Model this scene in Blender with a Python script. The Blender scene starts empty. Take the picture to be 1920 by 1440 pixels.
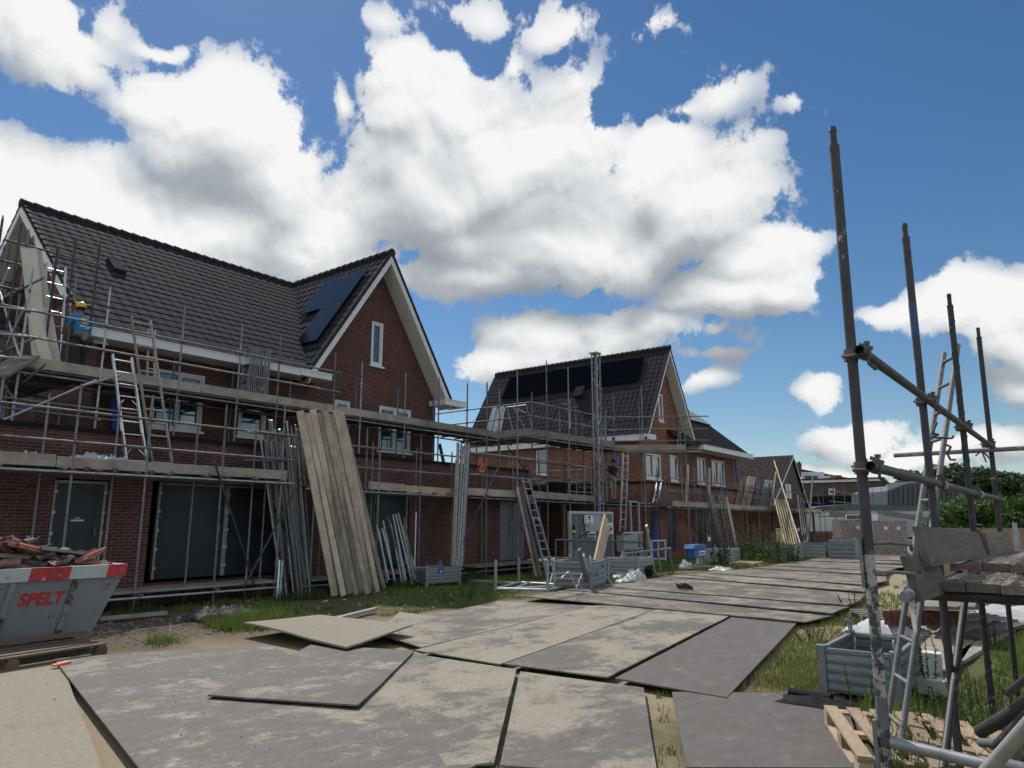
import bpy, math, random
import numpy as np
from math import sin, cos, tan, atan, atan2, radians, pi, sqrt
from mathutils import Vector as V, Matrix
random.seed(7)
rng = np.random.default_rng(11)
scene = bpy.context.scene
COL = scene.collection
rnd = random.uniform

# ------------------------------------------------------------------ camera model (used to place things on measured planes)
FP = 1330.0; PIT = atan(258 / 1330.0); AZ = radians(37.48); CH = 1.7
FW = (cos(AZ), sin(AZ)); RT = (sin(AZ), -cos(AZ))
def ray(px, py):
    u = (px - 960) / FP; v = -(py - 720) / FP
    f = cos(PIT) - v * sin(PIT); z = sin(PIT) + v * cos(PIT)
    return FW[0] * f + RT[0] * u, FW[1] * f + RT[1] * u, z
def PZ(px, py, z=0):
    r = ray(px, py); t = (z - CH) / r[2]; return V((r[0] * t, r[1] * t, z))
def PY(px, py, y):
    r = ray(px, py); t = y / r[1]; return V((r[0] * t, y, CH + r[2] * t))
def PX(px, py, x):
    r = ray(px, py); t = x / r[0]; return V((x, r[1] * t, CH + r[2] * t))
def PD(px, py, d):
    r = ray(px, py); f = r[0] * FW[0] + r[1] * FW[1]; t = d / f
    return V((r[0] * t, r[1] * t, CH + r[2] * t))

# ------------------------------------------------------------------ materials
def newmat(name):
    m = bpy.data.materials.new(name); m.use_nodes = True
    nt = m.node_tree; b = nt.nodes['Principled BSDF']
    return m, nt, b
def N(nt, typ, **kw):
    n = nt.nodes.new(typ)
    for k, v in kw.items():
        if k in n.bl_rna.properties: setattr(n, k, v)
        else: n.inputs[k].default_value = v
    return n
def L(nt, a, b): nt.links.new(a, b)
def ramp(nt, fac, stops):
    r = nt.nodes.new('ShaderNodeValToRGB')
    e = r.color_ramp.elements
    while len(e) < len(stops): e.new(0.5)
    for i, (p, c) in enumerate(stops):
        e[i].position = p; e[i].color = (c[0], c[1], c[2], 1) if not isinstance(c, (int, float)) else (c, c, c, 1)
    L(nt, fac, r.inputs[0]); return r
def noise(nt, vec, scale, detail=5, rough=0.6, dist=0.0):
    n = N(nt, 'ShaderNodeTexNoise'); n.inputs['Scale'].default_value = scale
    n.inputs['Detail'].default_value = detail; n.inputs['Roughness'].default_value = rough
    n.inputs['Distortion'].default_value = dist
    if vec is not None: L(nt, vec, n.inputs['Vector'])
    return n
def mapping(nt, vec, scale=(1, 1, 1), rot=(0, 0, 0), loc=(0, 0, 0)):
    m = N(nt, 'ShaderNodeMapping'); m.inputs['Scale'].default_value = scale
    m.inputs['Rotation'].default_value = rot; m.inputs['Location'].default_value = loc
    L(nt, vec, m.inputs['Vector']); return m.outputs[0]
def mix(nt, fac, a, b, typ='RGBA', blend='MIX'):
    m = N(nt, 'ShaderNodeMix'); m.data_type = typ
    if typ == 'RGBA':
        m.blend_type = blend; ia, ib, o = 6, 7, 2
    else: ia, ib, o = 2, 3, 0
    for s, i in ((fac, 0), (a, ia), (b, ib)):
        if hasattr(s, 'links') or hasattr(s, 'is_linked'): L(nt, s, m.inputs[i])
        else: m.inputs[i].default_value = s if not (isinstance(s, tuple) and len(s) == 3) else (*s, 1)
    return m.outputs[o]
def math_(nt, op, a, b=0.0, c=None, clamp=False):
    m = N(nt, 'ShaderNodeMath'); m.operation = op; m.use_clamp = clamp
    for i, s in enumerate((a, b) if c is None else (a, b, c)):
        if hasattr(s, 'is_linked'): L(nt, s, m.inputs[i])
        else: m.inputs[i].default_value = s
    return m.outputs[0]
def bump(nt, b, h, strength=0.4, dist=0.02):
    n = N(nt, 'ShaderNodeBump'); n.inputs['Strength'].default_value = strength; n.inputs['Distance'].default_value = dist
    L(nt, h, n.inputs['Height']); L(nt, n.outputs[0], b.inputs['Normal'])
def pos(nt): return N(nt, 'ShaderNodeNewGeometry').outputs['Position']
def simple(name, c, rough=0.6, metal=0.0, var=0.0, scale=4.0, spec=0.5, bmp=0.0, dirt=None, dirt_amt=0.35):
    m, nt, b = newmat(name)
    b.inputs['Roughness'].default_value = rough; b.inputs['Metallic'].default_value = metal
    b.inputs['Specular IOR Level'].default_value = spec
    p = pos(nt); n = noise(nt, p, scale, 6, 0.65)
    r = ramp(nt, n.outputs[0], [(0.3, tuple(x * (1 - var) for x in c)), (0.7, tuple(min(1, x * (1 + var)) for x in c))])
    out = r.outputs[0]
    if dirt:
        n2 = noise(nt, p, scale * 3.1, 8, 0.7)
        d = ramp(nt, n2.outputs[0], [(0.62 - dirt_amt * 0.3, 0.0), (0.70 - dirt_amt * 0.3, 1.0)])
        out = mix(nt, d.outputs[0], out, dirt)
    L(nt, out, b.inputs['Base Color'])
    if bmp: bump(nt, b, n.outputs[0], bmp, 0.01)
    return m

def brick_mat(name, c1, c2, mortar, contrast=1.0):
    m, nt, b = newmat(name)
    g = N(nt, 'ShaderNodeNewGeometry')
    sp = N(nt, 'ShaderNodeSeparateXYZ'); L(nt, g.outputs['Position'], sp.inputs[0])
    sn = N(nt, 'ShaderNodeSeparateXYZ'); L(nt, g.outputs['True Normal'], sn.inputs[0])
    ax = math_(nt, 'GREATER_THAN', math_(nt, 'ABSOLUTE', sn.outputs[0]), 0.6)
    u = mix(nt, ax, sp.outputs[0], sp.outputs[1], 'FLOAT')
    cb = N(nt, 'ShaderNodeCombineXYZ'); L(nt, u, cb.inputs[0]); L(nt, sp.outputs[2], cb.inputs[1])
    br = N(nt, 'ShaderNodeTexBrick'); br.offset = 0.5; L(nt, cb.outputs[0], br.inputs['Vector'])
    br.inputs['Scale'].default_value = 1; br.inputs['Brick Width'].default_value = 0.22
    br.inputs['Row Height'].default_value = 0.0625; br.inputs['Mortar Size'].default_value = 0.0065
    br.inputs['Mortar Smooth'].default_value = 0.2; br.inputs['Bias'].default_value = 0.0
    br.inputs['Color1'].default_value = (*c1, 1); br.inputs['Color2'].default_value = (*c2, 1)
    br.inputs['Mortar'].default_value = (*mortar, 1)
    n = noise(nt, g.outputs['Position'], 0.9, 4); n2 = noise(nt, g.outputs['Position'], 25, 3)
    f = math_(nt, 'ADD', math_(nt, 'MULTIPLY', n.outputs[0], 0.7), math_(nt, 'MULTIPLY', n2.outputs[0], 0.7))
    cc = N(nt, 'ShaderNodeCombineXYZ')
    for i in range(3): L(nt, f, cc.inputs[i])
    out = mix(nt, 1.0, br.outputs[0], cc.outputs[0], blend='MULTIPLY')
    L(nt, out, b.inputs['Base Color']); b.inputs['Roughness'].default_value = 0.85
    bump(nt, b, math_(nt, 'SUBTRACT', 1.0, br.outputs[1]), 0.5, 0.008)
    return m

def wood_mat(name, c, axis='X', var=0.3, rough=0.85, stain=(0.08, 0.065, 0.05), stain_amt=0.5):
    m, nt, b = newmat(name)
    p = pos(nt)
    oi = N(nt, 'ShaderNodeObjectInfo')
    sc = {'X': (1.5, 34, 34), 'Y': (34, 1.5, 34), 'Z': (34, 34, 1.5)}[axis]
    cmb = N(nt, 'ShaderNodeCombineXYZ'); L(nt, math_(nt, 'MULTIPLY', oi.outputs['Random'], 91.0), cmb.inputs[0]); L(nt, math_(nt, 'MULTIPLY', oi.outputs['Random'], 57.0), cmb.inputs[2])
    av = N(nt, 'ShaderNodeVectorMath'); av.operation = 'ADD'; L(nt, p, av.inputs[0]); L(nt, cmb.outputs[0], av.inputs[1]); p = av.outputs[0]
    g = noise(nt, mapping(nt, p, sc), 1.0, 8, 0.8, 0.4)
    n = noise(nt, p, 2.2, 6, 0.7)
    r = ramp(nt, g.outputs[0], [(0.25, tuple(x * (1 - var) for x in c)), (0.7, tuple(min(1, x * (1 + var * 0.7)) for x in c))])
    st = ramp(nt, n.outputs[0], [(0.42, 0.0), (0.68, stain_amt)])
    out = mix(nt, st.outputs[0], r.outputs[0], stain)
    hv = N(nt, 'ShaderNodeHueSaturation'); L(nt, out, hv.inputs['Color'])
    L(nt, math_(nt, 'MULTIPLY_ADD', oi.outputs['Random'], 0.6, 0.68), hv.inputs['Value'])
    L(nt, hv.outputs[0], b.inputs['Base Color']); b.inputs['Roughness'].default_value = rough
    bump(nt, b, g.outputs[0], 0.35, 0.006)
    return m

def steel_mat(name, c=(0.42, 0.44, 0.46), rough=0.42, metal=0.75, fleck=(0.6, 0.6, 0.58), fleck_amt=0.0, var=0.25):
    m, nt, b = newmat(name)
    p = pos(nt); oi = N(nt, 'ShaderNodeObjectInfo')
    n = noise(nt, p, 7, 7, 0.7)
    r = ramp(nt, n.outputs[0], [(0.3, tuple(x * (1 - var) for x in c)), (0.7, tuple(x * (1 + var) for x in c))])
    out = r.outputs[0]
    if fleck_amt:
        n2 = noise(nt, p, 16, 8, 0.75)
        big = noise(nt, p, 1.6, 2)
        d = ramp(nt, math_(nt, 'ADD', math_(nt, 'MULTIPLY', n2.outputs[0], 0.6), math_(nt, 'MULTIPLY', big.outputs[0], 0.4)),
                 [(0.60 - fleck_amt * 0.12, 0.0), (0.63 - fleck_amt * 0.12, 1.0)])
        out = mix(nt, d.outputs[0], out, fleck)
        rr = mix(nt, d.outputs[0], rough, 0.9, 'FLOAT'); L(nt, rr, b.inputs['Roughness'])
        L(nt, mix(nt, d.outputs[0], metal, 0.0, 'FLOAT'), b.inputs['Metallic'])
    else:
        b.inputs['Roughness'].default_value = rough; b.inputs['Metallic'].default_value = metal
    hv = N(nt, 'ShaderNodeHueSaturation'); L(nt, out, hv.inputs['Color'])
    L(nt, math_(nt, 'MULTIPLY_ADD', oi.outputs['Random'], 0.5, 0.75), hv.inputs['Value'])
    L(nt, hv.outputs[0], b.inputs['Base Color'])
    bump(nt, b, n.outputs[0], 0.15, 0.004)
    return m

def plate_mat(name, sandy, steel=(0.130, 0.120, 0.115), rust=0.25, white=0.0, sand=(0.365, 0.328, 0.268)):
    """steel road plate: scuffed dark steel under blown sand"""
    m, nt, b = newmat(name)
    p = pos(nt); oi = N(nt, 'ShaderNodeObjectInfo')
    off = N(nt, 'ShaderNodeVectorMath'); off.operation = 'ADD'; L(nt, p, off.inputs[0])
    cm = N(nt, 'ShaderNodeCombineXYZ'); L(nt, math_(nt, 'MULTIPLY', oi.outputs['Random'], 37.0), cm.inputs[0]); L(nt, cm.outputs[0], off.inputs[1])
    q = off.outputs[0]
    big = noise(nt, q, 0.8, 6, 0.66, 0.5)
    med = noise(nt, mapping(nt, q, (1, 1.5, 1), (0, 0, 0.35)), 2.6, 10, 0.74)
    fine = noise(nt, q, 60, 5, 0.8)
    base = ramp(nt, noise(nt, mapping(nt, q, (1, 1.8, 1), (0, 0, -0.4)), 3.5, 10, 0.75).outputs[0],
                [(0.3, tuple(x * 0.75 for x in steel)), (0.55, steel), (0.75, tuple(x * 1.7 for x in steel))])
    rs = ramp(nt, noise(nt, q, 1.3, 6, 0.7).outputs[0], [(0.5, 0.0), (0.72, rust)])
    out = mix(nt, rs.outputs[0], base.outputs[0], (0.13, 0.08, 0.06))
    s = math_(nt, 'ADD', math_(nt, 'MULTIPLY', big.outputs[0], 0.46), math_(nt, 'MULTIPLY', med.outputs[0], 0.34))
    s = math_(nt, 'ADD', s, math_(nt, 'MULTIPLY', fine.outputs[0], 0.20))
    t = 0.64 - sandy * 0.26
    sm = ramp(nt, s, [(t - 0.008, 0.0), (t + 0.016, 0.75), (t + 0.07, 1.0)])
    scol = ramp(nt, noise(nt, q, 34, 6, 0.8).outputs[0], [(0.3, tuple(x * 0.62 for x in sand)), (0.6, sand), (0.8, tuple(x * 1.25 for x in sand))])
    # thin dust film everywhere
    film = ramp(nt, fine.outputs[0], [(0.42, 0.04), (0.62, 0.42)])
    out = mix(nt, math_(nt, 'MULTIPLY', film.outputs[0], 0.2 + 0.4 * sandy), out, sand)
    out = mix(nt, sm.outputs[0], out, scol.outputs[0])
    if white:
        wn = noise(nt, q, 1.5, 10, 0.8)
        wm = ramp(nt, math_(nt, 'ADD', math_(nt, 'MULTIPLY', wn.outputs[0], 0.8), math_(nt, 'MULTIPLY', fine.outputs[0], 0.2)), [(0.55 - white * 0.12, 0.0), (0.66 - white * 0.1, 0.8)])
        out = mix(nt, wm.outputs[0], out, (0.44, 0.445, 0.44))
    scr = noise(nt, mapping(nt, q, (0.8, 26, 1), (0, 0, 0.25)), 1.6, 5, 0.7, 0.15)
    sc2 = ramp(nt, math_(nt, 'MULTIPLY', scr.outputs[0], ramp(nt, noise(nt, q, 0.9, 3).outputs[0], [(0.42, 0.75), (0.6, 1.0)]).outputs[0]), [(0.56, 0.0), (0.66, 0.45)])
    out = mix(nt, sc2.outputs[0], out, tuple(x * 0.8 for x in steel))
    L(nt, out, b.inputs['Base Color'])
    L(nt, mix(nt, sm.outputs[0], 0.62, 0.95, 'FLOAT'), b.inputs['Roughness'])
    b.inputs['Specular IOR Level'].default_value = 0.14
    h = math_(nt, 'ADD', math_(nt, 'MULTIPLY', sm.outputs[0], 0.6), math_(nt, 'MULTIPLY', fine.outputs[0], 0.5))
    bump(nt, b, h, 0.35, 0.008)
    return m

M = {}
M['brick1'] = brick_mat('dark_red_brick', (0.085, 0.029, 0.025), (0.185, 0.058, 0.046), (0.25, 0.185, 0.16))
M['brick2'] = brick_mat('orange_red_brick', (0.42, 0.165, 0.105), (0.22, 0.085, 0.058), (0.34, 0.21, 0.15))
M['brick3'] = brick_mat('brown_brick', (0.11, 0.075, 0.06), (0.16, 0.10, 0.08), (0.2, 0.18, 0.16))
M['tile'] = simple('glazed_dark_roof_tile', (0.036, 0.035, 0.045), 0.85, 0, 0.15, 1.7, 0.03, dirt=(0.05, 0.047, 0.045), dirt_amt=0.05)
M['tile_old'] = simple('old_roof_tile', (0.042, 0.037, 0.035), 0.85, 0, 0.4, 3, 0.05)
M['ridge'] = simple('ridge_tile', (0.04, 0.037, 0.041), 0.75, 0, 0.25, 5, 0.08)
M['pv'] = simple('solar_glass', (0.005, 0.007, 0.014), 0.16, 0, 0.1, 2, 0.25)
M['pv_dark'] = simple('matt_solar_glass', (0.005, 0.006, 0.010), 0.8, 0, 0.1, 2, 0.0)
M['foil_light'] = simple('pale_foil', (0.15, 0.17, 0.19), 0.35, 0, 0.2, 1.4, 0.6)
M['black'] = simple('black_frame', (0.012, 0.012, 0.013), 0.6, 0, 0, 4, 0.12)
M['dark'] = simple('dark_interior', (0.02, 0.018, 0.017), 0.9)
M['white'] = simple('white_paint', (0.74, 0.76, 0.78), 0.45, 0, 0.04, 2)
M['soffit'] = simple('soffit_board', (0.66, 0.65, 0.61), 0.6, 0, 0.05, 2)
M['bitumen'] = simple('roof_bitumen', (0.03, 0.03, 0.032), 0.8)
M['glass'] = simple('window_glass', (0.03, 0.04, 0.05), 0.04, 0, 0.0, 1, 1.0)
M['glass'].node_tree.nodes['Principled BSDF'].inputs['IOR'].default_value = 1.9
M['foil'] = simple('protective_foil', (0.020, 0.027, 0.040), 0.36, 0, 0.3, 1.4, 0.4, bmp=0.4)
M['foil_edge'] = simple('foil_edge', (0.30, 0.31, 0.30), 0.5, 0, 0.3, 5)
M['galv'] = steel_mat('galvanised_tube', (0.40, 0.42, 0.44), 0.45, 0.5)
M['galv_dull'] = steel_mat('weathered_tube', (0.185, 0.19, 0.20), 0.6, 0.3, fleck=(0.36, 0.34, 0.31), fleck_amt=0.3)
M['tube_dark'] = steel_mat('dark_old_tube', (0.05, 0.052, 0.060), 0.55, 0.3, fleck=(0.5, 0.49, 0.47), fleck_amt=0.02)
M['tube_flaky'] = steel_mat('paint_spattered_tube', (0.09, 0.095, 0.11), 0.55, 0.35, fleck=(0.52, 0.50, 0.48), fleck_amt=0.85)
M['alu'] = steel_mat('aluminium', (0.62, 0.63, 0.65), 0.35, 0.7, var=0.12)
M['fitting'] = steel_mat('rusty_fitting', (0.13, 0.115, 0.105), 0.65, 0.4)
M['bluetape'] = simple('blue_tape', (0.04, 0.09, 0.20), 0.5)
M['plank_x'] = wood_mat('weathered_plank_x', (0.30, 0.26, 0.22), 'X')
M['plank_y'] = wood_mat('weathered_plank_y', (0.28, 0.245, 0.21), 'Y')
M['plank_z'] = wood_mat('weathered_plank_z', (0.53, 0.445, 0.35), 'Z', 0.32, stain=(0.20, 0.17, 0.14), stain_amt=0.65)
M['plank_pale_lit'] = wood_mat('pale_lit_plank', (0.82, 0.73, 0.62), 'Z', 0.1, stain=(0.4, 0.35, 0.3), stain_amt=0.35)  # bright tone carries the light these planks catch, put into the colour
M['plank_dark'] = wood_mat('dark_plank', (0.13, 0.115, 0.10), 'X')
M['deck_near'] = wood_mat('dirty_deck_plank', (0.185, 0.15, 0.125), 'X', 0.75, stain=(0.30, 0.265, 0.235), stain_amt=0.4)
M['toe_x'] = wood_mat('toe_board_wood', (0.36, 0.32, 0.27), 'X', 0.25)
M['toe_y'] = wood_mat('toe_board_wood_y', (0.33, 0.29, 0.245), 'Y', 0.25)
M['new_wood'] = wood_mat('fresh_wood_z', (0.50, 0.39, 0.25), 'Z', 0.2, stain_amt=0.2)
M['pallet_new'] = wood_mat('pallet_wood', (0.44, 0.33, 0.23), 'X', 0.25, stain_amt=0.25)
M['pallet_old'] = wood_mat('old_pallet_wood', (0.155, 0.105, 0.07), 'X', 0.35)
M['ladder_wood'] = wood_mat('ladder_wood', (0.38, 0.34, 0.28), 'Z', 0.2)
M['skip'] = simple('grey_skip_paint', (0.20, 0.22, 0.235), 0.5, 0, 0.14, 1.8, 0.5, bmp=0.5, dirt=(0.13, 0.11, 0.10), dirt_amt=0.10)
M['skip_rib'] = simple('worn_skip_paint', (0.21, 0.23, 0.245), 0.6, 0, 0.10, 3, 0.5, dirt=(0.055, 0.04, 0.035), dirt_amt=0.42)
M['skip_white'] = simple('white_band', (0.40, 0.45, 0.45), 0.5, 0, 0.12, 4, 0.5, dirt=(0.22, 0.2, 0.18), dirt_amt=0.05)
M['skip_red'] = simple('red_band', (0.42, 0.035, 0.04), 0.5, 0, 0.35, 3, 0.5, dirt=(0.40, 0.36, 0.34), dirt_amt=0.12)
M['red'] = simple('red_letters', (0.50, 0.02, 0.03), 0.5, 0, 0.15, 5)
M['clay'] = simple('orange_clay_tile', (0.34, 0.13, 0.08), 0.8, 0, 0.35, 9, dirt=(0.25, 0.2, 0.17), dirt_amt=0.1)
M['clay_brown'] = simple('brown_clay_tile', (0.24, 0.15, 0.125), 0.85, 0, 0.4, 9, dirt=(0.10, 0.09, 0.085), dirt_amt=0.15)
M['slate'] = simple('grey_tile_shard', (0.065, 0.065, 0.068), 0.75, 0, 0.4, 9, dirt=(0.2, 0.2, 0.2), dirt_amt=0.05)
M['crate'] = steel_mat('galvanised_crate', (0.27, 0.30, 0.315), 0.5, 0.45, var=0.15)
M['crate_pale'] = steel_mat('pale_galvanised_crate', (0.40, 0.44, 0.46), 0.5, 0.4, var=0.12)
M['panel_grey'] = simple('grey_panel', (0.15, 0.17, 0.185), 0.5, 0.2, 0.12, 2)
M['box_grey'] = simple('light_grey_cabinet', (0.36, 0.38, 0.40), 0.5, 0, 0.08, 3)
M['blue'] = simple('blue_box_paint', (0.02, 0.14, 0.38), 0.45, 0, 0.1, 3)
M['blue_dark'] = simple('blue_sleeve', (0.012, 0.04, 0.30), 0.6, 0, 0.2, 3)
M['yellow'] = simple('yellow_helmet', (0.80, 0.45, 0.03), 0.35)
M['shirt'] = simple('cyan_blue_shirt', (0.012, 0.19, 0.42), 0.8, 0, 0.15, 8, bmp=0.5)
M['print_yel'] = simple('yellow_print', (0.70, 0.48, 0.10), 0.8)
M['print_white'] = simple('white_print', (0.65, 0.7, 0.75), 0.8)
M['trousers'] = simple('charcoal_trousers', (0.030, 0.030, 0.033), 0.85, 0, 0.3, 9, bmp=0.5)
M['shorts'] = simple('grey_shorts', (0.22, 0.21, 0.19), 0.85, 0, 0.2, 9, bmp=0.4)
M['navy'] = simple('navy_shirt', (0.014, 0.016, 0.028), 0.85, 0, 0.2, 9)
M['skin'] = simple('skin', (0.30, 0.17, 0.12), 0.6, 0, 0.1, 9)
M['hair'] = simple('dark_hair', (0.02, 0.015, 0.012), 0.7)
M['leather'] = simple('tan_leather', (0.26, 0.17, 0.09), 0.7, 0, 0.2, 9)
M['boot'] = simple('dark_boot', (0.03, 0.025, 0.02), 0.7)
M['orange'] = simple('orange_sling', (0.85, 0.19, 0.06), 0.6)
M['tarp'] = simple('grey_tarp', (0.055, 0.053, 0.057), 0.75, 0, 0.3, 5, bmp=0.4)
M['tarp_black'] = simple('black_sheet', (0.012, 0.013, 0.017), 0.75, 0, 0.2, 5, 0.15)
M['white_plastic'] = simple('white_plastic', (0.45, 0.47, 0.48), 0.5, 0, 0.1, 5, bmp=0.4)
M['foam'] = simple('white_block', (0.70, 0.70, 0.68), 0.9, 0, 0.12, 12, bmp=0.3)
M['shrink'] = simple('shrink_wrapped_brick', (0.17, 0.085, 0.078), 0.36, 0, 0.45, 5, 0.6, bmp=0.6, dirt=(0.34, 0.31, 0.30), dirt_amt=0.6)
M['paving'] = simple('red_paver', (0.19, 0.07, 0.05), 0.85, 0, 0.3, 6)
M['clad'] = simple('grey_metal_cladding', (0.10, 0.115, 0.13), 0.5, 0.3, 0.08, 1)
M['fence_wood'] = wood_mat('fence_boards', (0.42, 0.32, 0.20), 'Z', 0.2, stain_amt=0.15)
M['fence_dark'] = wood_mat('dark_fence_boards', (0.085, 0.055, 0.04), 'Z', 0.3)
M['concrete'] = simple('concrete', (0.36, 0.34, 0.31), 0.9, 0, 0.2, 7, bmp=0.3)
M['debris'] = simple('mortar_crumbs', (0.34, 0.32, 0.29), 0.95, 0, 0.3, 20)
M['stem'] = simple('green_stem', (0.07, 0.10, 0.03), 0.8, 0, 0.2, 9)
M['bark'] = simple('bark', (0.09, 0.07, 0.05), 0.9, 0, 0.3, 9)
M['flower'] = simple('red_flower', (0.5, 0.03, 0.03), 0.6)

def leaf_mat(name, c, var=0.5, trans=0.25):
    m, nt, b = newmat(name)
    p = pos(nt)
    n = noise(nt, p, 1.3, 3); n2 = noise(nt, p, 37, 2)
    s = math_(nt, 'ADD', math_(nt, 'MULTIPLY', n.outputs[0], 0.5), math_(nt, 'MULTIPLY', n2.outputs[0], 0.5))
    r = ramp(nt, s, [(0.3, tuple(x * (1 - var) for x in c)), (0.5, c), (0.72, (c[0] * (1 + 1.3 * var), c[1] * (1 + var), c[2] * (1 + var * 0.4)))])
    L(nt, r.outputs[0], b.inputs['Base Color']); b.inputs['Roughness'].default_value = 0.6
    b.inputs['Specular IOR Level'].default_value = 0.3
    tr = N(nt, 'ShaderNodeBsdfTranslucent'); L(nt, r.outputs[0], tr.inputs[0])
    ms = N(nt, 'ShaderNodeMixShader'); ms.inputs[0].default_value = trans
    L(nt, b.outputs[0], ms.inputs[1]); L(nt, tr.outputs[0], ms.inputs[2])
    L(nt, ms.outputs[0], nt.nodes['Material Output'].inputs[0])
    return m
M['grass'] = leaf_mat('grass_blades', (0.15, 0.215, 0.05), 0.5)
M['grass_dry'] = leaf_mat('dry_grass', (0.26, 0.22, 0.11), 0.4)
M['weed'] = leaf_mat('weed_leaves', (0.07, 0.11, 0.035), 0.5)
M['laurel'] = leaf_mat('laurel_leaves', (0.075, 0.13, 0.03), 0.6, 0.3)
M['oak'] = leaf_mat('oak_leaves', (0.045, 0.075, 0.03), 0.5, 0.2)

# ground
def ground_mat():
    m, nt, b = newmat('site_soil')
    p = pos(nt); sp = N(nt, 'ShaderNodeSeparateXYZ'); L(nt, p, sp.inputs[0])
    big = noise(nt, p, 0.5, 6, 0.65, 0.4); med = noise(nt, p, 2.7, 8, 0.72); fine = noise(nt, p, 38, 6, 0.8)
    sand = ramp(nt, fine.outputs[0], [(0.3, (0.23, 0.185, 0.12)), (0.6, (0.34, 0.28, 0.19)), (0.8, (0.42, 0.36, 0.26))])
    soil = ramp(nt, fine.outputs[0], [(0.3, (0.085, 0.062, 0.042)), (0.6, (0.15, 0.115, 0.08)), (0.8, (0.24, 0.20, 0.15))])
    turf = ramp(nt, med.outputs[0], [(0.3, (0.05, 0.058, 0.022)), (0.5, (0.085, 0.09, 0.035)), (0.68, (0.17, 0.145, 0.08))])
    x, y = sp.outputs[0], sp.outputs[1]
    wob = math_(nt, 'MULTIPLY', math_(nt, 'SUBTRACT', big.outputs[0], 0.5), 3.2)
    yy = math_(nt, 'ADD', y, wob); xx = math_(nt, 'ADD', x, wob)
    far = ramp(nt, math_(nt, 'MULTIPLY', yy, 0.05), [(0.47, 0.0), (0.53, 1.0)]).outputs[0]     # beyond y~10 : soil
    col = mix(nt, far, sand.outputs[0], soil.outputs[0])
    # turf beyond y 10.5 for x > 9, and everywhere below y 3.2
    t1 = math_(nt, 'MULTIPLY', ramp(nt, math_(nt, 'MULTIPLY', yy, 0.05), [(0.50, 0.0), (0.55, 1.0)]).outputs[0],
               ramp(nt, math_(nt, 'MULTIPLY', xx, 0.05), [(0.44, 0.0), (0.56, 1.0)]).outputs[0])
    t2 = ramp(nt, math_(nt, 'MULTIPLY', yy, 0.1), [(0.22, 1.0), (0.34, 0.0)]).outputs[0]
    t = math_(nt, 'MAXIMUM', t1, t2)
    t = math_(nt, 'MULTIPLY', t, ramp(nt, med.outputs[0], [(0.28, 0.55), (0.5, 1.0)]).outputs[0])
    col = mix(nt, t, col, turf.outputs[0])
    L(nt, col, b.inputs['Base Color']); b.inputs['Roughness'].default_value = 0.95
    b.inputs['Specular IOR Level'].default_value = 0.2
    bump(nt, b, math_(nt, 'ADD', med.outputs[0], math_(nt, 'MULTIPLY', fine.outputs[0], 0.5)), 0.6, 0.03)
    return m
M['ground'] = ground_mat()
M['p_sandy'] = plate_mat('sandy_road_plate', 0.72)
M['p_mid'] = plate_mat('dusty_road_plate', 0.58)
M['p_bare'] = plate_mat('bare_road_plate', 0.2, rust=0.4)
M['p_tan'] = plate_mat('tan_board', 0.95, rust=0.1, steel=(0.22,0.205,0.18), sand=(0.33, 0.30, 0.24))
M['p_white'] = plate_mat('powdered_road_plate', 0.42, white=0.12)
M['p_far'] = plate_mat('far_road_plate', 0.55, steel=(0.12, 0.11, 0.105), sand=(0.32, 0.28, 0.22))

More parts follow.
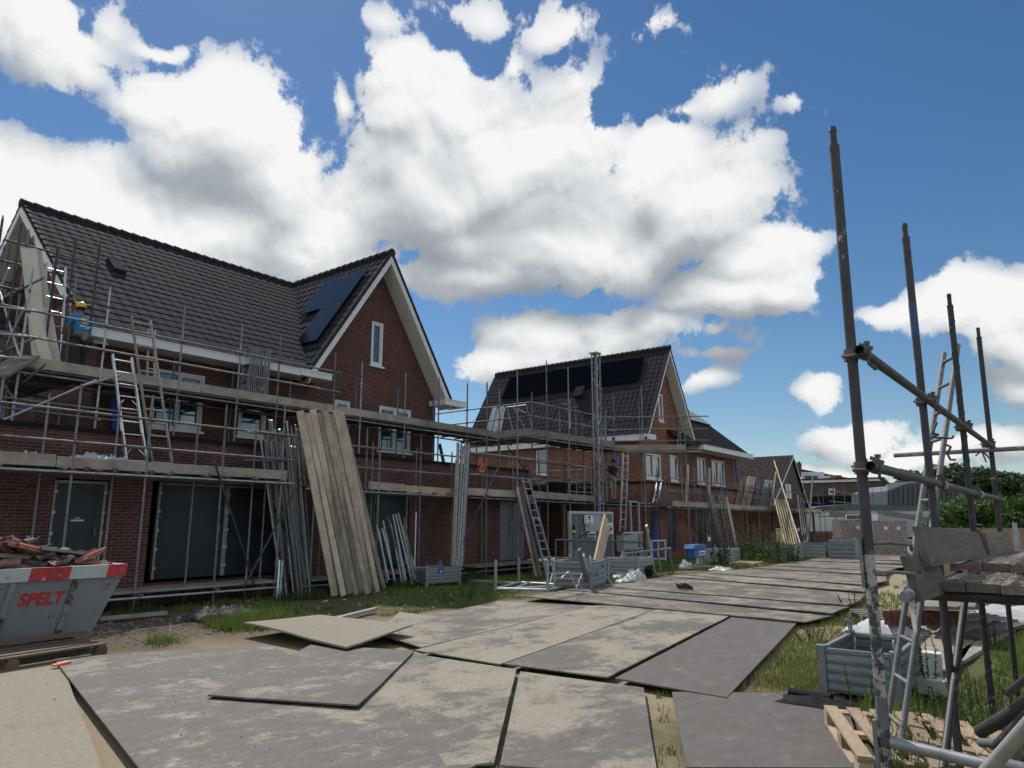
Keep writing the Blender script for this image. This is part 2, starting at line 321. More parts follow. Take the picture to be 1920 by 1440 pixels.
# ------------------------------------------------------------------ objects
def props(o, label=None, cat=None, group=None, kind=None):
    if label: o['label'] = label
    if cat: o['category'] = cat
    if group: o['group'] = group
    if kind: o['kind'] = kind
    return o
def thing(name, label, cat, loc=(0, 0, 0), group=None, rz=0.0):
    o = bpy.data.objects.new(name, None); COL.objects.link(o)
    o.location = loc; o.rotation_euler = (0, 0, rz); o.empty_display_size = 0.2
    return props(o, label, cat, group)
def wmat(o):
    m = Matrix.LocRotScale(o.location, o.rotation_euler.to_quaternion(), None)
    return wmat(o.parent) @ m if o.parent else m
class MB:
    def __init__(s): s.v = []; s.f = []; s.sm = []
    def add(s, vs, fs, smooth=False):
        k = len(s.v); s.v += [V(p) for p in vs]
        for f in fs: s.f.append([i + k for i in f]); s.sm.append(smooth)
        return s
    def box(s, a, b):
        x0, y0, z0 = a; x1, y1, z1 = b
        vs = [(x, y, z) for z in (z0, z1) for y in (y0, y1) for x in (x0, x1)]
        return s.add(vs, [(0, 2, 3, 1), (4, 5, 7, 6), (0, 1, 5, 4), (2, 6, 7, 3), (0, 4, 6, 2), (1, 3, 7, 5)])
    def bar(s, p, q, w, h, up=(0, 0, 1), bev=0.0):
        """box beam from p to q, w across, h along the up direction"""
        p, q = V(p), V(q); d = (q - p).normalized(); up = V(up)
        r = d.cross(up)
        if r.length < 1e-4: r = d.cross(V((1, 0, 0)))
        r.normalize(); u = r.cross(d).normalized()
        vs = []
        for c in (p, q):
            for a, b in ((-1, -1), (1, -1), (1, 1), (-1, 1)):
                vs.append(c + r * (a * w / 2) + u * (b * h / 2))
        return s.add(vs, [(0, 1, 2, 3), (7, 6, 5, 4), (0, 4, 5, 1), (1, 5, 6, 2), (2, 6, 7, 3), (3, 7, 4, 0)])
    def tube(s, p, q, r=0.024, n=8, r2=None, hollow=False):
        p, q = V(p), V(q); d = (q - p).normalized()
        a = d.cross(V((0, 0, 1)));
        if a.length < 1e-3: a = d.cross(V((1, 0, 0)))
        a.normalize(); b = d.cross(a)
        r2 = r if r2 is None else r2
        vs = [];
        for c, rr in ((p, r), (q, r2)):
            for i in range(n):
                t = 2 * pi * i / n; vs.append(c + a * (cos(t) * rr) + b * (sin(t) * rr))
        fs = [(i, (i + 1) % n, n + (i + 1) % n, n + i) for i in range(n)]
        s.add(vs, fs, True)
        if hollow:
            k = len(s.v)
            for c, rr, dd in ((p, r, 1), (q, r2, -1)):
                base = len(s.v)
                ring = [c + a * (cos(2 * pi * i / n) * rr) + b * (sin(2 * pi * i / n) * rr) for i in range(n)]
                inn = [c + a * (cos(2 * pi * i / n) * rr * .83) + b * (sin(2 * pi * i / n) * rr * .83) for i in range(n)]
                dee = [x + d * (dd * rr * 5) for x in inn]
                s.add(ring + inn + dee, [(i, (i + 1) % n, n + (i + 1) % n, n + i) for i in range(n)] +
                      [(n + i, n + (i + 1) % n, 2 * n + (i + 1) % n, 2 * n + i) for i in range(n)] + [tuple(range(2 * n, 3 * n))])
        else:
            s.add(vs[:n], [tuple(range(n - 1, -1, -1))]); s.add(vs[n:], [tuple(range(n))])
        return s
    def path(s, pts, r=0.01, n=6):
        for i in range(len(pts) - 1): s.tube(pts[i], pts[i + 1], r, n)
        return s
    def prism(s, poly, z0, z1):
        n = len(poly); vs = [(x, y, z0) for x, y in poly] + [(x, y, z1) for x, y in poly]
        return s.add(vs, [tuple(range(n - 1, -1, -1)), tuple(range(n, 2 * n))] + [(i, (i + 1) % n, n + (i + 1) % n, n + i) for i in range(n)])
    def extr(s, pts, d):
        """polygon given in 3D extruded by vector d"""
        n = len(pts); pts = [V(p) for p in pts]; d = V(d)
        return s.add(pts + [p + d for p in pts], [tuple(range(n - 1, -1, -1)), tuple(range(n, 2 * n))] + [(i, (i + 1) % n, n + (i + 1) % n, n + i) for i in range(n)])
    def build(s, name, mat, parent=None, label=None, cat=None, group=None, kind=None, fix=True):
        me = bpy.data.meshes.new(name)
        if parent is not None:
            inv = wmat(parent).inverted(); org = V((0, 0, 0)); vv = [inv @ p for p in s.v]
        else:
            lo = [min(p[i] for p in s.v) for i in range(3)]; hi = [max(p[i] for p in s.v) for i in range(3)]
            org = V(((lo[0] + hi[0]) / 2, (lo[1] + hi[1]) / 2, lo[2])); vv = [p - org for p in s.v]
        me.from_pydata([tuple(p) for p in vv], [], s.f)
        me.materials.append(mat)
        me.polygons.foreach_set('use_smooth', s.sm)
        if fix:
            import bmesh
            bm = bmesh.new(); bm.from_mesh(me)
            bmesh.ops.recalc_face_normals(bm, faces=bm.faces); bm.to_mesh(me); bm.free()
        me.update()
        o = bpy.data.objects.new(name, me); COL.objects.link(o)
        if parent is not None: o.parent = parent
        else: o.location = org
        return props(o, label, cat, group, kind)
def dup(o, loc=None, rz=None, label=None, parent=None):
    c = o.copy(); COL.objects.link(c)
    if parent is not None: c.parent = parent
    if loc is not None: c.location = loc
    if rz is not None: c.rotation_euler = (0, 0, rz)
    if label: c['label'] = label
    for ch in [x for x in o.children]: dup(ch, parent=c)
    return c
def kid(src, parent, loc, rot=None, name=None):
    """copy of a small part mesh, at a world position"""
    c = src.copy(); COL.objects.link(c); c.parent = parent
    c.location = wmat(parent).inverted() @ V(loc)
    if rot: c.rotation_euler = rot
    return c

# ------------------------------------------------------------------ sky: Nishita sky with procedural cumulus laid out by compass direction
SUN_EL = radians(52); SUN_H = AZ + radians(25)      # heading of the sun, seen from above, counter-clockwise from +X
sun_dir = V((cos(SUN_H) * cos(SUN_EL), sin(SUN_H) * cos(SUN_EL), sin(SUN_EL)))
def azel(px, py):
    r = ray(px, py); f = r[0] * FW[0] + r[1] * FW[1]; s = r[0] * RT[0] + r[1] * RT[1]
    return atan2(s, f), atan2(r[2], sqrt(f * f + s * s))
BL = [ # px, py, rx, ry, weight
 (70, 60, 210, 130, .8), (165, 105, 130, 85, .7), (240, 60, 70, 90, .3), (330, 92, 75, 30, .42), (20, 330, 130, 95, .8), (160, 365, 190, 105, 1), (300, 235, 100, 75, .55),
 (400, 250, 190, 130, 1.1), (505, 335, 140, 120, 1), (620, 425, 130, 105, 1), (300, 430, 520, 130, 1.2), (560, 470, 260, 80, .8), (0, 420, 240, 150, 1.2),
 (770, 170, 120, 90, .9), (740, 62, 75, 35, .3), (735, 240, 110, 105, .9), (880, 200, 140, 110, 1), (820, 340, 240, 170, 1.3), (980, 300, 200, 150, 1.2), (1040, 190, 110, 110, .62), (905, 30, 75, 45, .36), (1025, 25, 75, 45, .42), (965, 100, 40, 50, .4),
 (1000, 450, 330, 110, 1.2), (860, 520, 190, 50, .9), (1210, 320, 130, 110, 1.1), (1300, 380, 180, 120, 1.2), (1180, 450, 180, 110, 1.1), (1370, 330, 90, 70, .5), (610, 185, 35, 30, .4),
 (1330, 180, 85, 60, .37), (1270, 200, 70, 35, .3), (1235, 48, 65, 28, .33), (1462, 215, 45, 22, .27),
 (1440, 480, 130, 95, 1.2), (1400, 550, 200, 80, 1.2), (1500, 560, 110, 70, 1), (1310, 575, 120, 40, .7),
 (1000, 640, 130, 60, 1), (1130, 625, 170, 55, 1), (930, 680, 90, 50, .8), (1190, 625, 90, 45, .8), (1320, 695, 90, 20, .55), (1310, 725, 70, 18, .5), (1320, 650, 120, 35, .3),
 (1860, 590, 150, 95, 1.1), (1760, 600, 110, 45, .6), (1930, 680, 150, 60, .7), (1895, 740, 60, 35, .6), (1990, 600, 120, 120, 1),
 (1545, 754, 56, 27, .62), (1600, 815, 130, 32, .75), (1740, 840, 150, 32, .8), (1560, 868, 110, 25, .5), (1880, 845, 120, 40, .7), (1680, 880, 250, 22, .4)]
w = bpy.data.worlds.new('World'); scene.world = w; w.use_nodes = True
nt = w.node_tree; nt.nodes.clear()
g = bpy.data.node_groups.new('cumulus', 'ShaderNodeTree')
g.interface.new_socket('P', in_out='INPUT', socket_type='NodeSocketVector')
g.interface.new_socket('D', in_out='OUTPUT', socket_type='NodeSocketFloat')
g.interface.new_socket('B', in_out='OUTPUT', socket_type='NodeSocketFloat')
gi = g.nodes.new('NodeGroupInput'); go = g.nodes.new('NodeGroupOutput')
P = gi.outputs[0]
def vm(nt, op, a, b=None, c=None):
    m = nt.nodes.new('ShaderNodeVectorMath'); m.operation = op
    for i, s in enumerate((a, b, c)):
        if s is None: continue
        if hasattr(s, 'is_linked'): nt.links.new(s, m.inputs[i])
        else: m.inputs[i].default_value = s
    return m
wn = noise(g, P, 5.0, 1.5, 0.5); wn.noise_dimensions = '2D'
wp = vm(g, 'MULTIPLY_ADD', vm(g, 'SUBTRACT', wn.outputs['Color'], (0.5, 0.5, 0.5)).outputs[0], (0.13, 0.11, 0), P).outputs[0]
acc = None
for px, py, rx, ry, wt in BL:
    a0, e0 = azel(px, py); a1, _ = azel(px + rx, py); a2, _ = azel(px - rx, py); _, e1 = azel(px, py - ry); _, e2 = azel(px, py + ry)
    sx = 2 / abs(a1 - a2); sy = 2 / abs(e1 - e2)
    ln = vm(g, 'LENGTH', vm(g, 'MULTIPLY_ADD', wp, (sx, sy, 0), (-a0 * sx, -e0 * sy, 0)).outputs[0]).outputs['Value']
    t = math_(g, 'MULTIPLY_ADD', ln, -wt, wt)
    acc = t if acc is None else math_(g, 'SMOOTH_MAX', acc, t, 0.26)
# the sky behind and beside the camera, which the photograph does not show
sp = g.nodes.new('ShaderNodeSeparateXYZ'); g.links.new(P, sp.inputs[0])
out_ = ramp(g, math_(g, 'ABSOLUTE', sp.outputs[0]), [(0.72, 0.0), (0.98, 1.0)]).outputs[0]
up_ = ramp(g, sp.outputs[1], [(0.76, 0.0), (0.95, 1.0)]).outputs[0]
oth = math_(g, 'SUBTRACT', math_(g, 'MULTIPLY', noise(g, P, 1.6, 3, 0.5).outputs[0], 5.0), 2.35)
oth = math_(g, 'SUBTRACT', math_(g, 'MULTIPLY', oth, math_(g, 'MAXIMUM', out_, up_)), math_(g, 'MULTIPLY', math_(g, 'SUBTRACT', 1.0, math_(g, 'MAXIMUM', out_, up_)), 1.0))
acc = math_(g, 'MAXIMUM', acc, math_(g, 'MINIMUM', oth, 0.9))
f1n = noise(g, P, 12.0, 9, 0.70); f1n.noise_dimensions = '2D'; f1 = f1n.outputs[0]
vo = g.nodes.new('ShaderNodeTexVoronoi'); vo.feature = 'F1'; vo.voronoi_dimensions = '2D'; g.links.new(wp, vo.inputs['Vector'])
vo.inputs['Scale'].default_value = 17.0; vo.inputs['Detail'].default_value = 1.0; vo.inputs['Roughness'].default_value = 0.55
vo.normalize = True
acc = math_(g, 'SUBTRACT', acc, 0.035)
d = math_(g, 'ADD', acc, math_(g, 'MULTIPLY', math_(g, 'SUBTRACT', f1, 0.5), 1.15))
d = math_(g, 'ADD', d, math_(g, 'MULTIPLY', math_(g, 'SUBTRACT', 0.42, vo.outputs['Distance']), 0.72))
g.links.new(d, go.inputs[0]); g.links.new(acc, go.inputs[1])

tc = nt.nodes.new('ShaderNodeTexCoord')
dirv = tc.outputs['Generated']
fc = vm(nt, 'DOT_PRODUCT', dirv, (FW[0], FW[1], 0)).outputs['Value']
rc = vm(nt, 'DOT_PRODUCT', dirv, (RT[0], RT[1], 0)).outputs['Value']
zc = vm(nt, 'DOT_PRODUCT', dirv, (0, 0, 1)).outputs['Value']
az = math_(nt, 'ARCTAN2', rc, fc); el = math_(nt, 'ARCSINE', zc)
cb = nt.nodes.new('ShaderNodeCombineXYZ'); L(nt, az, cb.inputs[0]); L(nt, el, cb.inputs[1])
def cloud(dx, dy):
    n = nt.nodes.new('ShaderNodeGroup'); n.node_tree = g
    if dx or dy: L(nt, vm(nt, 'ADD', cb.outputs[0], (dx, dy, 0)).outputs[0], n.inputs[0])
    else: L(nt, cb.outputs[0], n.inputs[0])
    return n
c0 = cloud(0, 0); c1 = cloud(0.004, 0.013); c2 = cloud(0.01, 0.085)
a_ = N(nt, 'ShaderNodeMapRange'); a_.interpolation_type = 'SMOOTHSTEP'
L(nt, c0.outputs[0], a_.inputs[0]); a_.inputs[1].default_value = 0.08; a_.inputs[2].default_value = 0.24
thn = N(nt, 'ShaderNodeMapRange'); thn.interpolation_type = 'SMOOTHSTEP'; L(nt, c0.outputs[1], thn.inputs[0])
thn.inputs[1].default_value = -0.2; thn.inputs[2].default_value = 0.34; thn.inputs[3].default_value = 0.3; thn.inputs[4].default_value = 1.0
alpha = math_(nt, 'MULTIPLY', a_.outputs[0], thn.outputs[0])
s1 = math_(nt, 'SUBTRACT', c0.outputs[0], c1.outputs[0])
s2 = math_(nt, 'SUBTRACT', c0.outputs[1], c2.outputs[1])
thick = N(nt, 'ShaderNodeMapRange'); L(nt, c2.outputs[1], thick.inputs[0]); thick.inputs[1].default_value = 0.0; thick.inputs[2].default_value = 1.0
sh = math_(nt, 'MULTIPLY_ADD', math_(nt, 'MULTIPLY', s1, math_(nt, 'MULTIPLY_ADD', thick.outputs[0], -0.75, 1.0)), 0.70, 0.66)
sh = math_(nt, 'MULTIPLY_ADD', s2, 0.55, sh)
sh = math_(nt, 'MULTIPLY_ADD', thick.outputs[0], -0.16, sh, clamp=True)
cr = ramp(nt, sh, [(0.0, (0.31, 0.34, 0.38)), (0.32, (0.43, 0.465, 0.50)), (0.56, (0.66, 0.69, 0.715)), (0.76, (0.82, 0.84, 0.85)), (1.0, (0.96, 0.96, 0.955))])
sky = nt.nodes.new('ShaderNodeTexSky'); sky.sky_type = 'NISHITA'; sky.sun_disc = False
sky.sun_elevation = SUN_EL; sky.sun_rotation = pi / 2 - SUN_H
sky.altitude = 50; sky.air_density = 1.0; sky.dust_density = 0.12; sky.ozone_density = 2.2
bg1 = nt.nodes.new('ShaderNodeBackground'); bg1.inputs[1].default_value = 0.074
hs = nt.nodes.new('ShaderNodeHueSaturation'); L(nt, sky.outputs[0], hs.inputs['Color']); hs.inputs['Saturation'].default_value = 1.22
L(nt, hs.outputs[0], bg1.inputs[0])
bg2 = nt.nodes.new('ShaderNodeBackground'); L(nt, cr.outputs[0], bg2.inputs[0])
# unseen clouds opposite the sun, brightened as added fill for the shaded facades
L(nt, math_(nt, 'MULTIPLY_ADD', ramp(nt, math_(nt, 'ABSOLUTE', math_(nt, 'MULTIPLY', az, 0.318)), [(0.26, 0.0), (0.6, 1.0)]).outputs[0], 0.15, 0.84), bg2.inputs[1])
ms = nt.nodes.new('ShaderNodeMixShader'); L(nt, alpha, ms.inputs[0]); L(nt, bg1.outputs[0], ms.inputs[1]); L(nt, bg2.outputs[0], ms.inputs[2])
wo = nt.nodes.new('ShaderNodeOutputWorld'); L(nt, ms.outputs[0], wo.inputs[0])
w.cycles.sampling_method = 'MANUAL'; w.cycles.sample_map_resolution = 512
sl = bpy.data.lights.new('sun', 'SUN'); sl.energy = 3.25; sl.angle = radians(1.2); sl.color = (1.0, 0.95, 0.87)
so = bpy.data.objects.new('sun', sl); COL.objects.link(so)
so.rotation_euler = (-sun_dir).to_track_quat('-Z', 'Y').to_euler(); so.location = (0, 0, 40)
# ------------------------------------------------------------------ houses
def tiled(name, O, U, W, width, length, keep, mat, parent, tw=0.31, th=0.335, amp=0.013, lip=0.015, thick=0.05, nu=7, sc=0.060):
    """interlocking wavy roof tiles: O eave corner, U along the eave, W up the slope (unit vectors); keep(s,t) clips"""
    U, W = V(U).normalized(), V(W).normalized(); Nn = U.cross(W).normalized()
    if Nn.z < 0: Nn = -Nn
    O = V(O); mb = MB(); nr = int(math.ceil(length / th)); nc = int(math.ceil(width / tw))
    def prof(f):  # S profile: a narrow roll and a broad pan
        return amp * (sin(2 * pi * f) * 0.75 + 0.28 * sin(4 * pi * f + 0.6))
    random.seed(3)
    for r in range(nr):
        t0 = r * th; t1 = min(length, t0 + th * 1.04)
        jr = rnd(-0.004, 0.004)
        for c in range(nc):
            jz = rnd(-0.003, 0.003); jt = rnd(-0.006, 0.006)
            cs = []
            for i in range(nu + 1):
                f = i / nu; s = (c + f) * tw
                cs.append((s, prof(f)))
            k = [keep(max(0, min(width, (s0 + s1) / 2)), (t0 + t1) / 2) for (s0, _), (s1, _) in zip(cs, cs[1:])]
            for i in range(nu):
                (s0, h0), (s1, h1) = cs[i], cs[i + 1]; e0 = h0 / amp * -sc * .6; e1 = h1 / amp * -sc * .6
                if s1 > width + tw * .2 or not k[i]: continue
                a = O + U * s0 + W * (t0 + jt + jr + e0) + Nn * (h0 + lip + thick + jz); b = O + U * s1 + W * (t0 + jt + jr + e1) + Nn * (h1 + lip + thick + jz)
                d = O + U * s0 + W * (t1 + .06) + Nn * (h0 + thick - .005); e = O + U * s1 + W * (t1 + .06) + Nn * (h1 + thick - .005)
                a2 = O + U * s0 + W * (t0 + jt + e0 + 0.03) + Nn * (h0 + thick - 0.01); b2 = O + U * s1 + W * (t0 + jt + e1 + 0.03) + Nn * (h1 + thick - 0.01)
                q = len(mb.v); mb.v += [a, b, e, d]; mb.f.append([q, q + 1, q + 2, q + 3]); mb.sm.append(True)
                q = len(mb.v); mb.v += [a2, b2, b, a]; mb.f.append([q, q + 1, q + 2, q + 3]); mb.sm.append(False)
    return mb.build(name, mat, parent, fix=False)
def ridge_caps(p, q, mat, parent, r=0.115, step=0.33):
    p, q = V(p), V(q); n = int((q - p).length / step); mb = MB()
    for i in range(n):
        a = p + (q - p) * (i / n); b = p + (q - p) * ((i + 1.08) / n)
        mb.tube(a, b, r * 1.22, 10, r * 0.9)
    return mb.build('ridge_tiles', mat, parent)
def wall_open(name, mat, parent, a0, a1, z0, z1, fixed, th, opens, axis='X'):
    """straight wall with openings; a along axis, opens = [(a0,a1,z0,z1)]"""
    mb = MB(); xs = sorted({a0, a1, *[o[0] for o in opens], *[o[1] for o in opens]})
    for x0, x1 in zip(xs, xs[1:]):
        if x1 - x0 < 1e-4: continue
        mid = (x0 + x1) / 2; segs = [(z0, z1)]
        for o in opens:
            if o[0] < mid < o[1]:
                ns = []
                for s in segs:
                    if o[2] > s[0]: ns.append((s[0], min(s[1], o[2])))
                    if o[3] < s[1]: ns.append((max(s[0], o[3]), s[1]))
                segs = ns
        for s0, s1 in segs:
            if s1 - s0 < 1e-4: continue
            if axis == 'X': mb.box((x0, fixed, s0), (x1, fixed + th, s1))
            else: mb.box((fixed, x0, s0), (fixed + th, x1, s1))
    return mb.build(name, mat, parent)
def window(parent, x0, x1, z0, z1, fixed, axis='X', panes=1, sill=True, tilt=0, inward=1):
    """white frame, sashes and glass; fixed = outer face of the wall. tilt = a pane tipped inwards"""
    def bx(mb, a0, a1, y0, y1, zz0, zz1):
        if axis == 'X': mb.box((a0, fixed + y0, zz0), (a1, fixed + y1, zz1))
        else: mb.box((fixed + y0, a0, zz0), (fixed + y1, a1, zz1))
    f = MB(); t = 0.085
    bx(f, x0, x1, 0.02, 0.13, z1 - t, z1); bx(f, x0, x1, 0.02, 0.13, z0, z0 + t)
    bx(f, x0, x0 + t, 0.02, 0.13, z0 + t, z1 - t); bx(f, x1 - t, x1, 0.02, 0.13, z0 + t, z1 - t)
    n = panes; wd = (x1 - x0 - t * 2 - (n - 1) * 0.07) / n
    for i in range(1, n):
        a = x0 + t + i * wd + (i - 1) * 0.07; bx(f, a, a + 0.07, 0.03, 0.12, z0 + t, z1 - t)
    fo = f.build('window', M['white'], parent)
    for i in range(n):
        a = x0 + t + i * (wd + 0.07)
        pm = MB(); bx(pm, a, a + wd, 0.09, 0.10, z0 + t, z1 - t); pm.build('pane', M['glass'], fo)
        if i in ([tilt] if isinstance(tilt, int) and tilt < n else tilt if isinstance(tilt, (tuple, list)) else []):
            # opened sash leaning into the room: white bars behind the frame line
            s = MB(); b = 0.05
            def pt(aa, k, yy): 
                z = z0 + t + k * (z1 - z0 - 2 * t); y = 0.055 + yy
                return V((aa, fixed + y, z)) if axis == 'X' else V((fixed + y, aa, z))
            s.bar(pt(a + b / 2, 0, 0), pt(a + b / 2, 1, 0.0), b, 0.03); s.bar(pt(a + wd - b / 2, 0, 0), pt(a + wd - b / 2, 1, 0.0), b, 0.03)
            s.bar(pt(a + b, 0.015, 0), pt(a + wd - b, 0.015, 0), 0.03, b); s.bar(pt(a + b, 0.985, 0), pt(a + wd - b, 0.985, 0), 0.03, b)
            s.build('sash', M['white'], fo)
    if sill:
        s = MB(); bx(s, x0 - 0.06, x1 + 0.06, -0.05, 0.05, z0 - 0.06, z0 - 0.004); s.build('sill', M['white'], fo)
    return fo
def solar(parent, O, U, W, rects, off=0.13, pv='pv'):
    U, W = V(U).normalized(), V(W).normalized(); Nn = U.cross(W).normalized()
    if Nn.z < 0: Nn = -Nn
    for (s0, s1, t0, t1) in rects:
        def q(s, t, h): return V(O) + U * s + W * t + Nn * h
        m = MB(); m.extr([q(s0, t0, off), q(s1, t0, off), q(s1, t1, off), q(s0, t1, off)], Nn * 0.035)
        p = m.build('solar_panel', M['black'], parent)
        g = MB(); e = 0.014 if pv == 'pv' else 0.002; m2 = off + 0.0365
        g.add([q(s0 + e, t0 + e, m2), q(s1 - e, t0 + e, m2), q(s1 - e, t1 - e, m2), q(s0 + e, t1 - e, m2)], [(0, 1, 2, 3)])
        g.build('panel_glass', M[pv], p)
def foil_panel(parent, x0, x1, z0, z1, y, name='door', edge=True, mat='foil'):
    m = MB(); m.box((x0, y, z0), (x1, y + 0.05, z1)); d = m.build(name, M[mat], parent)
    f = MB(); t = 0.05
    for a, b in (((x0 - t, y - 0.02, z0), (x0, y + 0.08, z1)), ((x1, y - 0.02, z0), (x1 + t, y + 0.08, z1)), ((x0 - t, y - 0.02, z1), (x1 + t, y + 0.08, z1 + t))): f.box(a, b)
    f.build('door_frame', M['foil_edge'], d)
    MB().box((x1 - .13, y - .05, z0 + .98), (x1 - .10, y - .0005, z0 + 1.14)).build('handle', M['galv_dull'], d)
    if x1 - x0 > .7: MB().box((x0 + .12, y - .006, z0 + .16), (x1 - .12, y - .0005, z1 - .14)).build('film', M[mat], d)
    if edge:
        for k in range(5):
            zz = z0 + (k + 0.5) * (z1 - z0) / 5
            for xx in (x0 - 0.045, x1 + 0.0): MB().box((xx, y - 0.026, zz), (xx + 0.07, y - 0.0205, zz + 0.06)).build('tape_piece', M['white_plastic'], d)
    return d

YF = 17.5; YE = 15.3; ZE = 3.45
# ---- house 1
h1 = thing('brick_house', 'dark red brick house with black tiled roof and front gable, nearest of the brick houses', 'house', (12, YF, 0))
EV, RZ, RY = 5.95, 10.45, 22.3
GX, GA, GY = 15.42, 10.50, 16.9        # cross gable: apex x, apex z, verge plane y
ks = (GA - EV) / 3.03                   # slope of the cross gable
wins = [(PY(283, 750, YF).x, PY(382, 750, YF).x, 3.98, 5.45), (PY(448, 770, YF).x, PY(501, 770, YF).x, 3.98, 5.45)]
mains = wall_open('wall', M['brick1'], h1, 6.9, 12.55, ZE, 5.98, YF, 0.3, [(a, b, c, d) for a, b, c, d in wins])
w2 = [(13.83, 14.45, 3.98, 5.42), (15.66, 17.12, 3.98, 5.47)]
gw = (15.20, 15.72, 6.76, 8.26)
wall_open('gable_wall', M['brick1'], h1, 12.55, 18.3, ZE, 6.0, YF + 0.002, 0.3, w2)
def gable_tri(mat, parent, cx, apex, half, zb, y, win, nm='gable_wall', facing='X', th=0.3):
    """triangle with a window hole, cut in vertical strips"""
    mb = MB(); k = (apex - zb) / half
    xs = sorted([cx - half, cx, cx + half, win[0], win[1]]) if win else [cx - half, cx, cx + half]
    for x0, x1 in zip(xs, xs[1:]):
        def top(x): return apex - abs(x - cx) * k
        def q(x, z): return (x, y, z) if facing == 'X' else (y, x, z)
        d = (0, th, 0) if facing == 'X' else (th, 0, 0)
        if win and win[0] <= (x0 + x1) / 2 <= win[1]:
            mb.extr([q(x0, zb), q(x1, zb), q(x1, win[2]), q(x0, win[2])], d)
            mb.extr([q(x0, win[3]), q(x1, win[3]), q(x1, top(x1)), q(x0, top(x0))], d)
        else:
            pts = [q(x0, zb), q(x1, zb), q(x1, top(x1)), q(x0, top(x0))]
            pts = [p for i, p in enumerate(pts) if (V(p) - V(pts[i - 1])).length > 1e-4]
            mb.extr(pts, d)
    return mb.build(nm, mat, parent)
gable_tri(M['brick1'], h1, GX, GA - 0.25, 2.87, 6.0, YF + 0.002, gw)
mb = MB(); mb.box((6.9, YF + 0.3, 0.3), (7.2, 27.1, 5.98)); mb.build('side_wall', M['brick1'], h1)
gable_tri(M['brick1'], h1, RY, RZ - 0.16, 4.78, 5.98, 6.9, None, 'side_gable', 'Y')
mb = MB(); mb.box((18.0, YF + 0.31, 0.3), (18.3, 27.0, 5.9)); mb.box((7.2, 26.8, 0.3), (18.0, 27.1, 5.9)); mb.build('rear_wall', M['brick1'], h1)
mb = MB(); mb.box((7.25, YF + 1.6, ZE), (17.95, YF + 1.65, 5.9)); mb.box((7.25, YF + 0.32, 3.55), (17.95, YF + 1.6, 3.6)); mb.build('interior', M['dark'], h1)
for i, a in enumerate(wins): window(h1, *a, YF, panes=2 if i == 0 else 1, tilt=0 if i == 1 else 1)
for i, a in enumerate(w2): window(h1, *a, YF + 0.002, panes=2 if i == 1 else 1, tilt=(0, 1) if i == 1 else 0)
window(h1, *gw, YF + 0.002, panes=1, tilt=0)
# main front slope
sl = V((0, RY - 16.95, RZ - EV)); SLN = sl.length
def keep_main(s, t):
    x = 6.4 + s; z = EV + (RZ - EV) * t / SLN
    return x < GX - (GA - z) / ks + 0.04
tiled('roof_front', (6.4, 16.95, EV), (1, 0, 0), sl, 9.2, SLN, keep_main, M['tile'], h1)
sc_ = V((3.03, 0, GA - EV)); CLN = sc_.length
def keep_cross(s, t):     # s = distance back from the verge, t up the slope
    y = GY + s; z = EV + (GA - EV) * t / CLN
    return y < 16.95 + (z - EV) / (RZ - EV) * (RY - 16.95) + 0.06
tiled('cross_roof', (GX - 3.03, GY, EV), (0, 1, 0), sc_, RY - GY + 0.2, CLN, keep_cross, M['tile'], h1, tw=0.31)
tiled('cross_roof', (GX + 3.03, GY, EV), (0, 1, 0), V((-3.03, 0, GA - EV)), 8.0, CLN, lambda s, t: True, M['tile'], h1, nu=4)
mb = MB()  # undersides / deck of the slopes
mb.add([(6.4, 16.95, EV), (GX - 3.03, 16.95, EV), (GX, RY, RZ), (6.4, RY, RZ)], [(0, 1, 2, 3)])
mb.add([(6.4, RY, RZ), (18.4, RY, RZ), (18.4, 27.6, EV), (6.4, 27.6, EV)], [(0, 1, 2, 3)])
mb.add([(GX - 3.03, GY, EV), (GX, GY, GA), (GX, RY, GA), (GX - 3.0, RY, EV + .05)], [(0, 1, 2, 3)])
mb.add([(GX + 3.03, GY, EV), (GX, GY, GA), (GX, RY + 3, GA), (GX + 3.03, RY + 3, EV)], [(0, 1, 2, 3)])
mb.build('roof_deck', M['soffit'], h1)
ridge_caps((6.35, RY, RZ + 0.05), (GX + .1, RY, RZ + 0.05), M['ridge'], h1)
ridge_caps((GX, GY - 0.03, GA + 0.06), (GX, RY, GA + 0.03), M['ridge'], h1)
# valley gutter
va = V((GX - 3.03, 16.95, EV)); vb = V((GX, RY, GA - 0.05)); mb = MB()
mb.bar(va + V((0.0, 0, 0.035)), vb + V((0.0, 0, 0.035)), 0.10, 0.012, (-.3, -.3, 1)); mb.build('valley_strip', M['black'], h1)
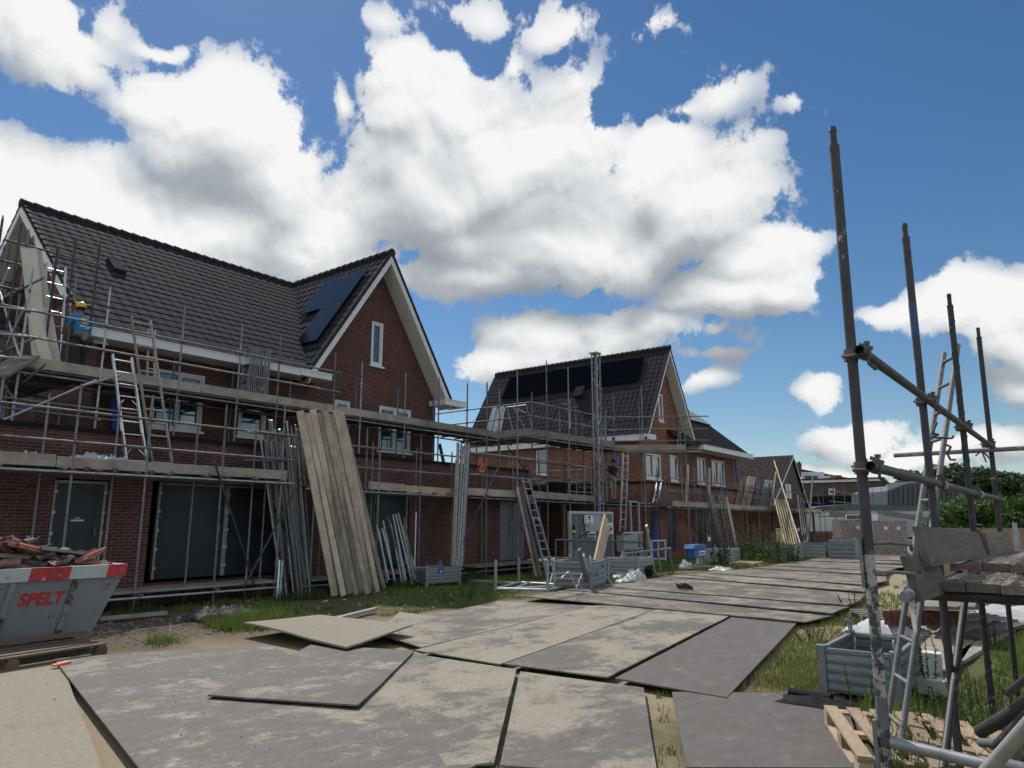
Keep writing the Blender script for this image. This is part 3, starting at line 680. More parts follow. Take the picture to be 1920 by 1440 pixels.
# verge boards and soffits of the front gable, with tiles standing over them
def verge(parent, cx, apex, half, zb, y, ywall, tail=0.0, mat='white'):
    k = (apex - zb) / half
    for s in (-1, 1):
        a = V((cx, y, apex - 0.03)); b = V((cx + s * (half + tail), y, zb - tail * k - 0.03))
        dn = V((0, 0, -0.30))
        m = MB(); m.extr([a, b, b + dn, a + dn], (0, 0.04, 0)); m.build('verge_board', M[mat], parent)
        m = MB(); off = V((0, 0, -0.27))
        m.extr([a + off + V((0, 0.04, 0)), b + off + V((0, 0.04, 0)), b + off + V((0, ywall - y, 0)), a + off + V((0, ywall - y, 0))], (0, 0, -0.02)); m.build('soffit', M['soffit'], parent)
verge(h1, GX, GA, 3.03, EV, GY, YF)
def verge_tiles(parent, cx, apex, half, zb, y, step=0.335):
    k = V((half, 0, zb - apex)); n = int(k.length / step)
    m = MB()
    for s in (-1, 1):
        for i in range(n + 1):
            a = V((cx + s * half * i / n, y + 0.045, apex + (zb - apex) * i / n + 0.05)); b = V((cx + s * half * (i + 1.06) / n, y + 0.045, apex + (zb - apex) * (i + 1.06) / n + 0.02))
            m.tube(a + V((0, 0, .0)), b + V((0, 0, 0.035)), 0.055, 7, 0.062)
    return m.build('verge_tiles', M['ridge'], parent)
verge_tiles(h1, GX, GA, 3.03, EV, GY - 0.03)
# left gable verge (faces the camera side): slopes along Y
for s in (-1, 1):
    a = V((6.38, RY, RZ - 0.02)); b = V((6.38, RY + s * 5.35, EV - 0.02))
    m = MB(); m.extr([a, b, b + V((0, 0, -.27)), a + V((0, 0, -.27))], (0.035, 0, 0)); m.build('verge_board', M['white'], h1)
    m = MB(); o = V((0, 0, -.24)); m.extr([a + o + V((.036, 0, 0)), b + o + V((.036, 0, 0)), b + o + V((.52, 0, 0)), a + o + V((.52, 0, 0))], (0, 0, -0.02)); m.build('soffit', M['soffit'], h1)
    m = MB(); n = 20
    for i in range(n): 
        p = a.lerp(b, i / n); q = a.lerp(b, (i + 1.05) / n); m.tube(p + V((0.04, 0, .05)), q + V((.04, 0, .09)), 0.055, 7, 0.06)
    m.build('verge_tiles', M['ridge'], h1)
# box gutters
def box_gutter(parent, x0, x1, y0, y1, z0, z1):
    m = MB(); m.box((x0, y0, z0), (x1, y0 + 0.03, z1)); m.box((x0, y0 + 0.03, z0), (x0 + 0.03, y1, z1)); m.box((x1 - 0.03, y0 + 0.03, z0), (x1, y1, z1)); m.box((x0 + 0.03, y0 + 0.03, z0), (x1 - 0.03, y1, z0 + 0.03))
    m.box((x0 - 0.02, y0 - 0.02, z1), (x1 + 0.02, y0 + 0.05, z1 + 0.025))
    return m.build('gutter', M['white'], parent)
box_gutter(h1, 6.45, 12.0, 16.78, 17.48, 5.78, 5.95)
box_gutter(h1, 12.0, 13.05, 16.70, 17.48, 5.78, 5.95)
box_gutter(h1, 17.95, 19.05, 16.70, 17.48, 5.72, 5.9)
# roof vent on the main slope
def on_slope(px, py, O, Nn):
    r = V(ray(px, py)); t = (V(O) - V((0, 0, CH))).dot(Nn) / r.dot(Nn); return V((0, 0, CH)) + r * t
NM = V((1, 0, 0)).cross(sl.normalized()); NM = NM if NM.z > 0 else -NM
vp = on_slope(216, 505, (6.4, 16.95, EV), NM)
m = MB(); Wn = sl.normalized(); U_ = V((1, 0, 0))
for i in range(8):
    c = vp + Wn * (i * 0.085 - 0.3) + NM * 0.10
    m.bar(c - U_ * 0.17, c + U_ * 0.17, 0.07, 0.15, NM)
m.build('roof_vent', M['tile'], h1)
# solar panels on the left slope of the cross gable
NC = V((0, 1, 0)).cross(sc_.normalized()); NC = NC if NC.z > 0 else -NC
OC = V((GX - 3.03, GY, EV)); Wc = sc_.normalized()
def st(px, py):
    p = on_slope(px, py, OC + NC * 0.16, NC) - OC; return p.dot(V((0, 1, 0))), p.dot(Wc)
sA = st(690, 502); sB = st(650, 565); sC = st(600, 627); sD = st(565, 636); sE = st(576, 578); sF = st(620, 520)
y_r = sA[0]; wp_ = 1.05; ht = (sA[1] - sB[1])
ys = y_r
solar(h1, OC, (0, 1, 0), sc_, [(ys, ys + 1.12, sA[1] - 1.72, sA[1]), (ys + 1.13, ys + 2.25, sA[1] - 1.72, sA[1]), (ys, ys + 1.12, sA[1] - 3.45, sA[1] - 1.73)])

# ---- front extension of house 1 (flat roofed, with doors in foil)
A0 = PY(104, 900, YE).x; A1 = PY(206, 903, YE).x
opn = [(A0, A1, 0.42, 2.52), (7.42, 11.2, 0.42, 2.55), (12.5, 15.0, 0.42, 2.55), (PY(938, 944, YE).x, PY(984, 944, YE).x, 0.35, 2.42)]
wall_open('extension_wall', M['brick1'], h1, 1.0, 20.9, 0.0, ZE, YE, 0.3, opn)
m = MB(); m.box((20.6, YE + 0.3, 0), (20.9, 24, ZE)); m.box((1.0, YE + .3, 0), (1.3, 22, ZE)); m.build('extension_side_wall', M['brick1'], h1)
m = MB(); m.box((1.0, YE - 0.04, ZE), (20.95, YE + 0.05, ZE + 0.09)); m.box((20.86, YE + 0.05, ZE), (20.95, 24, ZE + 0.09)); m.build('roof_edge', M['black'], h1)
m = MB(); m.box((1.3, YE + 0.305, ZE - 0.1), (20.6, YF - 0.005, ZE)); m.box((18.31, YF, ZE - 0.1), (20.6, 24, ZE)); m.box((1.3, YF, ZE - .1), (6.89, 24, ZE)); m.build('flat_roof', M['bitumen'], h1)
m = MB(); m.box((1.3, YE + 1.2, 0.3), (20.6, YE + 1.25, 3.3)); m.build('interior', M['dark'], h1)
foil_panel(h1, A0 + 0.06, A1 - 0.06, 0.45, 2.44, YE + 0.08)
m = MB(); m.box((7.42 - 0.3, YE + 0.3, 0), (7.42, YE + 0.9, 3.3)); m.box((11.2, YE + 0.3, 0), (11.5, YE + 0.9, 3.3)); m.build('recess_wall', M['brick1'], h1)
for i in range(2): foil_panel(h1, 7.85 + i * 1.65, 9.4 + i * 1.65, 0.47, 2.5, YE + 0.5, 'sliding_door')
for i in range(2): foil_panel(h1, 12.56 + i * 1.22, 13.72 + i * 1.22, 0.47, 2.5, YE + 0.1, 'sliding_door')
xa, xb = opn[3][0], opn[3][1]
for i in range(2): foil_panel(h1, xa + 0.05 + i * (xb - xa) / 2, xa - 0.03 + (i + 1) * (xb - xa) / 2, 0.4, 2.36, YE + 0.06, edge=False, mat='foil_light')
m = MB(); c = V(((A0 + A1) / 2, YE + 0.078, 1.72)); m.box((c.x - 0.13, c.y - 0.004, c.z - 0.05), (c.x + 0.13, c.y - 0.001, c.z + 0.05)); lg = m.build('foil_print', M['blue_dark'], h1)
m = MB(); m.box((c.x - 0.12, c.y - 0.008, c.z - 0.012), (c.x + 0.12, c.y - 0.005, c.z + 0.018)); m.box((c.x - 0.05, c.y - 0.008, c.z + 0.04), (c.x + 0.04, c.y - 0.005, c.z + 0.055)); m.build('print_band', M['print_white'], lg)

# ---- house 2
h2 = thing('brick_house', 'orange red brick house with a long row of solar panels on its steep roof', 'house', (38, YF, 0))
B = PY(1256, 653, GY); HX, HA = B.x, B.z
hl = PY(1214, 812, GY).x; HH = HX - hl; HZ = 6.2
hk = (HA - HZ) / HH; YB = 29.7
M2 = M['brick2']
wx = lambda a, b, y=YF: (PY(a, 870, y).x, PY(b, 870, y).x)
g1 = [(*wx(1211, 1240), 3.95, 5.35), (*wx(1256.5, 1271.5), 3.95, 5.45)]
gwin = (PY(1234, 740, YF).x, PY(1243, 740, YF).x, 7.25, 8.85)
XR = HX + HH - 0.15; XL = HX - HH + 0.2
wall_open('gable_wall', M2, h2, XL, XR, ZE - 0.4, 6.3, YF, 0.3, g1)
gable_tri(M2, h2, HX, HA - 0.3, HH - 0.2, 6.3, YF, gwin)
r1 = [(*wx(1307, 1323), 3.97, 5.6), (*wx(1334, 1358), 3.97, 5.6)]
wall_open('wing_wall', M2, h2, XR, 47.55, ZE - 0.4, 6.05, YF - 0.004, 0.3, r1)
lw = (PX(1027, 866, XL).y, PX(1005, 866, XL).y)
wall_open('side_wall', M2, h2, YF + 0.3, 29.4, 0.3, 6.3, XL, 0.3, [(lw[0], lw[1], 4.35, 5.8)], 'Y')
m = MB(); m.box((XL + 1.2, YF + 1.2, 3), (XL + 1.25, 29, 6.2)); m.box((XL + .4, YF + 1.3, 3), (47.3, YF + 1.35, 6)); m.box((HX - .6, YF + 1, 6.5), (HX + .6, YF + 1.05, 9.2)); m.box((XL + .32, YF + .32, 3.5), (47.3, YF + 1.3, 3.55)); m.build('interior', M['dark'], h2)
m = MB(); m.box((47.25, YF + 0.3, 0.3), (47.55, 26, 6.0)); m.box((XL, 29.4, 0.3), (XR, 29.7, 6.2)); m.build('rear_wall', M2, h2)
for a, t in ((g1[0], (0, 1)), (g1[1], (0,)), (r1[0], (0,)), (r1[1], (0, 1))):
    window(h2, *a, YF - (0.004 if a in r1 else 0), panes=2 if a in (g1[0], r1[1]) else 1, tilt=t)
window(h2, *gwin, YF, panes=1, tilt=0)
window(h2, lw[0], lw[1], 4.35, 5.8, XL, 'Y', panes=1, tilt=9)
s2 = V((HH, 0, HA - HZ)); S2 = s2.length
tiled('roof', (HX - HH, GY, HZ), (0, 1, 0), s2, YB - GY, S2, lambda s, t: True, M['tile'], h2, nu=5)
s3 = V((0, 21.9 - 16.45, 10.5 - 6.05)); S3 = s3.length
OW = V((HX + 0.4, 16.45, 6.05))
tiled('wing_roof', OW, (1, 0, 0), s3, 48.0 - OW.x, S3, lambda s, t: OW.x + s > HX + (HA - (6.05 + 4.45 * t / S3)) / hk - 0.1, M['tile'], h2, nu=5)
m = MB(); m.add([(HX - HH, GY, HZ), (HX, GY, HA), (HX, YB, HA), (HX - HH, YB, HZ)], [(0, 1, 2, 3)]); m.add([(HX + HH, GY, HZ), (HX, GY, HA), (HX, YB, HA), (HX + HH, YB, HZ)], [(0, 1, 2, 3)])
m.add([OW, (48, 16.45, 6.05), (48, 21.9, 10.5), (OW.x, 21.9, 10.5)], [(0, 1, 2, 3)]); m.add([(48, 27.3, 6.05), (48, 21.9, 10.5), (OW.x, 21.9, 10.5), (OW.x, 27.3, 6.05)], [(0, 1, 2, 3)]); m.build('roof_deck', M['tile_old'], h2)
ridge_caps((HX, GY - 0.03, HA + 0.06), (HX, YB, HA + 0.06), M['ridge'], h2, 0.13)
verge(h2, HX, HA, HH, HZ, GY, YF); verge_tiles(h2, HX, HA, HH, HZ, GY - 0.03)
N2 = V((0, 1, 0)).cross(s2.normalized()); N2 = N2 if N2.z > 0 else -N2; O2 = V((HX - HH, GY, HZ)); W2 = s2.normalized()
def st2(px, py):
    p = on_slope(px, py, O2 + N2 * 0.16, N2) - O2; return p.y, p.dot(W2)
a_ = st2(1210, 670); b_ = st2(1193, 715.6); c_ = st2(961, 705.6); d_ = st2(936, 748.4)
n8 = 8; yy0, yy1 = (a_[0] + b_[0]) / 2, (c_[0] + d_[0]) / 2; tt1 = (a_[1] + c_[1]) / 2; tt0 = (b_[1] + d_[1]) / 2
solar(h2, O2, (0, 1, 0), s2, [(yy0 + i * (yy1 - yy0) / n8, yy0 + (i + 1) * (yy1 - yy0) / n8 - 0.001, tt0, tt1) for i in range(n8)], pv='pv_dark')
NW = V((1, 0, 0)).cross(s3.normalized()); NW = NW if NW.z > 0 else -NW
solar(h2, OW, (1, 0, 0), s3, [(48 - OW.x - 3.6 + i * 1.15, 48 - OW.x - 2.5 + i * 1.15, S3 - 3.6, S3 - 1.9) for i in range(3)])
vq = on_slope(1090, 742, O2, N2)
m = MB()
for i in range(8):
    c = vq + W2 * (i * 0.09 - 0.25) + N2 * 0.22; m.bar(c - V((0, .3, 0)), c + V((0, .3, 0)), 0.075, 0.34, N2)
m.build('roof_vent', M['tile'], h2)
m = MB(); x0 = HX - HH - 0.16
m.box((x0, GY - 0.2, 5.92), (x0 + 0.03, YB, 6.2)); m.box((x0 + .03, GY - 0.2, 5.92), (x0 + 0.5, YB, 5.95)); m.box((x0 + .03, GY - 0.2, 5.95), (x0 + 0.75, GY - 0.17, 6.2)); m.box((x0 - .02, GY - .22, 6.2), (x0 + .05, YB, 6.225)); m.build('gutter', M['white'], h2)
box_gutter(h2, HX + HH - 0.5, 48.1, 16.28, 17.45, 5.85, 6.12)
XE2 = PZ(1207, 907, 3.4).x + 0.2; YE2 = 15.15
d2 = [(PY(1250, 1000, YE2).x, PY(1271, 1000, YE2).x, 0.3, 2.5), (PY(1306, 1000, YE2).x, PY(1350, 1000, YE2).x, 0.3, 2.5)]
wall_open('extension_wall', M2, h2, XE2, 47.6, 0.0, ZE - 0.02, YE2, 0.3, d2)
m = MB(); m.box((XE2, YE2 + 0.3, 0), (XE2 + 0.3, 24, ZE - 0.02)); m.build('extension_side_wall', M2, h2)
m = MB(); m.box((XE2 - 0.04, YE2 - 0.04, ZE - 0.02), (47.6, YE2 + 0.05, ZE + 0.08)); m.box((XE2 - 0.04, YE2 + 0.05, ZE - 0.02), (XE2 + 0.05, 24, ZE + 0.08)); m.build('roof_edge', M['black'], h2)
m = MB(); m.box((XE2 + .3, YE2 + .305, 3.3), (47.6, YF - 0.01, 3.4)); m.build('flat_roof', M['bitumen'], h2)
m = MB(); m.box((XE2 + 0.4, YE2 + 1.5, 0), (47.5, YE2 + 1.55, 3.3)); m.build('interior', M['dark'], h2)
foil_panel(h2, d2[0][0] + .05, d2[0][1] - .05, 0.3, 2.44, YE2 + .08, edge=False)
for i in range(2): 
    w_ = (d2[1][1] - d2[1][0]) / 2; foil_panel(h2, d2[1][0] + .05 + i * w_, d2[1][0] + w_ - .05 + i * w_, 0.3, 2.44, YE2 + .1, 'sliding_door', False)
# ---- dark carport between the houses
cp = thing('carport', 'dark flat roofed carport set back between the two brick houses', 'carport', (25, 20, 0))
m = MB(); m.box((20.96, 20.5, 0), (XE2 - 0.05, 20.8, 3.0)); m.build('back_wall', M['brick3'], cp)
m = MB(); m.box((20.96, 17.6, 3.0), (XE2 - 0.05, 21, 3.22)); m.build('roof', M['black'], cp)
for x in (22.5, 24.6, 26.9): m = MB(); m.box((x, 17.7, 0), (x + .14, 17.84, 3.0)); m.build('post', M['plank_dark'], cp)

# ---- house 3 beyond
h3 = thing('brick_house', 'darker brick house with mossy tiled roof and white shuttered gable window, beyond the second scaffold', 'house', (58, 17, 0))
a3 = PY(1483, 855, 17.0); K3 = a3.x; Z3 = a3.z
m = MB(); z0 = 3.0; hh = 4.4
lft = V((K3 - 6.0, 17, 2.9))
m.extr([(K3 - 6, 17, 1.2), (K3 + 3.2, 17, 1.2), (K3 + 3.2, 17, 3.1), (K3, 17, Z3 - .1), (K3 - 6, 17, 2.7)], (0, .3, 0)); m.build('gable_wall', M['brick3'], h3)
s4 = V((6.2, 0, Z3 - 2.75)); tiled('roof', (K3 - 6.2, 16.8, 2.75), (0, 1, 0), s4, 24, s4.length, lambda s, t: True, M['tile_old'], h3, tw=.34, th=.36, nu=4)
m = MB(); m.add([(K3, 16.8, Z3), (K3, 40, Z3), (K3 + 3.5, 40, 2.8), (K3 + 3.5, 16.8, 2.8)], [(0, 1, 2, 3)]); m.build('roof_deck', M['tile_old'], h3)
for s, w_ in ((-1, 6.2), (1, 3.5)):
    m = MB(); a = V((K3, 16.78, Z3)); b = V((K3 + s * w_, 16.78, 2.75)); m.extr([a, b, b + V((0, 0, -.16)), a + V((0, 0, -.16))], (0, .03, 0)); m.build('verge_board', M['white'], h3)
p0 = PY(1472, 907, 16.98); p1 = PY(1484, 935, 16.98)
m = MB(); m.box((p0.x, 16.95, p1.z), (p1.x, 16.99, p0.z)); m.build('window', M['white'], h3)
p0 = PY(1488, 868, 26); m = MB(); m.box((p0.x - .2, 26, 5), (p0.x + 1.4, 27, p0.z)); m.build('chimney', M['brick3'], h3)
cq = thing('carport', 'black shadowed carport with timber posts beside the orange red house, under the far scaffold', 'carport', (52, 19, 0))
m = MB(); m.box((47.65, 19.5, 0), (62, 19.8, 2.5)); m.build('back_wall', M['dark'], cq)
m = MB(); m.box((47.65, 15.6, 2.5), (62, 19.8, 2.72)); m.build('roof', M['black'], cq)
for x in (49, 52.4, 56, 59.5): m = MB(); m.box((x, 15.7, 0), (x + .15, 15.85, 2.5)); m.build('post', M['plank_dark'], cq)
# ------------------------------------------------------------------ scaffolds: each one is a thing; tubes, boards and couplers are its parts
cm = MB(); cm.tube((0, 0, -0.035), (0, 0, 0.035), 0.037, 8); cm.box((0.02, -0.02, -0.045), (0.062, 0.02, 0.045)); cm.tube((0.03, -0.05, 0.0), (0.03, 0.05, 0.0), 0.03, 6); cm.tube((0.0, 0.03, 0.02), (0.0, 0.075, 0.02), 0.011, 5)
CPL = None
def coupler(par, p, rz=0.0):
    global CPL
    if CPL is None:
        CPL = cm.build('coupler', M['fitting'], par); CPL.data.transform(wmat(par)); CPL.location = wmat(par).inverted() @ V(p); CPL.rotation_euler = (0, 0, rz); return CPL
    return kid(CPL, par, p, (0, 0, rz))
def tube(par, p, q, name, mat='galv_dull', r=0.0242, n=8, hollow=False):
    m = MB(); m.tube(p, q, r, n, hollow=hollow); return m.build(name, M[mat], par, fix=False)
def post(par, x, y, z0, z1, mat='galv_dull', lean=(0, 0), blue=False, cap=True):
    m = MB(); top = V((x + lean[0], y + lean[1], z1)); m.tube((x, y, z0), top, 0.0242, 8)
    if cap: m.tube(top, top + V((0, 0, 0.07)), 0.015, 6)
    o = m.build('standard', M[mat], par, fix=False)
    if blue:
        f = (z1 - 0.45 - z0) / (z1 - z0); c = V((x, y, z0)).lerp(top, f); MB().tube(c, c + V((0, 0, 0.07)), 0.0255, 8).build('blue_band', M['bluetape'], o)
    return o
def board(par, p, q, w=0.20, h=0.045, name='deck_board', mat='plank_x', up=(0, 0, 1)):
    m = MB(); m.bar(p, q, w, h, up); return m.build(name, M[mat], par)
def deck(par, x0, x1, y0, y1, z, axis='X', mat='plank_x', L_=4.0, w=0.225):
    """boards laid side by side, ends staggered"""
    if axis == 'X':
        y = y0 + w / 2
        while y < y1:
            x = x0
            while x < x1 - 0.05:
                e = min(x1, x + L_); board(par, (x, y, z + rnd(-.006, .006)), (e - 0.01, y, z + rnd(-.006, .006)), w - 0.012, 0.045, 'deck_board', mat); x = e
            y += w
    else:
        x = x0 + w / 2
        while x < x1:
            y = y0
            while y < y1 - 0.05:
                e = min(y1, y + L_); board(par, (x, y, z + rnd(-.006, .006)), (x, e - 0.01, z + rnd(-.006, .006)), w - 0.012, 0.045, 'deck_board', mat.replace('_x', '_y')); y = e
            x += w
def toe(par, p, q, h=0.21, mat='toe_x', seg=3.9):
    p, q = V(p), V(q); d = (q - p); n = max(1, int(round(d.length / seg)))
    for i in range(n):
        a = p + d * (i / n); b = p + d * ((i + 1) / n) - d.normalized() * 0.012
        off = V((0, 0, rnd(-.012, .012)))
        board(par, a + off, b + off + V((0, 0, rnd(-.01, .01))), 0.032, h, 'toe_board', mat)

# ---- lower left scaffold of house 1
YO, YI = 14.4, 15.02
s1 = thing('scaffold', 'lower scaffold before the foil-covered doors of the dark red house, with grey toe board', 'scaffold', (7, YO, 0))
for x, t, b in ((2.6, 4.1, 0), (4.25, 4.1, 0), (5.49, 4.18, 0), (6.83, 4.15, 1), (8.46, 4.17, 0), (9.95, 4.35, 1)):
    post(s1, x, YO, 0, t, lean=(rnd(-.03, .03), 0), blue=False if x < 9 else True)
    for z in (2.6, 3.16, 3.72): coupler(s1, (x, YO, z), rnd(-.3, .3))
    coupler(s1, (x, YO, 0.28), 0)
for x in (3.6, 5.18, 6.47, 8.16, 9.6): post(s1, x, YI, 0, 4.02)
for z in (3.72, 3.15): tube(s1, (1.5, YO - 0.05, z + .01), (10.3, YO - 0.05, z - 0.02), 'ledger')
tube(s1, (1.5, YO - 0.05, 2.60), (10.25, YO - 0.05, 2.58), 'ledger', 'galv'); tube(s1, (1.5, YI, 2.60), (10.25, YI, 2.58), 'ledger')
tube(s1, (5.8, YO - 0.05, 0.26), (10.1, YO - 0.05, 0.24), 'ledger', 'galv'); tube(s1, (5.8, YI, 0.26), (10.1, YI, 0.24), 'ledger')
for x in (3.0, 4.3, 5.3, 5.9, 6.6, 7.2, 8.0, 8.5, 9.2, 9.9): tube(s1, (x, YO - 0.2, 2.645), (x, YI + 0.15, 2.645), 'transom')
for x in (6.1, 6.9, 8.46, 9.9): tube(s1, (x, YO - 0.2, 0.31), (x, YI + 0.15, 0.31), 'transom')
for x in (5.7, 6.2, 6.9, 7.3, 8.1, 9.2): 
    o = coupler(s1, (x, YO - 0.05, 2.66), 0.4)
deck(s1, 1.6, 10.15, YO + 0.03, YI + 0.05, 2.70, mat='plank_dark')
toe(s1, (1.6, YO + 0.0, 2.77), (5.2, YO + 0.0, 2.77), 0.22); toe(s1, (5.21, YO, 2.76), (10.1, YO, 2.76), 0.2)
deck(s1, 5.9, 10.05, YO - 0.05, YI + 0.25, 0.37, mat='plank_x')
tube(s1, (8.2, YO - 0.1, 2.95), (9.35, YO - 0.1, 0.35), 'brace', 'tube_dark'); tube(s1, (10.65, YO - 0.12, 3.15), (9.1, YO - 0.1, 0.3), 'brace', 'tube_dark')
for z in (3.72, 3.10): tube(s1, (8.9, YO - .12, z - .06), (10.25, YO + 0.25, z + 0.02), 'ledger')
tube(s1, (9.95, YO + .62, 0), (9.95, YO + .62, 4.1), 'standard')

# ---- upper scaffold of house 1, standing in front of the eaves on the flat roof
YU = 16.2; ZD = 4.78
s2_ = thing('scaffold', 'upper scaffold under the eaves of the dark red house, where the worker stands', 'scaffold', (10, YU, ZE))
ux = [(4.99, 6.72, 1), (6.51, 6.74, 1), (8.22, 6.68, 0), (9.75, 6.62, 0), (10.9, 6.62, 0), (12.75, 6.45, 0), (13.75, 6.36, 1), (15.55, 6.3, 0), (17.1, 6.4, 0), (18.55, 6.45, 0)]
for x, t, b in ux:
    post(s2_, x, YU, 3.62 if x > 5.5 else 2.9, t, 'galv' if b else 'galv_dull', blue=bool(b))
    for z in (4.62, 5.36, 5.9):
        if z < 5 or x < 12.9: coupler(s2_, (x, YU, z), rnd(-.3, .3))
for x, t in ((8.6, 5.9), (10.2, 6.25), (12.0, 6.3), (14.4, 6.1), (16.2, 6.05), (17.9, 6.1)): post(s2_, x, YU + 1.02, 3.56, t)
tube(s2_, (4.2, YU - 0.05, 5.90), (12.95, YU - 0.05, 5.92), 'ledger'); tube(s2_, (4.2, YU - 0.05, 5.36), (12.95, YU - 0.05, 5.36), 'ledger')
tube(s2_, (4.4, YU - 0.05, 4.62), (20.2, YU - 0.05, 4.60), 'ledger'); tube(s2_, (4.4, YU + 1.05, 4.62), (20.2, YU + 1.05, 4.60), 'ledger')
for i in range(22): tube(s2_, (4.8 + i * 0.72, YU - 0.15, 4.665), (4.8 + i * 0.72, YU + 1.15, 4.665), 'transom', 'tube_dark')
deck(s2_, 5.0, 20.0, YU + 0.02, YU + 1.14, 4.725, mat='plank_dark')
toe(s2_, (5.05, YU, 4.87), (20.0, YU, 4.84), 0.21)
board(s2_, (9.3, YU + 0.9, 4.96), (11.6, YU + 0.9, 4.95), 0.035, 0.2, 'toe_board', 'plank_dark')
tube(s2_, PY(5, 788, 15.9), PY(181, 712, 15.9), 'brace', 'galv'); tube(s2_, PY(150, 725, 15.7), PY(226, 704, 15.7), 'brace', 'galv_dull')
tube(s2_, PY(46, 716, 16.2), PY(86, 682, 15.2), 'brace')
for z in (4.05, 3.85): tube(s2_, (4.6, 15.95, z), (7.3, 15.95, z - 0.02), 'ledger')
tube(s2_, (6.3, 15.5, 3.75), (6.6, 17.0, 4.0), 'transom')

# ---- side scaffold running back along the left gable
s3_ = thing('scaffold', 'tall scaffold climbing the left gable wall beside the leaning pale planks', 'scaffold', (5.6, 20, 0))
for y, t in ((17.6, 8.1), (19.1, 8.6), (20.8, 9.6), (22.6, 9.8), (24.4, 9.2)):
    post(s3_, 5.25, y, 0.0 + 3.5, t - rnd(0, .6)); post(s3_, 6.35, y + .1, 3.5, t - rnd(0.2, 1.0), 'galv_dull')
for z in (5.36, 6.65): tube(s3_, (5.2, YU, z), (5.2, 25, z), 'ledger')
for z in (6.65,): tube(s3_, (6.4, 17.2, z), (6.4, 25, z), 'ledger')
for y in (17.6, 19.1, 20.8, 22.6, 24.4):
    for z in (4.62, 6.65, 7.7): tube(s3_, (4.8, y - .05, z), (6.75, y - .05, z), 'transom', 'galv_dull' if z < 6 else 'tube_dark')
    coupler(s3_, (5.22, y, 6.65), 1.2); coupler(s3_, (5.22, y, 7.2), 1.2)
deck(s3_, 5.2, 6.4, 17.5, 25, 6.72, 'Y', 'plank_x'); deck(s3_, 4.3, 6.4, 17.35, 25, 4.72, 'Y', 'plank_x')
board(s3_, (4.3, 17.2, 4.86), (4.3, 24.8, 4.86), 0.03, 0.21, 'toe_board', 'toe_y')
tube(s3_, (5.15, 16.3, 4.6), (5.15, 19.2, 7.4), 'brace', 'galv'); tube(s3_, (5.15, 20.8, 4.6), (5.15, 18.2, 7.3), 'brace', 'galv'); tube(s3_, (5.12, 16.6, 6.3), (5.12, 18.8, 4.2), 'brace', 'galv'); tube(s3_, (4.2, 16.2, 5.1), (5.1, 16.2, 3.9), 'brace')
for x, t in ((3.9, 6.35), (4.15, 8.3)): post(s3_, x, 17.1 if t > 7 else YU, 3.6, t, 'galv', blue=True)
for z in (5.9, 5.36, 4.9): tube(s3_, (3.4, YU + .1, z - .12), (5.1, YU - .1, z), 'ledger', 'galv')

for a_, b_ in (((142, 450), (131, 640)), ((187, 460), (166, 640)), ((108, 468), (97, 640)), ((5, 410), (-8, 640)), ((40, 420), (22, 640))):
    ta, tb = PY(*a_, 16.75), PY(*b_, 16.75); post(s3_ if a_[0] < 50 else s2_, ta.x, 16.75, 4.6, ta.z, 'tube_dark')

# ---- lower middle scaffold of house 1
s4_ = thing('scaffold', 'lower scaffold with yellowish toe board, right of the leaning plank stack', 'scaffold', (14, YO, 0))
for x, t in ((10.9, 4.2), (12.49, 4.08), (12.95, 3.85), (14.5, 4.07), (16.1, 4.03)):
    post(s4_, x, YO, 0, t, blue=(x == 16.1))
    for z in (2.47, 3.1, 3.62): coupler(s4_, (x, YO, z), rnd(-.3, .3))
for x in (11.6, 13.25, 14.95, 16.5): post(s4_, x, YI, 0, 3.8)
tube(s4_, (10.6, YO - .05, 3.62), (16.5, YO - .05, 3.62), 'ledger'); tube(s4_, (10.6, YO - .05, 3.08), (16.5, YO - .05, 3.08), 'ledger')
tube(s4_, (10.6, YO - .05, 2.47), (16.5, YO - .05, 2.43), 'ledger', 'galv'); tube(s4_, (10.6, YI, 2.47), (16.5, YI, 2.43), 'ledger')
for i in range(10): tube(s4_, (10.8 + i * .6, YO - .18, 2.5), (10.8 + i * .6, YI + .12, 2.5), 'transom')
deck(s4_, 10.7, 16.3, YO + 0.03, YI + .05, 2.56, mat='plank_dark')
toe(s4_, (12.6, YO, 2.63), (13.9, YO, 2.60), .2); toe(s4_, (13.92, YO, 2.60), (16.1, YO, 2.56), .2, 'new_wood')
deck(s4_, 10.9, 16.4, YO - 0.02, YI + .2, 0.33); tube(s4_, (10.6, YO - .05, .2), (16.5, YO - .05, .2), 'ledger')

# ---- lower scaffold between the houses
s5 = thing('scaffold', 'lower scaffold between the two brick houses, with orange sling and leaning ladder', 'scaffold', (20, YO, 0))
for x, t in ((17.45, 6.1), (19.08, 6.8), (20.84, 7.44), (22.29, 7.43)):
    post(s5, x, YO, 0, t, 'galv_dull')
    for z in (2.5, 3.2, 3.8): coupler(s5, (x, YO, z), rnd(-.3, .3))
for x in (18.2, 19.9, 21.5, 23.1): post(s5, x, YI + .2, 0, 3.9)
tube(s5, (16.1, YO - .05, 3.80), (22.4, YO - .05, 3.82), 'ledger'); tube(s5, (16.6, YO - .05, 3.12), (22.4, YO - .05, 3.12), 'ledger')
tube(s5, (16.4, YO - .05, 2.42), (29.5, YO - .05, 2.34), 'ledger'); tube(s5, (16.4, YI + .2, 2.42), (29.5, YI + .2, 2.34), 'ledger', 'tube_dark')
for i in range(20): tube(s5, (16.5 + i * .63, YO - .18, 2.45), (16.5 + i * .63, YI + .35, 2.45), 'transom', 'tube_dark')
deck(s5, 16.4, 29.4, YO + .03, YI + .25, 2.51, mat='plank_dark')
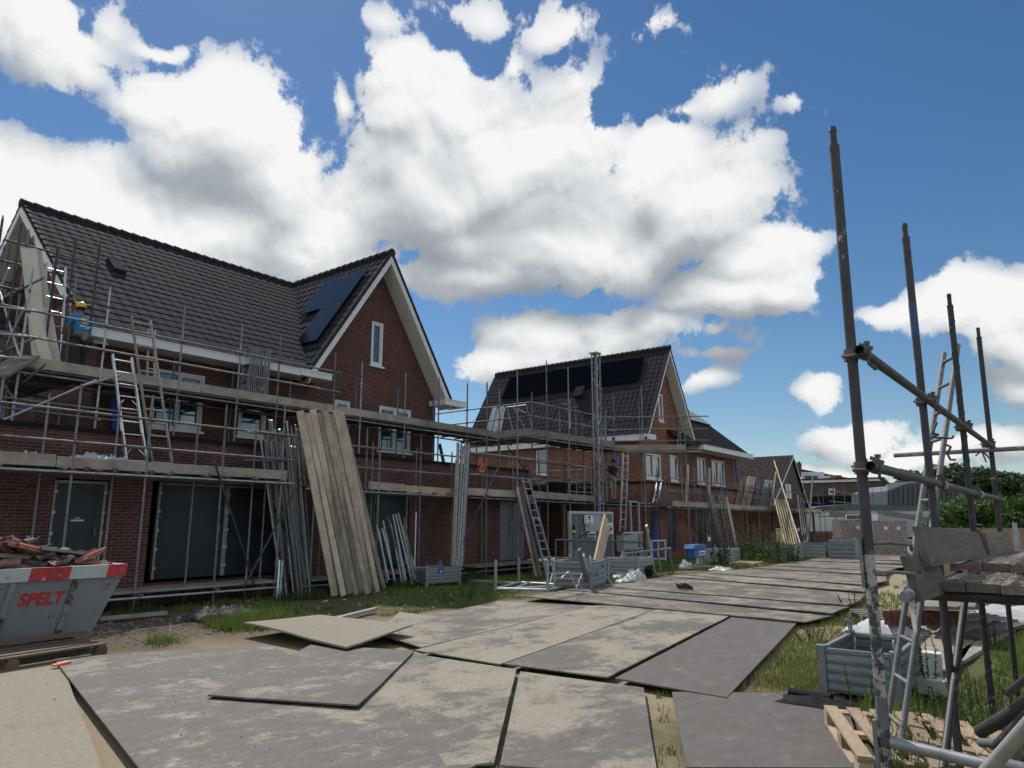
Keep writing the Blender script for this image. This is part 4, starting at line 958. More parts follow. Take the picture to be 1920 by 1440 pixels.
toe(s5, (16.55, YO, 2.60), (19.1, YO, 2.58), .22); toe(s5, (19.9, YO, 2.62), (24.0, YO, 2.56), .24)
tube(s5, PY(937, 872, 14.2), PY(865, 1022, 14.2), 'brace', 'tube_dark')
for k, z in enumerate((3.75, 3.1)):
    tube(s5, (16.2, YO - .12, z), (18.9, YI + .5, z + .22), 'ledger')
# yellow-grey frame rails in front of the doorway at the far end
for x in (22.35, 22.9, 23.5, 24.0): tube(s5, (x, YO + .1, 2.6), (x, YO + .1, 3.75), 'rail_upright', 'ladder_wood', 0.02)
for z in (3.78, 3.25, 2.8): tube(s5, (22.2, YO + .08, z), (24.1, YO + .08, z), 'guard_rail', 'ladder_wood', 0.022)
deck(s5, 17.0, 23.5, YO + 0.0, YI + .5, 0.34, mat='plank_x'); tube(s5, (16.9, YO - .05, .2), (23.6, YO - .05, .2), 'ledger')

# ---- platform between the houses and along the second house (upper level)
s6 = thing('scaffold', 'upper scaffold platform below the solar panels of the orange red house', 'scaffold', (22, 15, 0))
XA = 20.9
pA = PZ(931, 826, 4.85); pB = PZ(1008, 813, 4.85)
XP = 20.6; yB = pB.y; yA = 18.2
toe(s6, (XP, yA, 4.88), (XP, yB, 4.88), 0.26, 'toe_y'); toe(s6, (XP, yB - .02, 4.88), (26.2, yB - .25, 4.88), 0.24)
for i, (dz) in enumerate((5.45, 5.95)):
    tube(s6, (XP - .05, yA + 1.8, dz), (XP - .05, yB - .1, dz), 'ledger'); tube(s6, (XP - .2, yB - .06, dz), (26.3, yB - .3, dz), 'ledger')
tube(s6, (XP - .05, yA, 4.68), (XP - .05, yB - .3, 4.68), 'ledger'); tube(s6, (XP - .2, yB - .06, 4.66), (29.6, yB - .3, 4.66), 'ledger')
deck(s6, XP + .03, 22.2, yB, yA + .2, 4.75, 'Y', 'plank_x'); deck(s6, 22.2, 27.5, yB - .1, yB + 1.35, 4.75, 'X', 'plank_dark')
for x, y, t in ((XP, 16.4, 6.6), (XP, 18.0, 6.9), (22.0, 15.9, 6.6), (23.6, yB, 6.2), (25.0, yB - .2, 6.1), (26.3, yB - .2, 7.0), (24.4, yB + 1.3, 6.2), (26.2, yB + 1.3, 6.2), (22.4, 17.8, 6.4), (27.6, yB + 1, 6.3)):
    post(s6, x, y, 2.5, t)
for y in (15.2, 16.2, 17.2, 18.1): tube(s6, (XP - .2, y, 4.70), (22.4, y, 4.70), 'transom', 'tube_dark')
for x in (22.8, 23.6, 24.4, 25.2, 26, 26.8, 27.5): tube(s6, (x, yB - .3, 4.70), (x, yB + 1.5, 4.70), 'transom', 'tube_dark')
m = MB(); 
for a, b in (((XP + .1, yB + .3, 5.9), (XP + .5, yB + .3, 4.95)), ((XP + .1, yB + 1.0, 5.9), (XP + .1, yB + .3, 5.6)), ((XP + .1, yB + .9, 5.9), (XP + .4, yB + .5, 4.95)), ((XP + .1, yB + .3, 5.9), (XP + .1, yB + 1.2, 5.9)), ((XP + .1, yB + 1.2, 5.9), (XP + .1, yB + .9, 4.95))): m.tube(a, b, 0.02, 6)
m.build('trestle_frame', M['galv'], s6)
for x, y in ((XP, 16.4), (XP, 18.0), (23.6, yB), (25, yB - .2), (XP, yB)):
    for z in (4.68, 5.45, 5.95): coupler(s6, (x, y, z), 1.0)

for i, px in enumerate((880, 893, 905, 934, 948, 956, 985, 996, 1040, 1058, 1086, 1100, 1112, 1136)):
    p = PY(px, 900, 17.0 + (i % 3) * 1.1); post(s6, p.x, p.y, 2.6, 4.70 if i % 2 else 4.35, 'tube_dark' if i % 3 == 0 else 'galv_dull', cap=False)
for z in (3.55, 4.1): tube(s6, (21.2, 17.0, z), (28.6, 17.0, z), 'ledger', 'tube_dark'); tube(s6, (28.7, 15.4, z), (28.7, 22, z), 'ledger', 'tube_dark')
tube(s6, (22.0, 17.1, 4.6), (24.6, 17.1, 2.7), 'brace', 'tube_dark')
# ---- upper scaffold by the gable of house 2 (runs out towards the road)
s7 = thing('scaffold', 'upper scaffold with guard rails before the white gable soffit of the orange red house', 'scaffold', (28.5, 14, 0))
cA = PZ(1165, 832, 4.85); cB = PZ(1246, 835, 4.85)
ax_, ay_ = 28.0, 15.2; bx_, by_ = 28.4, 12.3
q0 = V((27.0, 15.6, 0)); q1 = V((28.9, 12.7, 0))
def at(t, z, off=0.0): 
    p = q0.lerp(q1, t); n = V((q1.y - q0.y, -(q1.x - q0.x), 0)).normalized() * -1
    return V((p.x, p.y, z)) + n * off
toe(s7, at(-.05, 4.86), at(1, 4.86), 0.25, 'toe_y')
for z in (6.2, 5.65, 5.15): tube(s7, at(-.15, z, -.05), at(1.3, z, -.05), 'guard_rail')
tube(s7, at(-.1, 4.66, -.05), at(1.2, 4.66, -.05), 'ledger', 'galv')
for k in range(5):
    a = at(-.02, 4.74, .12 + k * .24); b = at(1.0, 4.74, .12 + k * .24); board(s7, a, b, .23, .045, 'deck_board', 'plank_y')
for t, top in ((0.02, 6.5), (0.48, 7.55), (1.0, 6.9)): 
    p = at(t, 0); post(s7, p.x, p.y, 0, top, 'galv_dull')
    for z in (4.66, 5.65, 6.2): coupler(s7, (p.x, p.y, z), .8)
    p = at(t, 0, 1.2); post(s7, p.x, p.y, 2.5, top - .5)
for z in (6.15, 5.6): tube(s7, at(1.0, z), at(1.0, z, 1.7), 'guard_rail')
tube(s7, at(.95, 5.9, .2), at(.9, 4.0, .6), 'brace', 'galv_dull')

# ---- lower scaffold of house 2, and its continuation
s8 = thing('scaffold', 'long lower scaffold before the orange red house, loaded with bundles of frames', 'scaffold', (42, 14.2, 0))
Y8 = 14.2
p8 = [1163, 1252, 1291, 1306, 1328, 1368, 1385, 1412, 1437, 1462]
xs8 = [30.3, 33.2, 34.8, 37.4, 40.2, 42.2, 44.9, 48.2, 51.8, 55.4]
for i, x in enumerate(xs8):
    t = 3.9 + (0.5 if i in (0, 2) else 0) + rnd(-.1, .5)
    post(s8, x, Y8, 0, t, blue=False, mat='galv_dull')
    for z in (2.35, 3.0, 3.6): coupler(s8, (x, Y8, z))
for x in (31.5, 34, 36.4, 38.8, 41.4, 43.8, 47, 50.2, 53.6): post(s8, x, Y8 + .75, 0, 3.8 + rnd(-.1, .3))
for z in (3.6, 3.02): tube(s8, (29.9, Y8 - .05, z + .05), (56, Y8 - .05, z), 'guard_rail')
tube(s8, (29.9, Y8 - .05, 2.30), (56, Y8 - .05, 2.26), 'ledger'); tube(s8, (29.9, Y8 + .75, 2.30), (56, Y8 + .75, 2.26), 'ledger', 'tube_dark')
deck(s8, 29.6, 56, Y8 + .02, Y8 + .8, 2.38, mat='plank_dark', L_=5)
toe(s8, (30.6, Y8, 2.50), (56, Y8, 2.46), 0.26, seg=4.2)
for x0, x1 in ((30.5, 35.2), (46.5, 50.5)): tube(s8, (x0, Y8 - .1, 2.4), (x1, Y8 - .1, 0.1), 'brace', 'tube_dark')
for i in range(14): tube(s8, (30 + i * 1.9, Y8 - .2, 2.34), (30 + i * 1.9, Y8 + .9, 2.34), 'transom', 'tube_dark')

for i, px in enumerate((1236, 1282, 1300, 1318, 1345, 1356, 1398, 1425, 1448, 1470)):
    p = PY(px, 990, Y8 + .4); post(s8, p.x, p.y, 0, 4.1 + (i % 4) * .25, 'galv_dull' if i % 2 else 'tube_dark')
tube(s8, (36.5, Y8 - .12, 2.4), (40.5, Y8 - .1, .1), 'brace', 'tube_dark')

s9 = thing('scaffold', 'small far scaffold with guard rails standing beyond the brown planks', 'scaffold', (66, 14, 0))
for x, px in ((58.5, 1520), (62, 1537), (65.5, 1551), (69.5, 1562), (73, 1571), (77, 1583)):
    post(s9, x, 13.9, 0, 4.6 + rnd(-.2, .3)); post(s9, x + 1, 14.9, 0, 4.3)
for z in (4.0, 3.2, 2.4): tube(s9, (57, 13.85, z), (78, 13.85, z - .1), 'guard_rail', r=0.03)
toe(s9, (57, 13.9, 2.3), (73, 13.9, 2.2), .35, 'plank_x'); deck(s9, 57, 73, 13.95, 14.8, 2.1, mat='plank_dark', L_=6, w=.4)
tube(s9, (62.5, 13.8, 2.1), (60.5, 13.8, 0), 'brace', r=.03)
# ------------------------------------------------------------------ ground, road plates, grass
m = MB(); G = 60; xs = np.concatenate([[-1500, -300, -60], np.linspace(-6, 60, 100), [90, 200, 600, 1600]]); ys = np.concatenate([[-1500, -300, -60, -20], np.linspace(-8, 26, 80), [60, 200, 1500]])
from mathutils import noise as mn
def gz(x, y):
    if -6 < x < 60 and -8 < y < 26:
        z = 0.05 * mn.noise(V((x * 0.5, y * 0.5, 0))) + 0.022 * mn.noise(V((x * 2.1, y * 2.1, 3)))
        road = max(0.0, min(1.0, (y - 2.2) / 1.0)) * max(0.0, min(1.0, (11.0 - y) / 1.0))
        return z * (1 - 0.9 * road) - 0.035 * 1 - 0.02 * road
    return -0.04
gx = [(x, y, gz(x, y)) for y in ys for x in xs]; nx = len(xs)
m.add(gx, [(j * nx + i, j * nx + i + 1, (j + 1) * nx + i + 1, (j + 1) * nx + i) for j in range(len(ys) - 1) for i in range(nx - 1)], True)
m.build('ground', M['ground'], None, kind='structure')

def plate(pts, z, mat, label, group=None, th=0.016, name='road_plate', warp=0.007):
    """steel plate: outline points in order with optional lift per corner, subdivided and slightly buckled"""
    P4 = [V((p[0], p[1], z + (p[2] if len(p) > 2 else 0))) for p in pts]
    mb = MB()
    if len(P4) == 4:
        n1, n2 = 10, 6; g_ = []
        sd = rnd(0, 50)
        for j in range(n2 + 1):
            for i in range(n1 + 1):
                u, v = i / n1, j / n2
                p = (P4[0] * (1 - u) + P4[1] * u) * (1 - v) + (P4[3] * (1 - u) + P4[2] * u) * v
                p = p + V((0, 0, warp * mn.noise(V((p.x * .6 + sd, p.y * .6, 0)))))
                # edges not ruler-straight
                p.x += 0.008 * mn.noise(V((p.y * 2, sd, 0))); p.y += 0.008 * mn.noise(V((p.x * 2, sd, 5)))
                g_.append(p)
        k = n1 + 1
        mb.add(g_, [(j * k + i, j * k + i + 1, (j + 1) * k + i + 1, (j + 1) * k + i) for j in range(n2) for i in range(n1)])
        ring = list(range(k)) + [j * k + n1 for j in range(1, n2 + 1)] + [n2 * k + i for i in range(n1 - 1, -1, -1)] + [j * k for j in range(n2 - 1, 0, -1)]
        b = len(mb.v); mb.v += [p - V((0, 0, th)) for p in g_]
        mb.f += [[b + q for q in (j * k + i, (j + 1) * k + i, (j + 1) * k + i + 1, j * k + i + 1)] for j in range(n2) for i in range(n1)]; mb.sm += [False] * (n1 * n2)
        for a, c in zip(ring, ring[1:] + ring[:1]): mb.f.append([c, a, a + b, c + b]); mb.sm.append(False)
    else:
        mb.extr([(p.x, p.y, p.z) for p in P4], (0, 0, -th))
    return mb.build(name, M[mat], None, label, 'steel plate' if name == 'road_plate' else 'board', group)
def pz(px, py, l=0.0):
    p = PZ(px, py, 0.02); return (p.x, p.y, l)
ZP = 0.012
plate([(-3.0, 2.0), (1.2, 3.4), (2.83, 5.19), (3.95, 10.0)][::1] if False else [(-2.5, 3.0), (2.0, 3.9), (3.95, 10.05), (-1.0, 11.0)], ZP, 'p_tan', 'sand covered steel plate under the old pallet at the left edge')
plate([(2.15, 3.3), (4.2, 3.5), (6.2, 9.0), (3.9, 10.15, .02)], ZP + 0.008, 'p_white', 'plate whitened by plaster powder next to the old pallet')
plate([(3.99, 6.75, .02), (4.61, 5.29, .03), (6.96, 6.94, .015), (6.44, 8.42, 0.0)], ZP + 0.030, 'p_white', 'grey plate with a rounded lighter patch, in front of the raised tan board', warp=0.02)
plate([(6.60, 10.30, .08), (6.40, 7.62, .02), (7.92, 7.95, 0.07), (8.14, 10.45, 0.02)], ZP + 0.085, 'p_tan', 'tan wooden board tipped up above the plates with a dark gap below', name='loose_board', warp=0.03, th=0.025)
plate([(8.0, 8.8), (7.7, 8.0), (9.6, 8.1), (9.9, 10.3)], ZP + 0.0, 'p_sandy', 'small pinkish sandy plate at the grass behind the raised board')
plate([(7.3, 7.15), (12.93, 7.78), (12.4, 9.9), (7.9, 9.0)], ZP + 0.012, 'p_mid', 'plate with a dark bare end at the verge side, first of the four long plates')
plate([(7.06, 7.04), (7.02, 5.56), (13.41, 6.57), (12.96, 7.76)], ZP + 0.020, 'p_sandy', 'sandiest of the four long plates lying side by side, second from the verge')
plate([(7.02, 5.5), (7.14, 4.16), (13.12, 5.02), (13.43, 6.53)], ZP + 0.028, 'p_mid', 'long plate between the sandiest one and the bare dark one')
plate([(7.16, 4.08), (7.06, 2.80), (12.75, 3.78), (13.1, 4.96)], ZP + 0.018, 'p_bare', 'bare dark plate with sand along one edge, beside the empty steel crate')
plate([(3.0, 4.55), (4.25, 3.42), (6.93, 5.25), (6.9, 6.95)], ZP + 0.010, 'p_mid', 'wide scuffed plate in the foreground below the sandy tracks')
plate([(4.24, 3.36), (4.75, 2.40), (7.0, 3.66), (6.88, 5.16)], ZP + 0.006, 'p_mid', 'foreground plate beside the strip of bare sand and weeds')
plate([(5.0, 2.30), (5.75, 1.30), (7.95, 1.95), (7.0, 3.34)], ZP + 0.008, 'p_bare', 'dark rust tinted plate in the right foreground by the fresh pallets')
# far plates laid across the road, overlapping like shingles
far = [(13.3, 9.85, 12.75, 3.65), (15.1, 9.95, 13.95, 3.5), (16.35, 9.9, 15.5, 3.6), (18.3, 9.8, 16.9, 3.65), (20.6, 9.85, 18.5, 3.9), (22.7, 9.6, 20.6, 4.3), (24.2, 9.3, 22.8, 4.2), (26.0, 9.2, 24.8, 4.6),
       (27.9, 9.1, 27.0, 4.9), (30.0, 9.2, 29.2, 5.0), (32.2, 9.2, 31.5, 4.6), (34.6, 9.2, 34, 4.4), (37.2, 9.2, 36.6, 4.4), (40.0, 9.2, 39.4, 4.3), (43, 9.2, 42.5, 4.2), (46, 9.2, 45.6, 4)]
names = ['nearest of the cross-laid plates, overlapping the four long plates', 'second of the cross-laid plates, pale with white dust', 'third of the cross-laid plates, beginning beside the leaning steel beam', 'fourth of the cross-laid plates, with the black chain on its far side',
         'fifth of the cross-laid plates, bluish at its right end', 'sixth of the cross-laid plates, beyond the chain']
for i, (xa, ya, xb, yb) in enumerate(far[:-1]):
    nxa, nya, nxb, nyb = far[i + 1]
    lf = [.015, .045, .035, .025, .055, .04][i % 6]
    plate([(xa, ya, lf * .3), (xb, yb, lf), (nxb + .14, nyb, .0), (nxa + .14, nya, 0)], ZP + 0.04 + 0.005 * (i % 3), ['p_far', 'p_white', 'p_far', 'p_far', 'p_mid', 'p_far'][i % 6] if i < 6 else 'p_far',
          names[i] if i < len(names) else 'worn plate in the distant stretch of cross-laid road plates', 'distant cross-laid road plates' if i >= len(names) else None, th=0.022)

# thin strips: kerb boards in the verge
for a, b, lab in ((PZ(190, 1160, 0.03), PZ(312, 1149, .03), 'grey kerb strip between the rubble and the grass by the skip'), (PZ(600, 1168, 0.03), PZ(704, 1142, .03), 'pale concrete strip in the grass behind the raised board'), (PZ(880, 1088, .03), PZ(1000, 1096, .03), 'pale strip in the grass in front of the empty tube rack')):
    m = MB(); m.bar(a, b, 0.10, 0.06); m.build('kerb_strip', M['concrete'], None, lab, 'kerb')
m = MB(); m.bar(PZ(1265, 1074, .05), PZ(1348, 1072, .05), 0.09, .06); m.build('timber', M['new_wood'], None, 'yellow timber lying in the grass below the blue box', 'timber')

def blades(name, label, mat, n, region, hmin, hmax, wd=0.006, lean=0.5, kind='stuff', keep=None, cat='grass', tuft=0.0):
    (x0, x1), (y0, y1) = region
    if tuft:
        nc = max(1, n // 22); cx = rng.uniform(x0, x1, nc); cy = rng.uniform(y0, y1, nc); k = rng.integers(0, nc, n)
        x = cx[k] + rng.normal(0, tuft, n); y = cy[k] + rng.normal(0, tuft, n)
    else: x = rng.uniform(x0, x1, n); y = rng.uniform(y0, y1, n)
    if keep is not None:
        kk = np.array([keep(a, b) for a, b in zip(x, y)], bool); x = x[kk]; y = y[kk]
    n = len(x); a = rng.uniform(0, 2 * pi, n); h = rng.uniform(hmin, hmax, n) * (0.6 + 0.8 * rng.random(n)); l = rng.uniform(0.1, lean, n) * h; b = rng.uniform(0, 2 * pi, n)
    w_ = wd * (0.7 + 0.6 * rng.random(n))
    z = np.array([gz(p, q) for p, q in zip(x, y)]) - 0.01
    dx, dy = np.cos(a) * w_, np.sin(a) * w_; lx, ly = np.cos(b) * l, np.sin(b) * l
    v = np.zeros((n, 5, 3))
    v[:, 0] = np.stack([x - dx, y - dy, z], 1); v[:, 1] = np.stack([x + dx, y + dy, z], 1)
    v[:, 2] = np.stack([x + dx * .8 + lx * .35, y + dy * .8 + ly * .35, z + h * .55], 1); v[:, 3] = np.stack([x - dx * .8 + lx * .35, y - dy * .8 + ly * .35, z + h * .55], 1)
    v[:, 4] = np.stack([x + lx, y + ly, z + h * (1 - l / h * .3)], 1)
    me = bpy.data.meshes.new(name); me.vertices.add(n * 5); me.vertices.foreach_set('co', v.reshape(-1).astype(np.float32))
    base = (np.arange(n) * 5)[:, None]; q = (base + np.array([[0, 1, 2, 3]])).ravel(); t = (base + np.array([[3, 2, 4]])).ravel()
    me.loops.add(n * 7); me.loops.foreach_set('vertex_index', np.concatenate([q, t]).astype(np.int32))
    me.polygons.add(2 * n); me.polygons.foreach_set('loop_start', np.concatenate([np.arange(n) * 4, n * 4 + np.arange(n) * 3]).astype(np.int32))
    me.update(calc_edges=True); me.materials.append(M[mat])
    o = bpy.data.objects.new(name, me); COL.objects.link(o); return props(o, label, cat, None, kind)
def fb(x, y, s=0.5, o=0): return mn.noise(V((x * s + o, y * s, 1.7)))
def verge_keep(x, y):
    lim = 10.2 + 1.4 * (x < 9.5) + 0.4 * fb(x, y, 1)
    if x > 13.5: lim = 9.9
    dirt = (x < 12.2 and 10.5 < y < 13.7)
    d = fb(x, y, 0.6) + 0.35 * fb(x, y, 2.5, 9)
    return y > lim and d > (0.28 if dirt else -0.28)
blades('grass', 'green grass growing along the verge below the house scaffolds', 'grass', 60000, ((6, 27), (9.8, 14.9)), 0.03, 0.11, 0.008, keep=verge_keep)
blades('grass', 'sparse far grass strip in front of the second house', 'grass', 22000, ((26, 64), (9.3, 14.5)), 0.08, 0.25, 0.014, keep=lambda x, y: fb(x, y, .5) > -.3)
def right_keep(x, y):
    if x < 12.8 and y > 2.75 + (x - 7) * .17 + .08 * fb(x, y, 3): return False
    if x < 8 and y > 1.15 + max(0, (x - 6) * .35): return False
    if x >= 12.8 and y > 3.6 + 0.03 * (x - 12): return False
    return fb(x, y, 0.55, 4) + .3 * fb(x, y, 2.2) > (-.5 if y < 1.0 else -.12)
blades('grass', 'green grass under and around the near scaffold on the right', 'grass', 75000, ((4.0, 15), (-2.2, 4.4)), 0.03, 0.10, 0.006, keep=right_keep)
blades('grass', 'grass field behind the near scaffold, right of the road plates', 'grass', 42000, ((15, 40), (-5, 5.2)), 0.05, 0.13, 0.011, keep=right_keep)
blades('dry_grass', 'straw coloured grass beside the empty steel crate', 'grass_dry', 9000, ((7.5, 13), (1.6, 3.9)), 0.03, 0.10, 0.005, keep=lambda x, y: y < 2.8 + (x - 7) * .17, cat='grass')
blades('grass', 'weeds and grass in the bare sand strip between two foreground plates', 'grass', 900, ((4.5, 7.1), (2.2, 3.8)), 0.03, 0.09, 0.004, keep=lambda x, y: abs((y - 2.38) - (x - 4.9) * .49) < .11 and fb(x, y, 1.5) > -.1, tuft=.05)
blades('grass', 'thick green tuft in front of the grey tarpaulin heap', 'grass', 2600, ((6.7, 8.0), (10.7, 11.6)), 0.10, 0.30, 0.006, tuft=.12)
blades('grass', 'little tuft by the corner of the old pallet', 'grass', 260, ((5.35, 5.7), (10.4, 10.8)), 0.05, 0.18, 0.005, tuft=.07)
blades('grass', 'tall weeds standing along the edge of the lower scaffold', 'weed', 5000, ((6.5, 17), (13.7, 14.6)), 0.10, 0.34, 0.009, keep=lambda x, y: fb(x, y, .9, 3) > 0.02)
blades('grass', 'tuft beside the dark plates under the near scaffold post', 'grass', 3500, ((5.6, 7.4), (0.7, 1.8)), 0.10, 0.30, 0.006, keep=lambda x, y: y < 1.15 + (x - 5.6) * .3)

# loose small litter on the verge: chips of mortar and foam
def chips(name, label, mat, n, region, s0, s1, keep=None, z=0.0, cat='rubble'):
    mb = MB(); (x0, x1), (y0, y1) = region; c = 0
    while c < n:
        x, y = rnd(x0, x1), rnd(y0, y1)
        if keep and not keep(x, y): continue
        c += 1; s = rnd(s0, s1); h = s * rnd(.3, .8); a = rnd(0, 6.28); zz = (gz(x, y) if z is None else z)
        pts = [(x + cos(a + k * 1.57 + rnd(-.4, .4)) * s * rnd(.5, 1), y + sin(a + k * 1.57 + rnd(-.4, .4)) * s * rnd(.5, 1)) for k in range(4)]
        mb.prism(pts, zz - 0.01, zz + h)
    return mb.build(name, M[mat], None, label, cat, None, 'stuff')
chips('rubble', 'pale mortar crumbs scattered between the skip and the grey tarpaulin', 'debris', 700, ((5.0, 8.4), (10.6, 13.6)), 0.006, 0.035, z=None)
chips('litter', 'white foam scraps scattered in the verge grass', 'foam', 90, ((7, 17), (10.6, 14.2)), 0.012, 0.045, z=None, cat='litter')
chips('gravel', 'small stones and sand lumps scattered over the steel plates', 'debris', 240, ((3, 12), (3, 9)), 0.003, 0.009, z=0.05)
# ------------------------------------------------------------------ loose things on the site
def single(mb, name, mat, label, cat, group=None, kind=None, fix=True): return mb.build(name, M[mat], None, label, cat, group, kind, fix)
def ladder(label, b, t, wdir, width=0.42, mat='alu', rung=0.28, tubular=False, r=0.022, group=None, braces=True, name='ladder'):
    """b, t: middle of foot and head; wdir: direction across"""
    b, t = V(b), V(t); w_ = V(wdir).normalized(); th = thing(name, label, 'ladder', b, group)
    d = (t - b); n = int(d.length / rung); nrm = d.cross(w_).normalized()
    for s in (-1, 1):
        m = MB(); p, q = b + w_ * (s * width / 2), t + w_ * (s * width / 2)
        if tubular: m.tube(p, q, r, 8)
        else: m.bar(p, q, 0.028, 0.07, nrm)
        m.build('stile', M[mat], th)
    for i in range(n):
        c = b + d * ((i + 0.6) / n); m = MB()
        if tubular or mat == 'alu': m.tube(c - w_ * width / 2, c + w_ * width / 2, 0.015, 6)
        else: m.bar(c - w_ * width / 2, c + w_ * width / 2, 0.03, 0.045, nrm)
        m.build('rung', M[mat], th)
    if braces and mat == 'alu':
        for f in (0.12, 0.55):
            c = b + d * f
            for s in (-1, 1): MB().bar(c + w_ * (s * width * .45), c + w_ * (s * width * .2) + d.normalized() * .12, .012, .02).build('corner_brace', M[mat], th)
    return th
def crate(name_label, x, y, L_=1.2, W=0.8, H_=0.62, rz=0.0, mat='crate', z=0.0, badge=False, group=None, detail=True):
    """ribbed open-topped steel crate; origin at the middle of its foot"""
    th = thing('steel_crate', name_label, 'crate', (x, y, z), group)
    def pan(nm, a, b):
        a, b = V(a), V(b); d = (b - a); u = d.normalized(); n = V((-u.y, u.x, 0)) * -1; mb = MB(); hh = H_ - 0.14; k = 4
        prof = [(0.0, 0.0)]
        for i in range(k):
            z0 = i / k; prof += [(z0 + .02, 0.0), (z0 + .05, .034), (z0 + .18, .034), (z0 + .23, 0.0)]
        prof += [(1.0, 0.0)]
        vs = []
        for f, o in prof:
            for e in (a + u * .05, b - u * .05): vs.append(e + n * o + V((0, 0, .1 + f * hh)))
        mb.add(vs, [(2 * i, 2 * i + 1, 2 * i + 3, 2 * i + 2) for i in range(len(prof) - 1)])
        vs2 = [p - n * 0.006 for p in vs]; mb.add(vs2, [(2 * i + 2, 2 * i + 3, 2 * i + 1, 2 * i) for i in range(len(prof) - 1)])
        mb.v = [V((x, y, z)) + p for p in mb.v]
        return mb.build(nm, M[mat], th, fix=False)
    a, b = L_ / 2, W / 2; c = [(-a, -b, 0), (a, -b, 0), (a, b, 0), (-a, b, 0)]
    for i in range(4): pan('side_panel', c[i], c[(i + 1) % 4])
    O = V((x, y, z))
    for p in c:
        m = MB(); p = O + V(p); m.box((p.x - .035, p.y - .035, z), (p.x + .035, p.y + .035, z + H_)); m.box((p.x - .045, p.y - .045, z + H_), (p.x + .045, p.y + .045, z + H_ + .02)); m.build('corner_post', M[mat], th)
    m = MB()
    for i in range(4): m.bar(O + V(c[i]) + V((0, 0, H_ - .02)), O + V(c[(i + 1) % 4]) + V((0, 0, H_ - .02)), .04, .03)
    m.build('rim', M[mat], th)
    m = MB(); m.box((x - a + .02, y - b + .02, z + .08), (x + a - .02, y + b - .02, z + .095)); m.build('floor', M[mat], th)
    if detail:
        for p in (c[0], c[2]):
            m = MB(); q = O + V(p) + V((0, 0, H_ + .07)); pts = [q + V((cos(t) * .04, 0, sin(t) * .05)) for t in np.linspace(0, 2 * pi, 9)]; m.path(pts, .008, 5); m.build('lifting_ring', M['galv'], th)
    if badge:
        m = MB(); m.box((x - .2, y - b - .036, z + .34), (x - .02, y - b - .033, z + .48)); bd = m.build('badge', M['blue_dark'], th)
        m = MB(); m.extr([(x - .15, y - b - .0375, z + .37), (x - .08, y - b - .0375, z + .38), (x - .06, y - b - .0375, z + .44), (x - .12, y - b - .0375, z + .43)], (0, -.001, 0)); m.build('badge_mark', M['print_white'], bd)
    th.rotation_euler = (0, 0, rz); return th
def pallet(label, x, y, rz=0.0, tilt=(0, 0), mat='pallet_new', z=0.0, L_=1.2, W=0.8, group=None):
    th = thing('pallet', label, 'pallet', (0, 0, 0), group)
    n = 5 if W > .7 else 4
    for i in range(n):
        yy = -W / 2 + .05 + i * (W - .1) / (n - 1); MB().box((-L_ / 2, yy - .05, .122), (L_ / 2, yy + .05, .144)).build('top_board', M[mat], th)
    for xx in (-L_ / 2 + .05, 0, L_ / 2 - .05):
        MB().box((xx - .05, -W / 2, .1), (xx + .05, W / 2, .121)).build('cross_board', M[mat], th)
        for yy in (-W / 2 + .05, 0, W / 2 - .05): MB().box((xx - .07, yy - .05, .022), (xx + .07, yy + .05, .0995)).build('block', M[mat], th)
    for yy in (-W / 2 + .05, 0, W / 2 - .05): MB().box((-L_ / 2, yy - .05, 0), (L_ / 2, yy + .05, .0215)).build('bottom_board', M[mat], th)
    th.location = (x, y, z); th.rotation_euler = (tilt[0], tilt[1], rz); return th
def lean_tube(p, q, name, mat, label, group, r=0.0242, blue=False):
    o = single(MB().tube(p, q, r, 8, hollow=False), name, mat, label, 'tube', group, None, False)
    return o
def lean_plank(p, q, w, h, n_, mat, label, group=None, name='plank', cat='plank'):
    m = MB(); m.bar(p, q, w, h, n_); return single(m, name, mat, label, cat, group)
def frame_bundle(p, q, n, spread, label, group=None, mat='galv_dull', w=0.5, name='folding_frame', axis=V((1, 0, 0))):
    """flat tubular frames stood side by side"""
    p, q = V(p), V(q)
    for i in range(n):
        a = p + axis * (spread * i / max(1, n - 1)) + V((rnd(-.01, .01), 0, 0)); b = q + axis * (spread * i / max(1, n - 1) * rnd(.9, 1.05)); up = V((rnd(-.02, .02), w, 0))
        m = MB(); m.tube(a, b, .02, 6); m.tube(a + up, b + up, .02, 6)
        for f in (.03, .35, .68, .97): m.tube(a.lerp(b, f), (a + up).lerp(b + up, f), .014, 5)
        single(m, name, mat, label, 'frame', group, None, False)

# --- skip with SPELT lettering
YC = 10.9
cr = PY(237, 1057, YC); ctop = cr.z; XLs = -0.2
sk = thing('rubble_skip', 'grey metal skip with red and white banded rim, heaped with broken roof tiles', 'skip', (2.4, YC + .8, 0))
xr = cr.x; xb = PY(176, 1193, YC).x - .02; zb = 0.12; yb = YC + 1.75
zt = ctop - 0.17
m = MB()
T = [(XLs, YC, zt), (xr - .04, YC, zt), (xr - .04, yb, zt), (XLs, yb, zt)]; Bq = [(XLs + .35, YC + .12, zb), (xb, YC + .12, zb), (xb, yb - .12, zb), (XLs + .35, yb - .12, zb)]
m.add(T + Bq, [(0, 1, 5, 4), (1, 2, 6, 5), (2, 3, 7, 6), (3, 0, 4, 7), (4, 5, 6, 7)])
T2 = [(a + (.03 if a < 1 else -.03), b + (.03 if b < 12 else -.03), c) for a, b, c in T]
m.add(T2 + [(a, b, c + .35) for a, b, c in Bq], [(0, 4, 5, 1), (1, 5, 6, 2), (2, 6, 7, 3), (3, 7, 4, 0)])
m.build('body', M['skip'], sk)
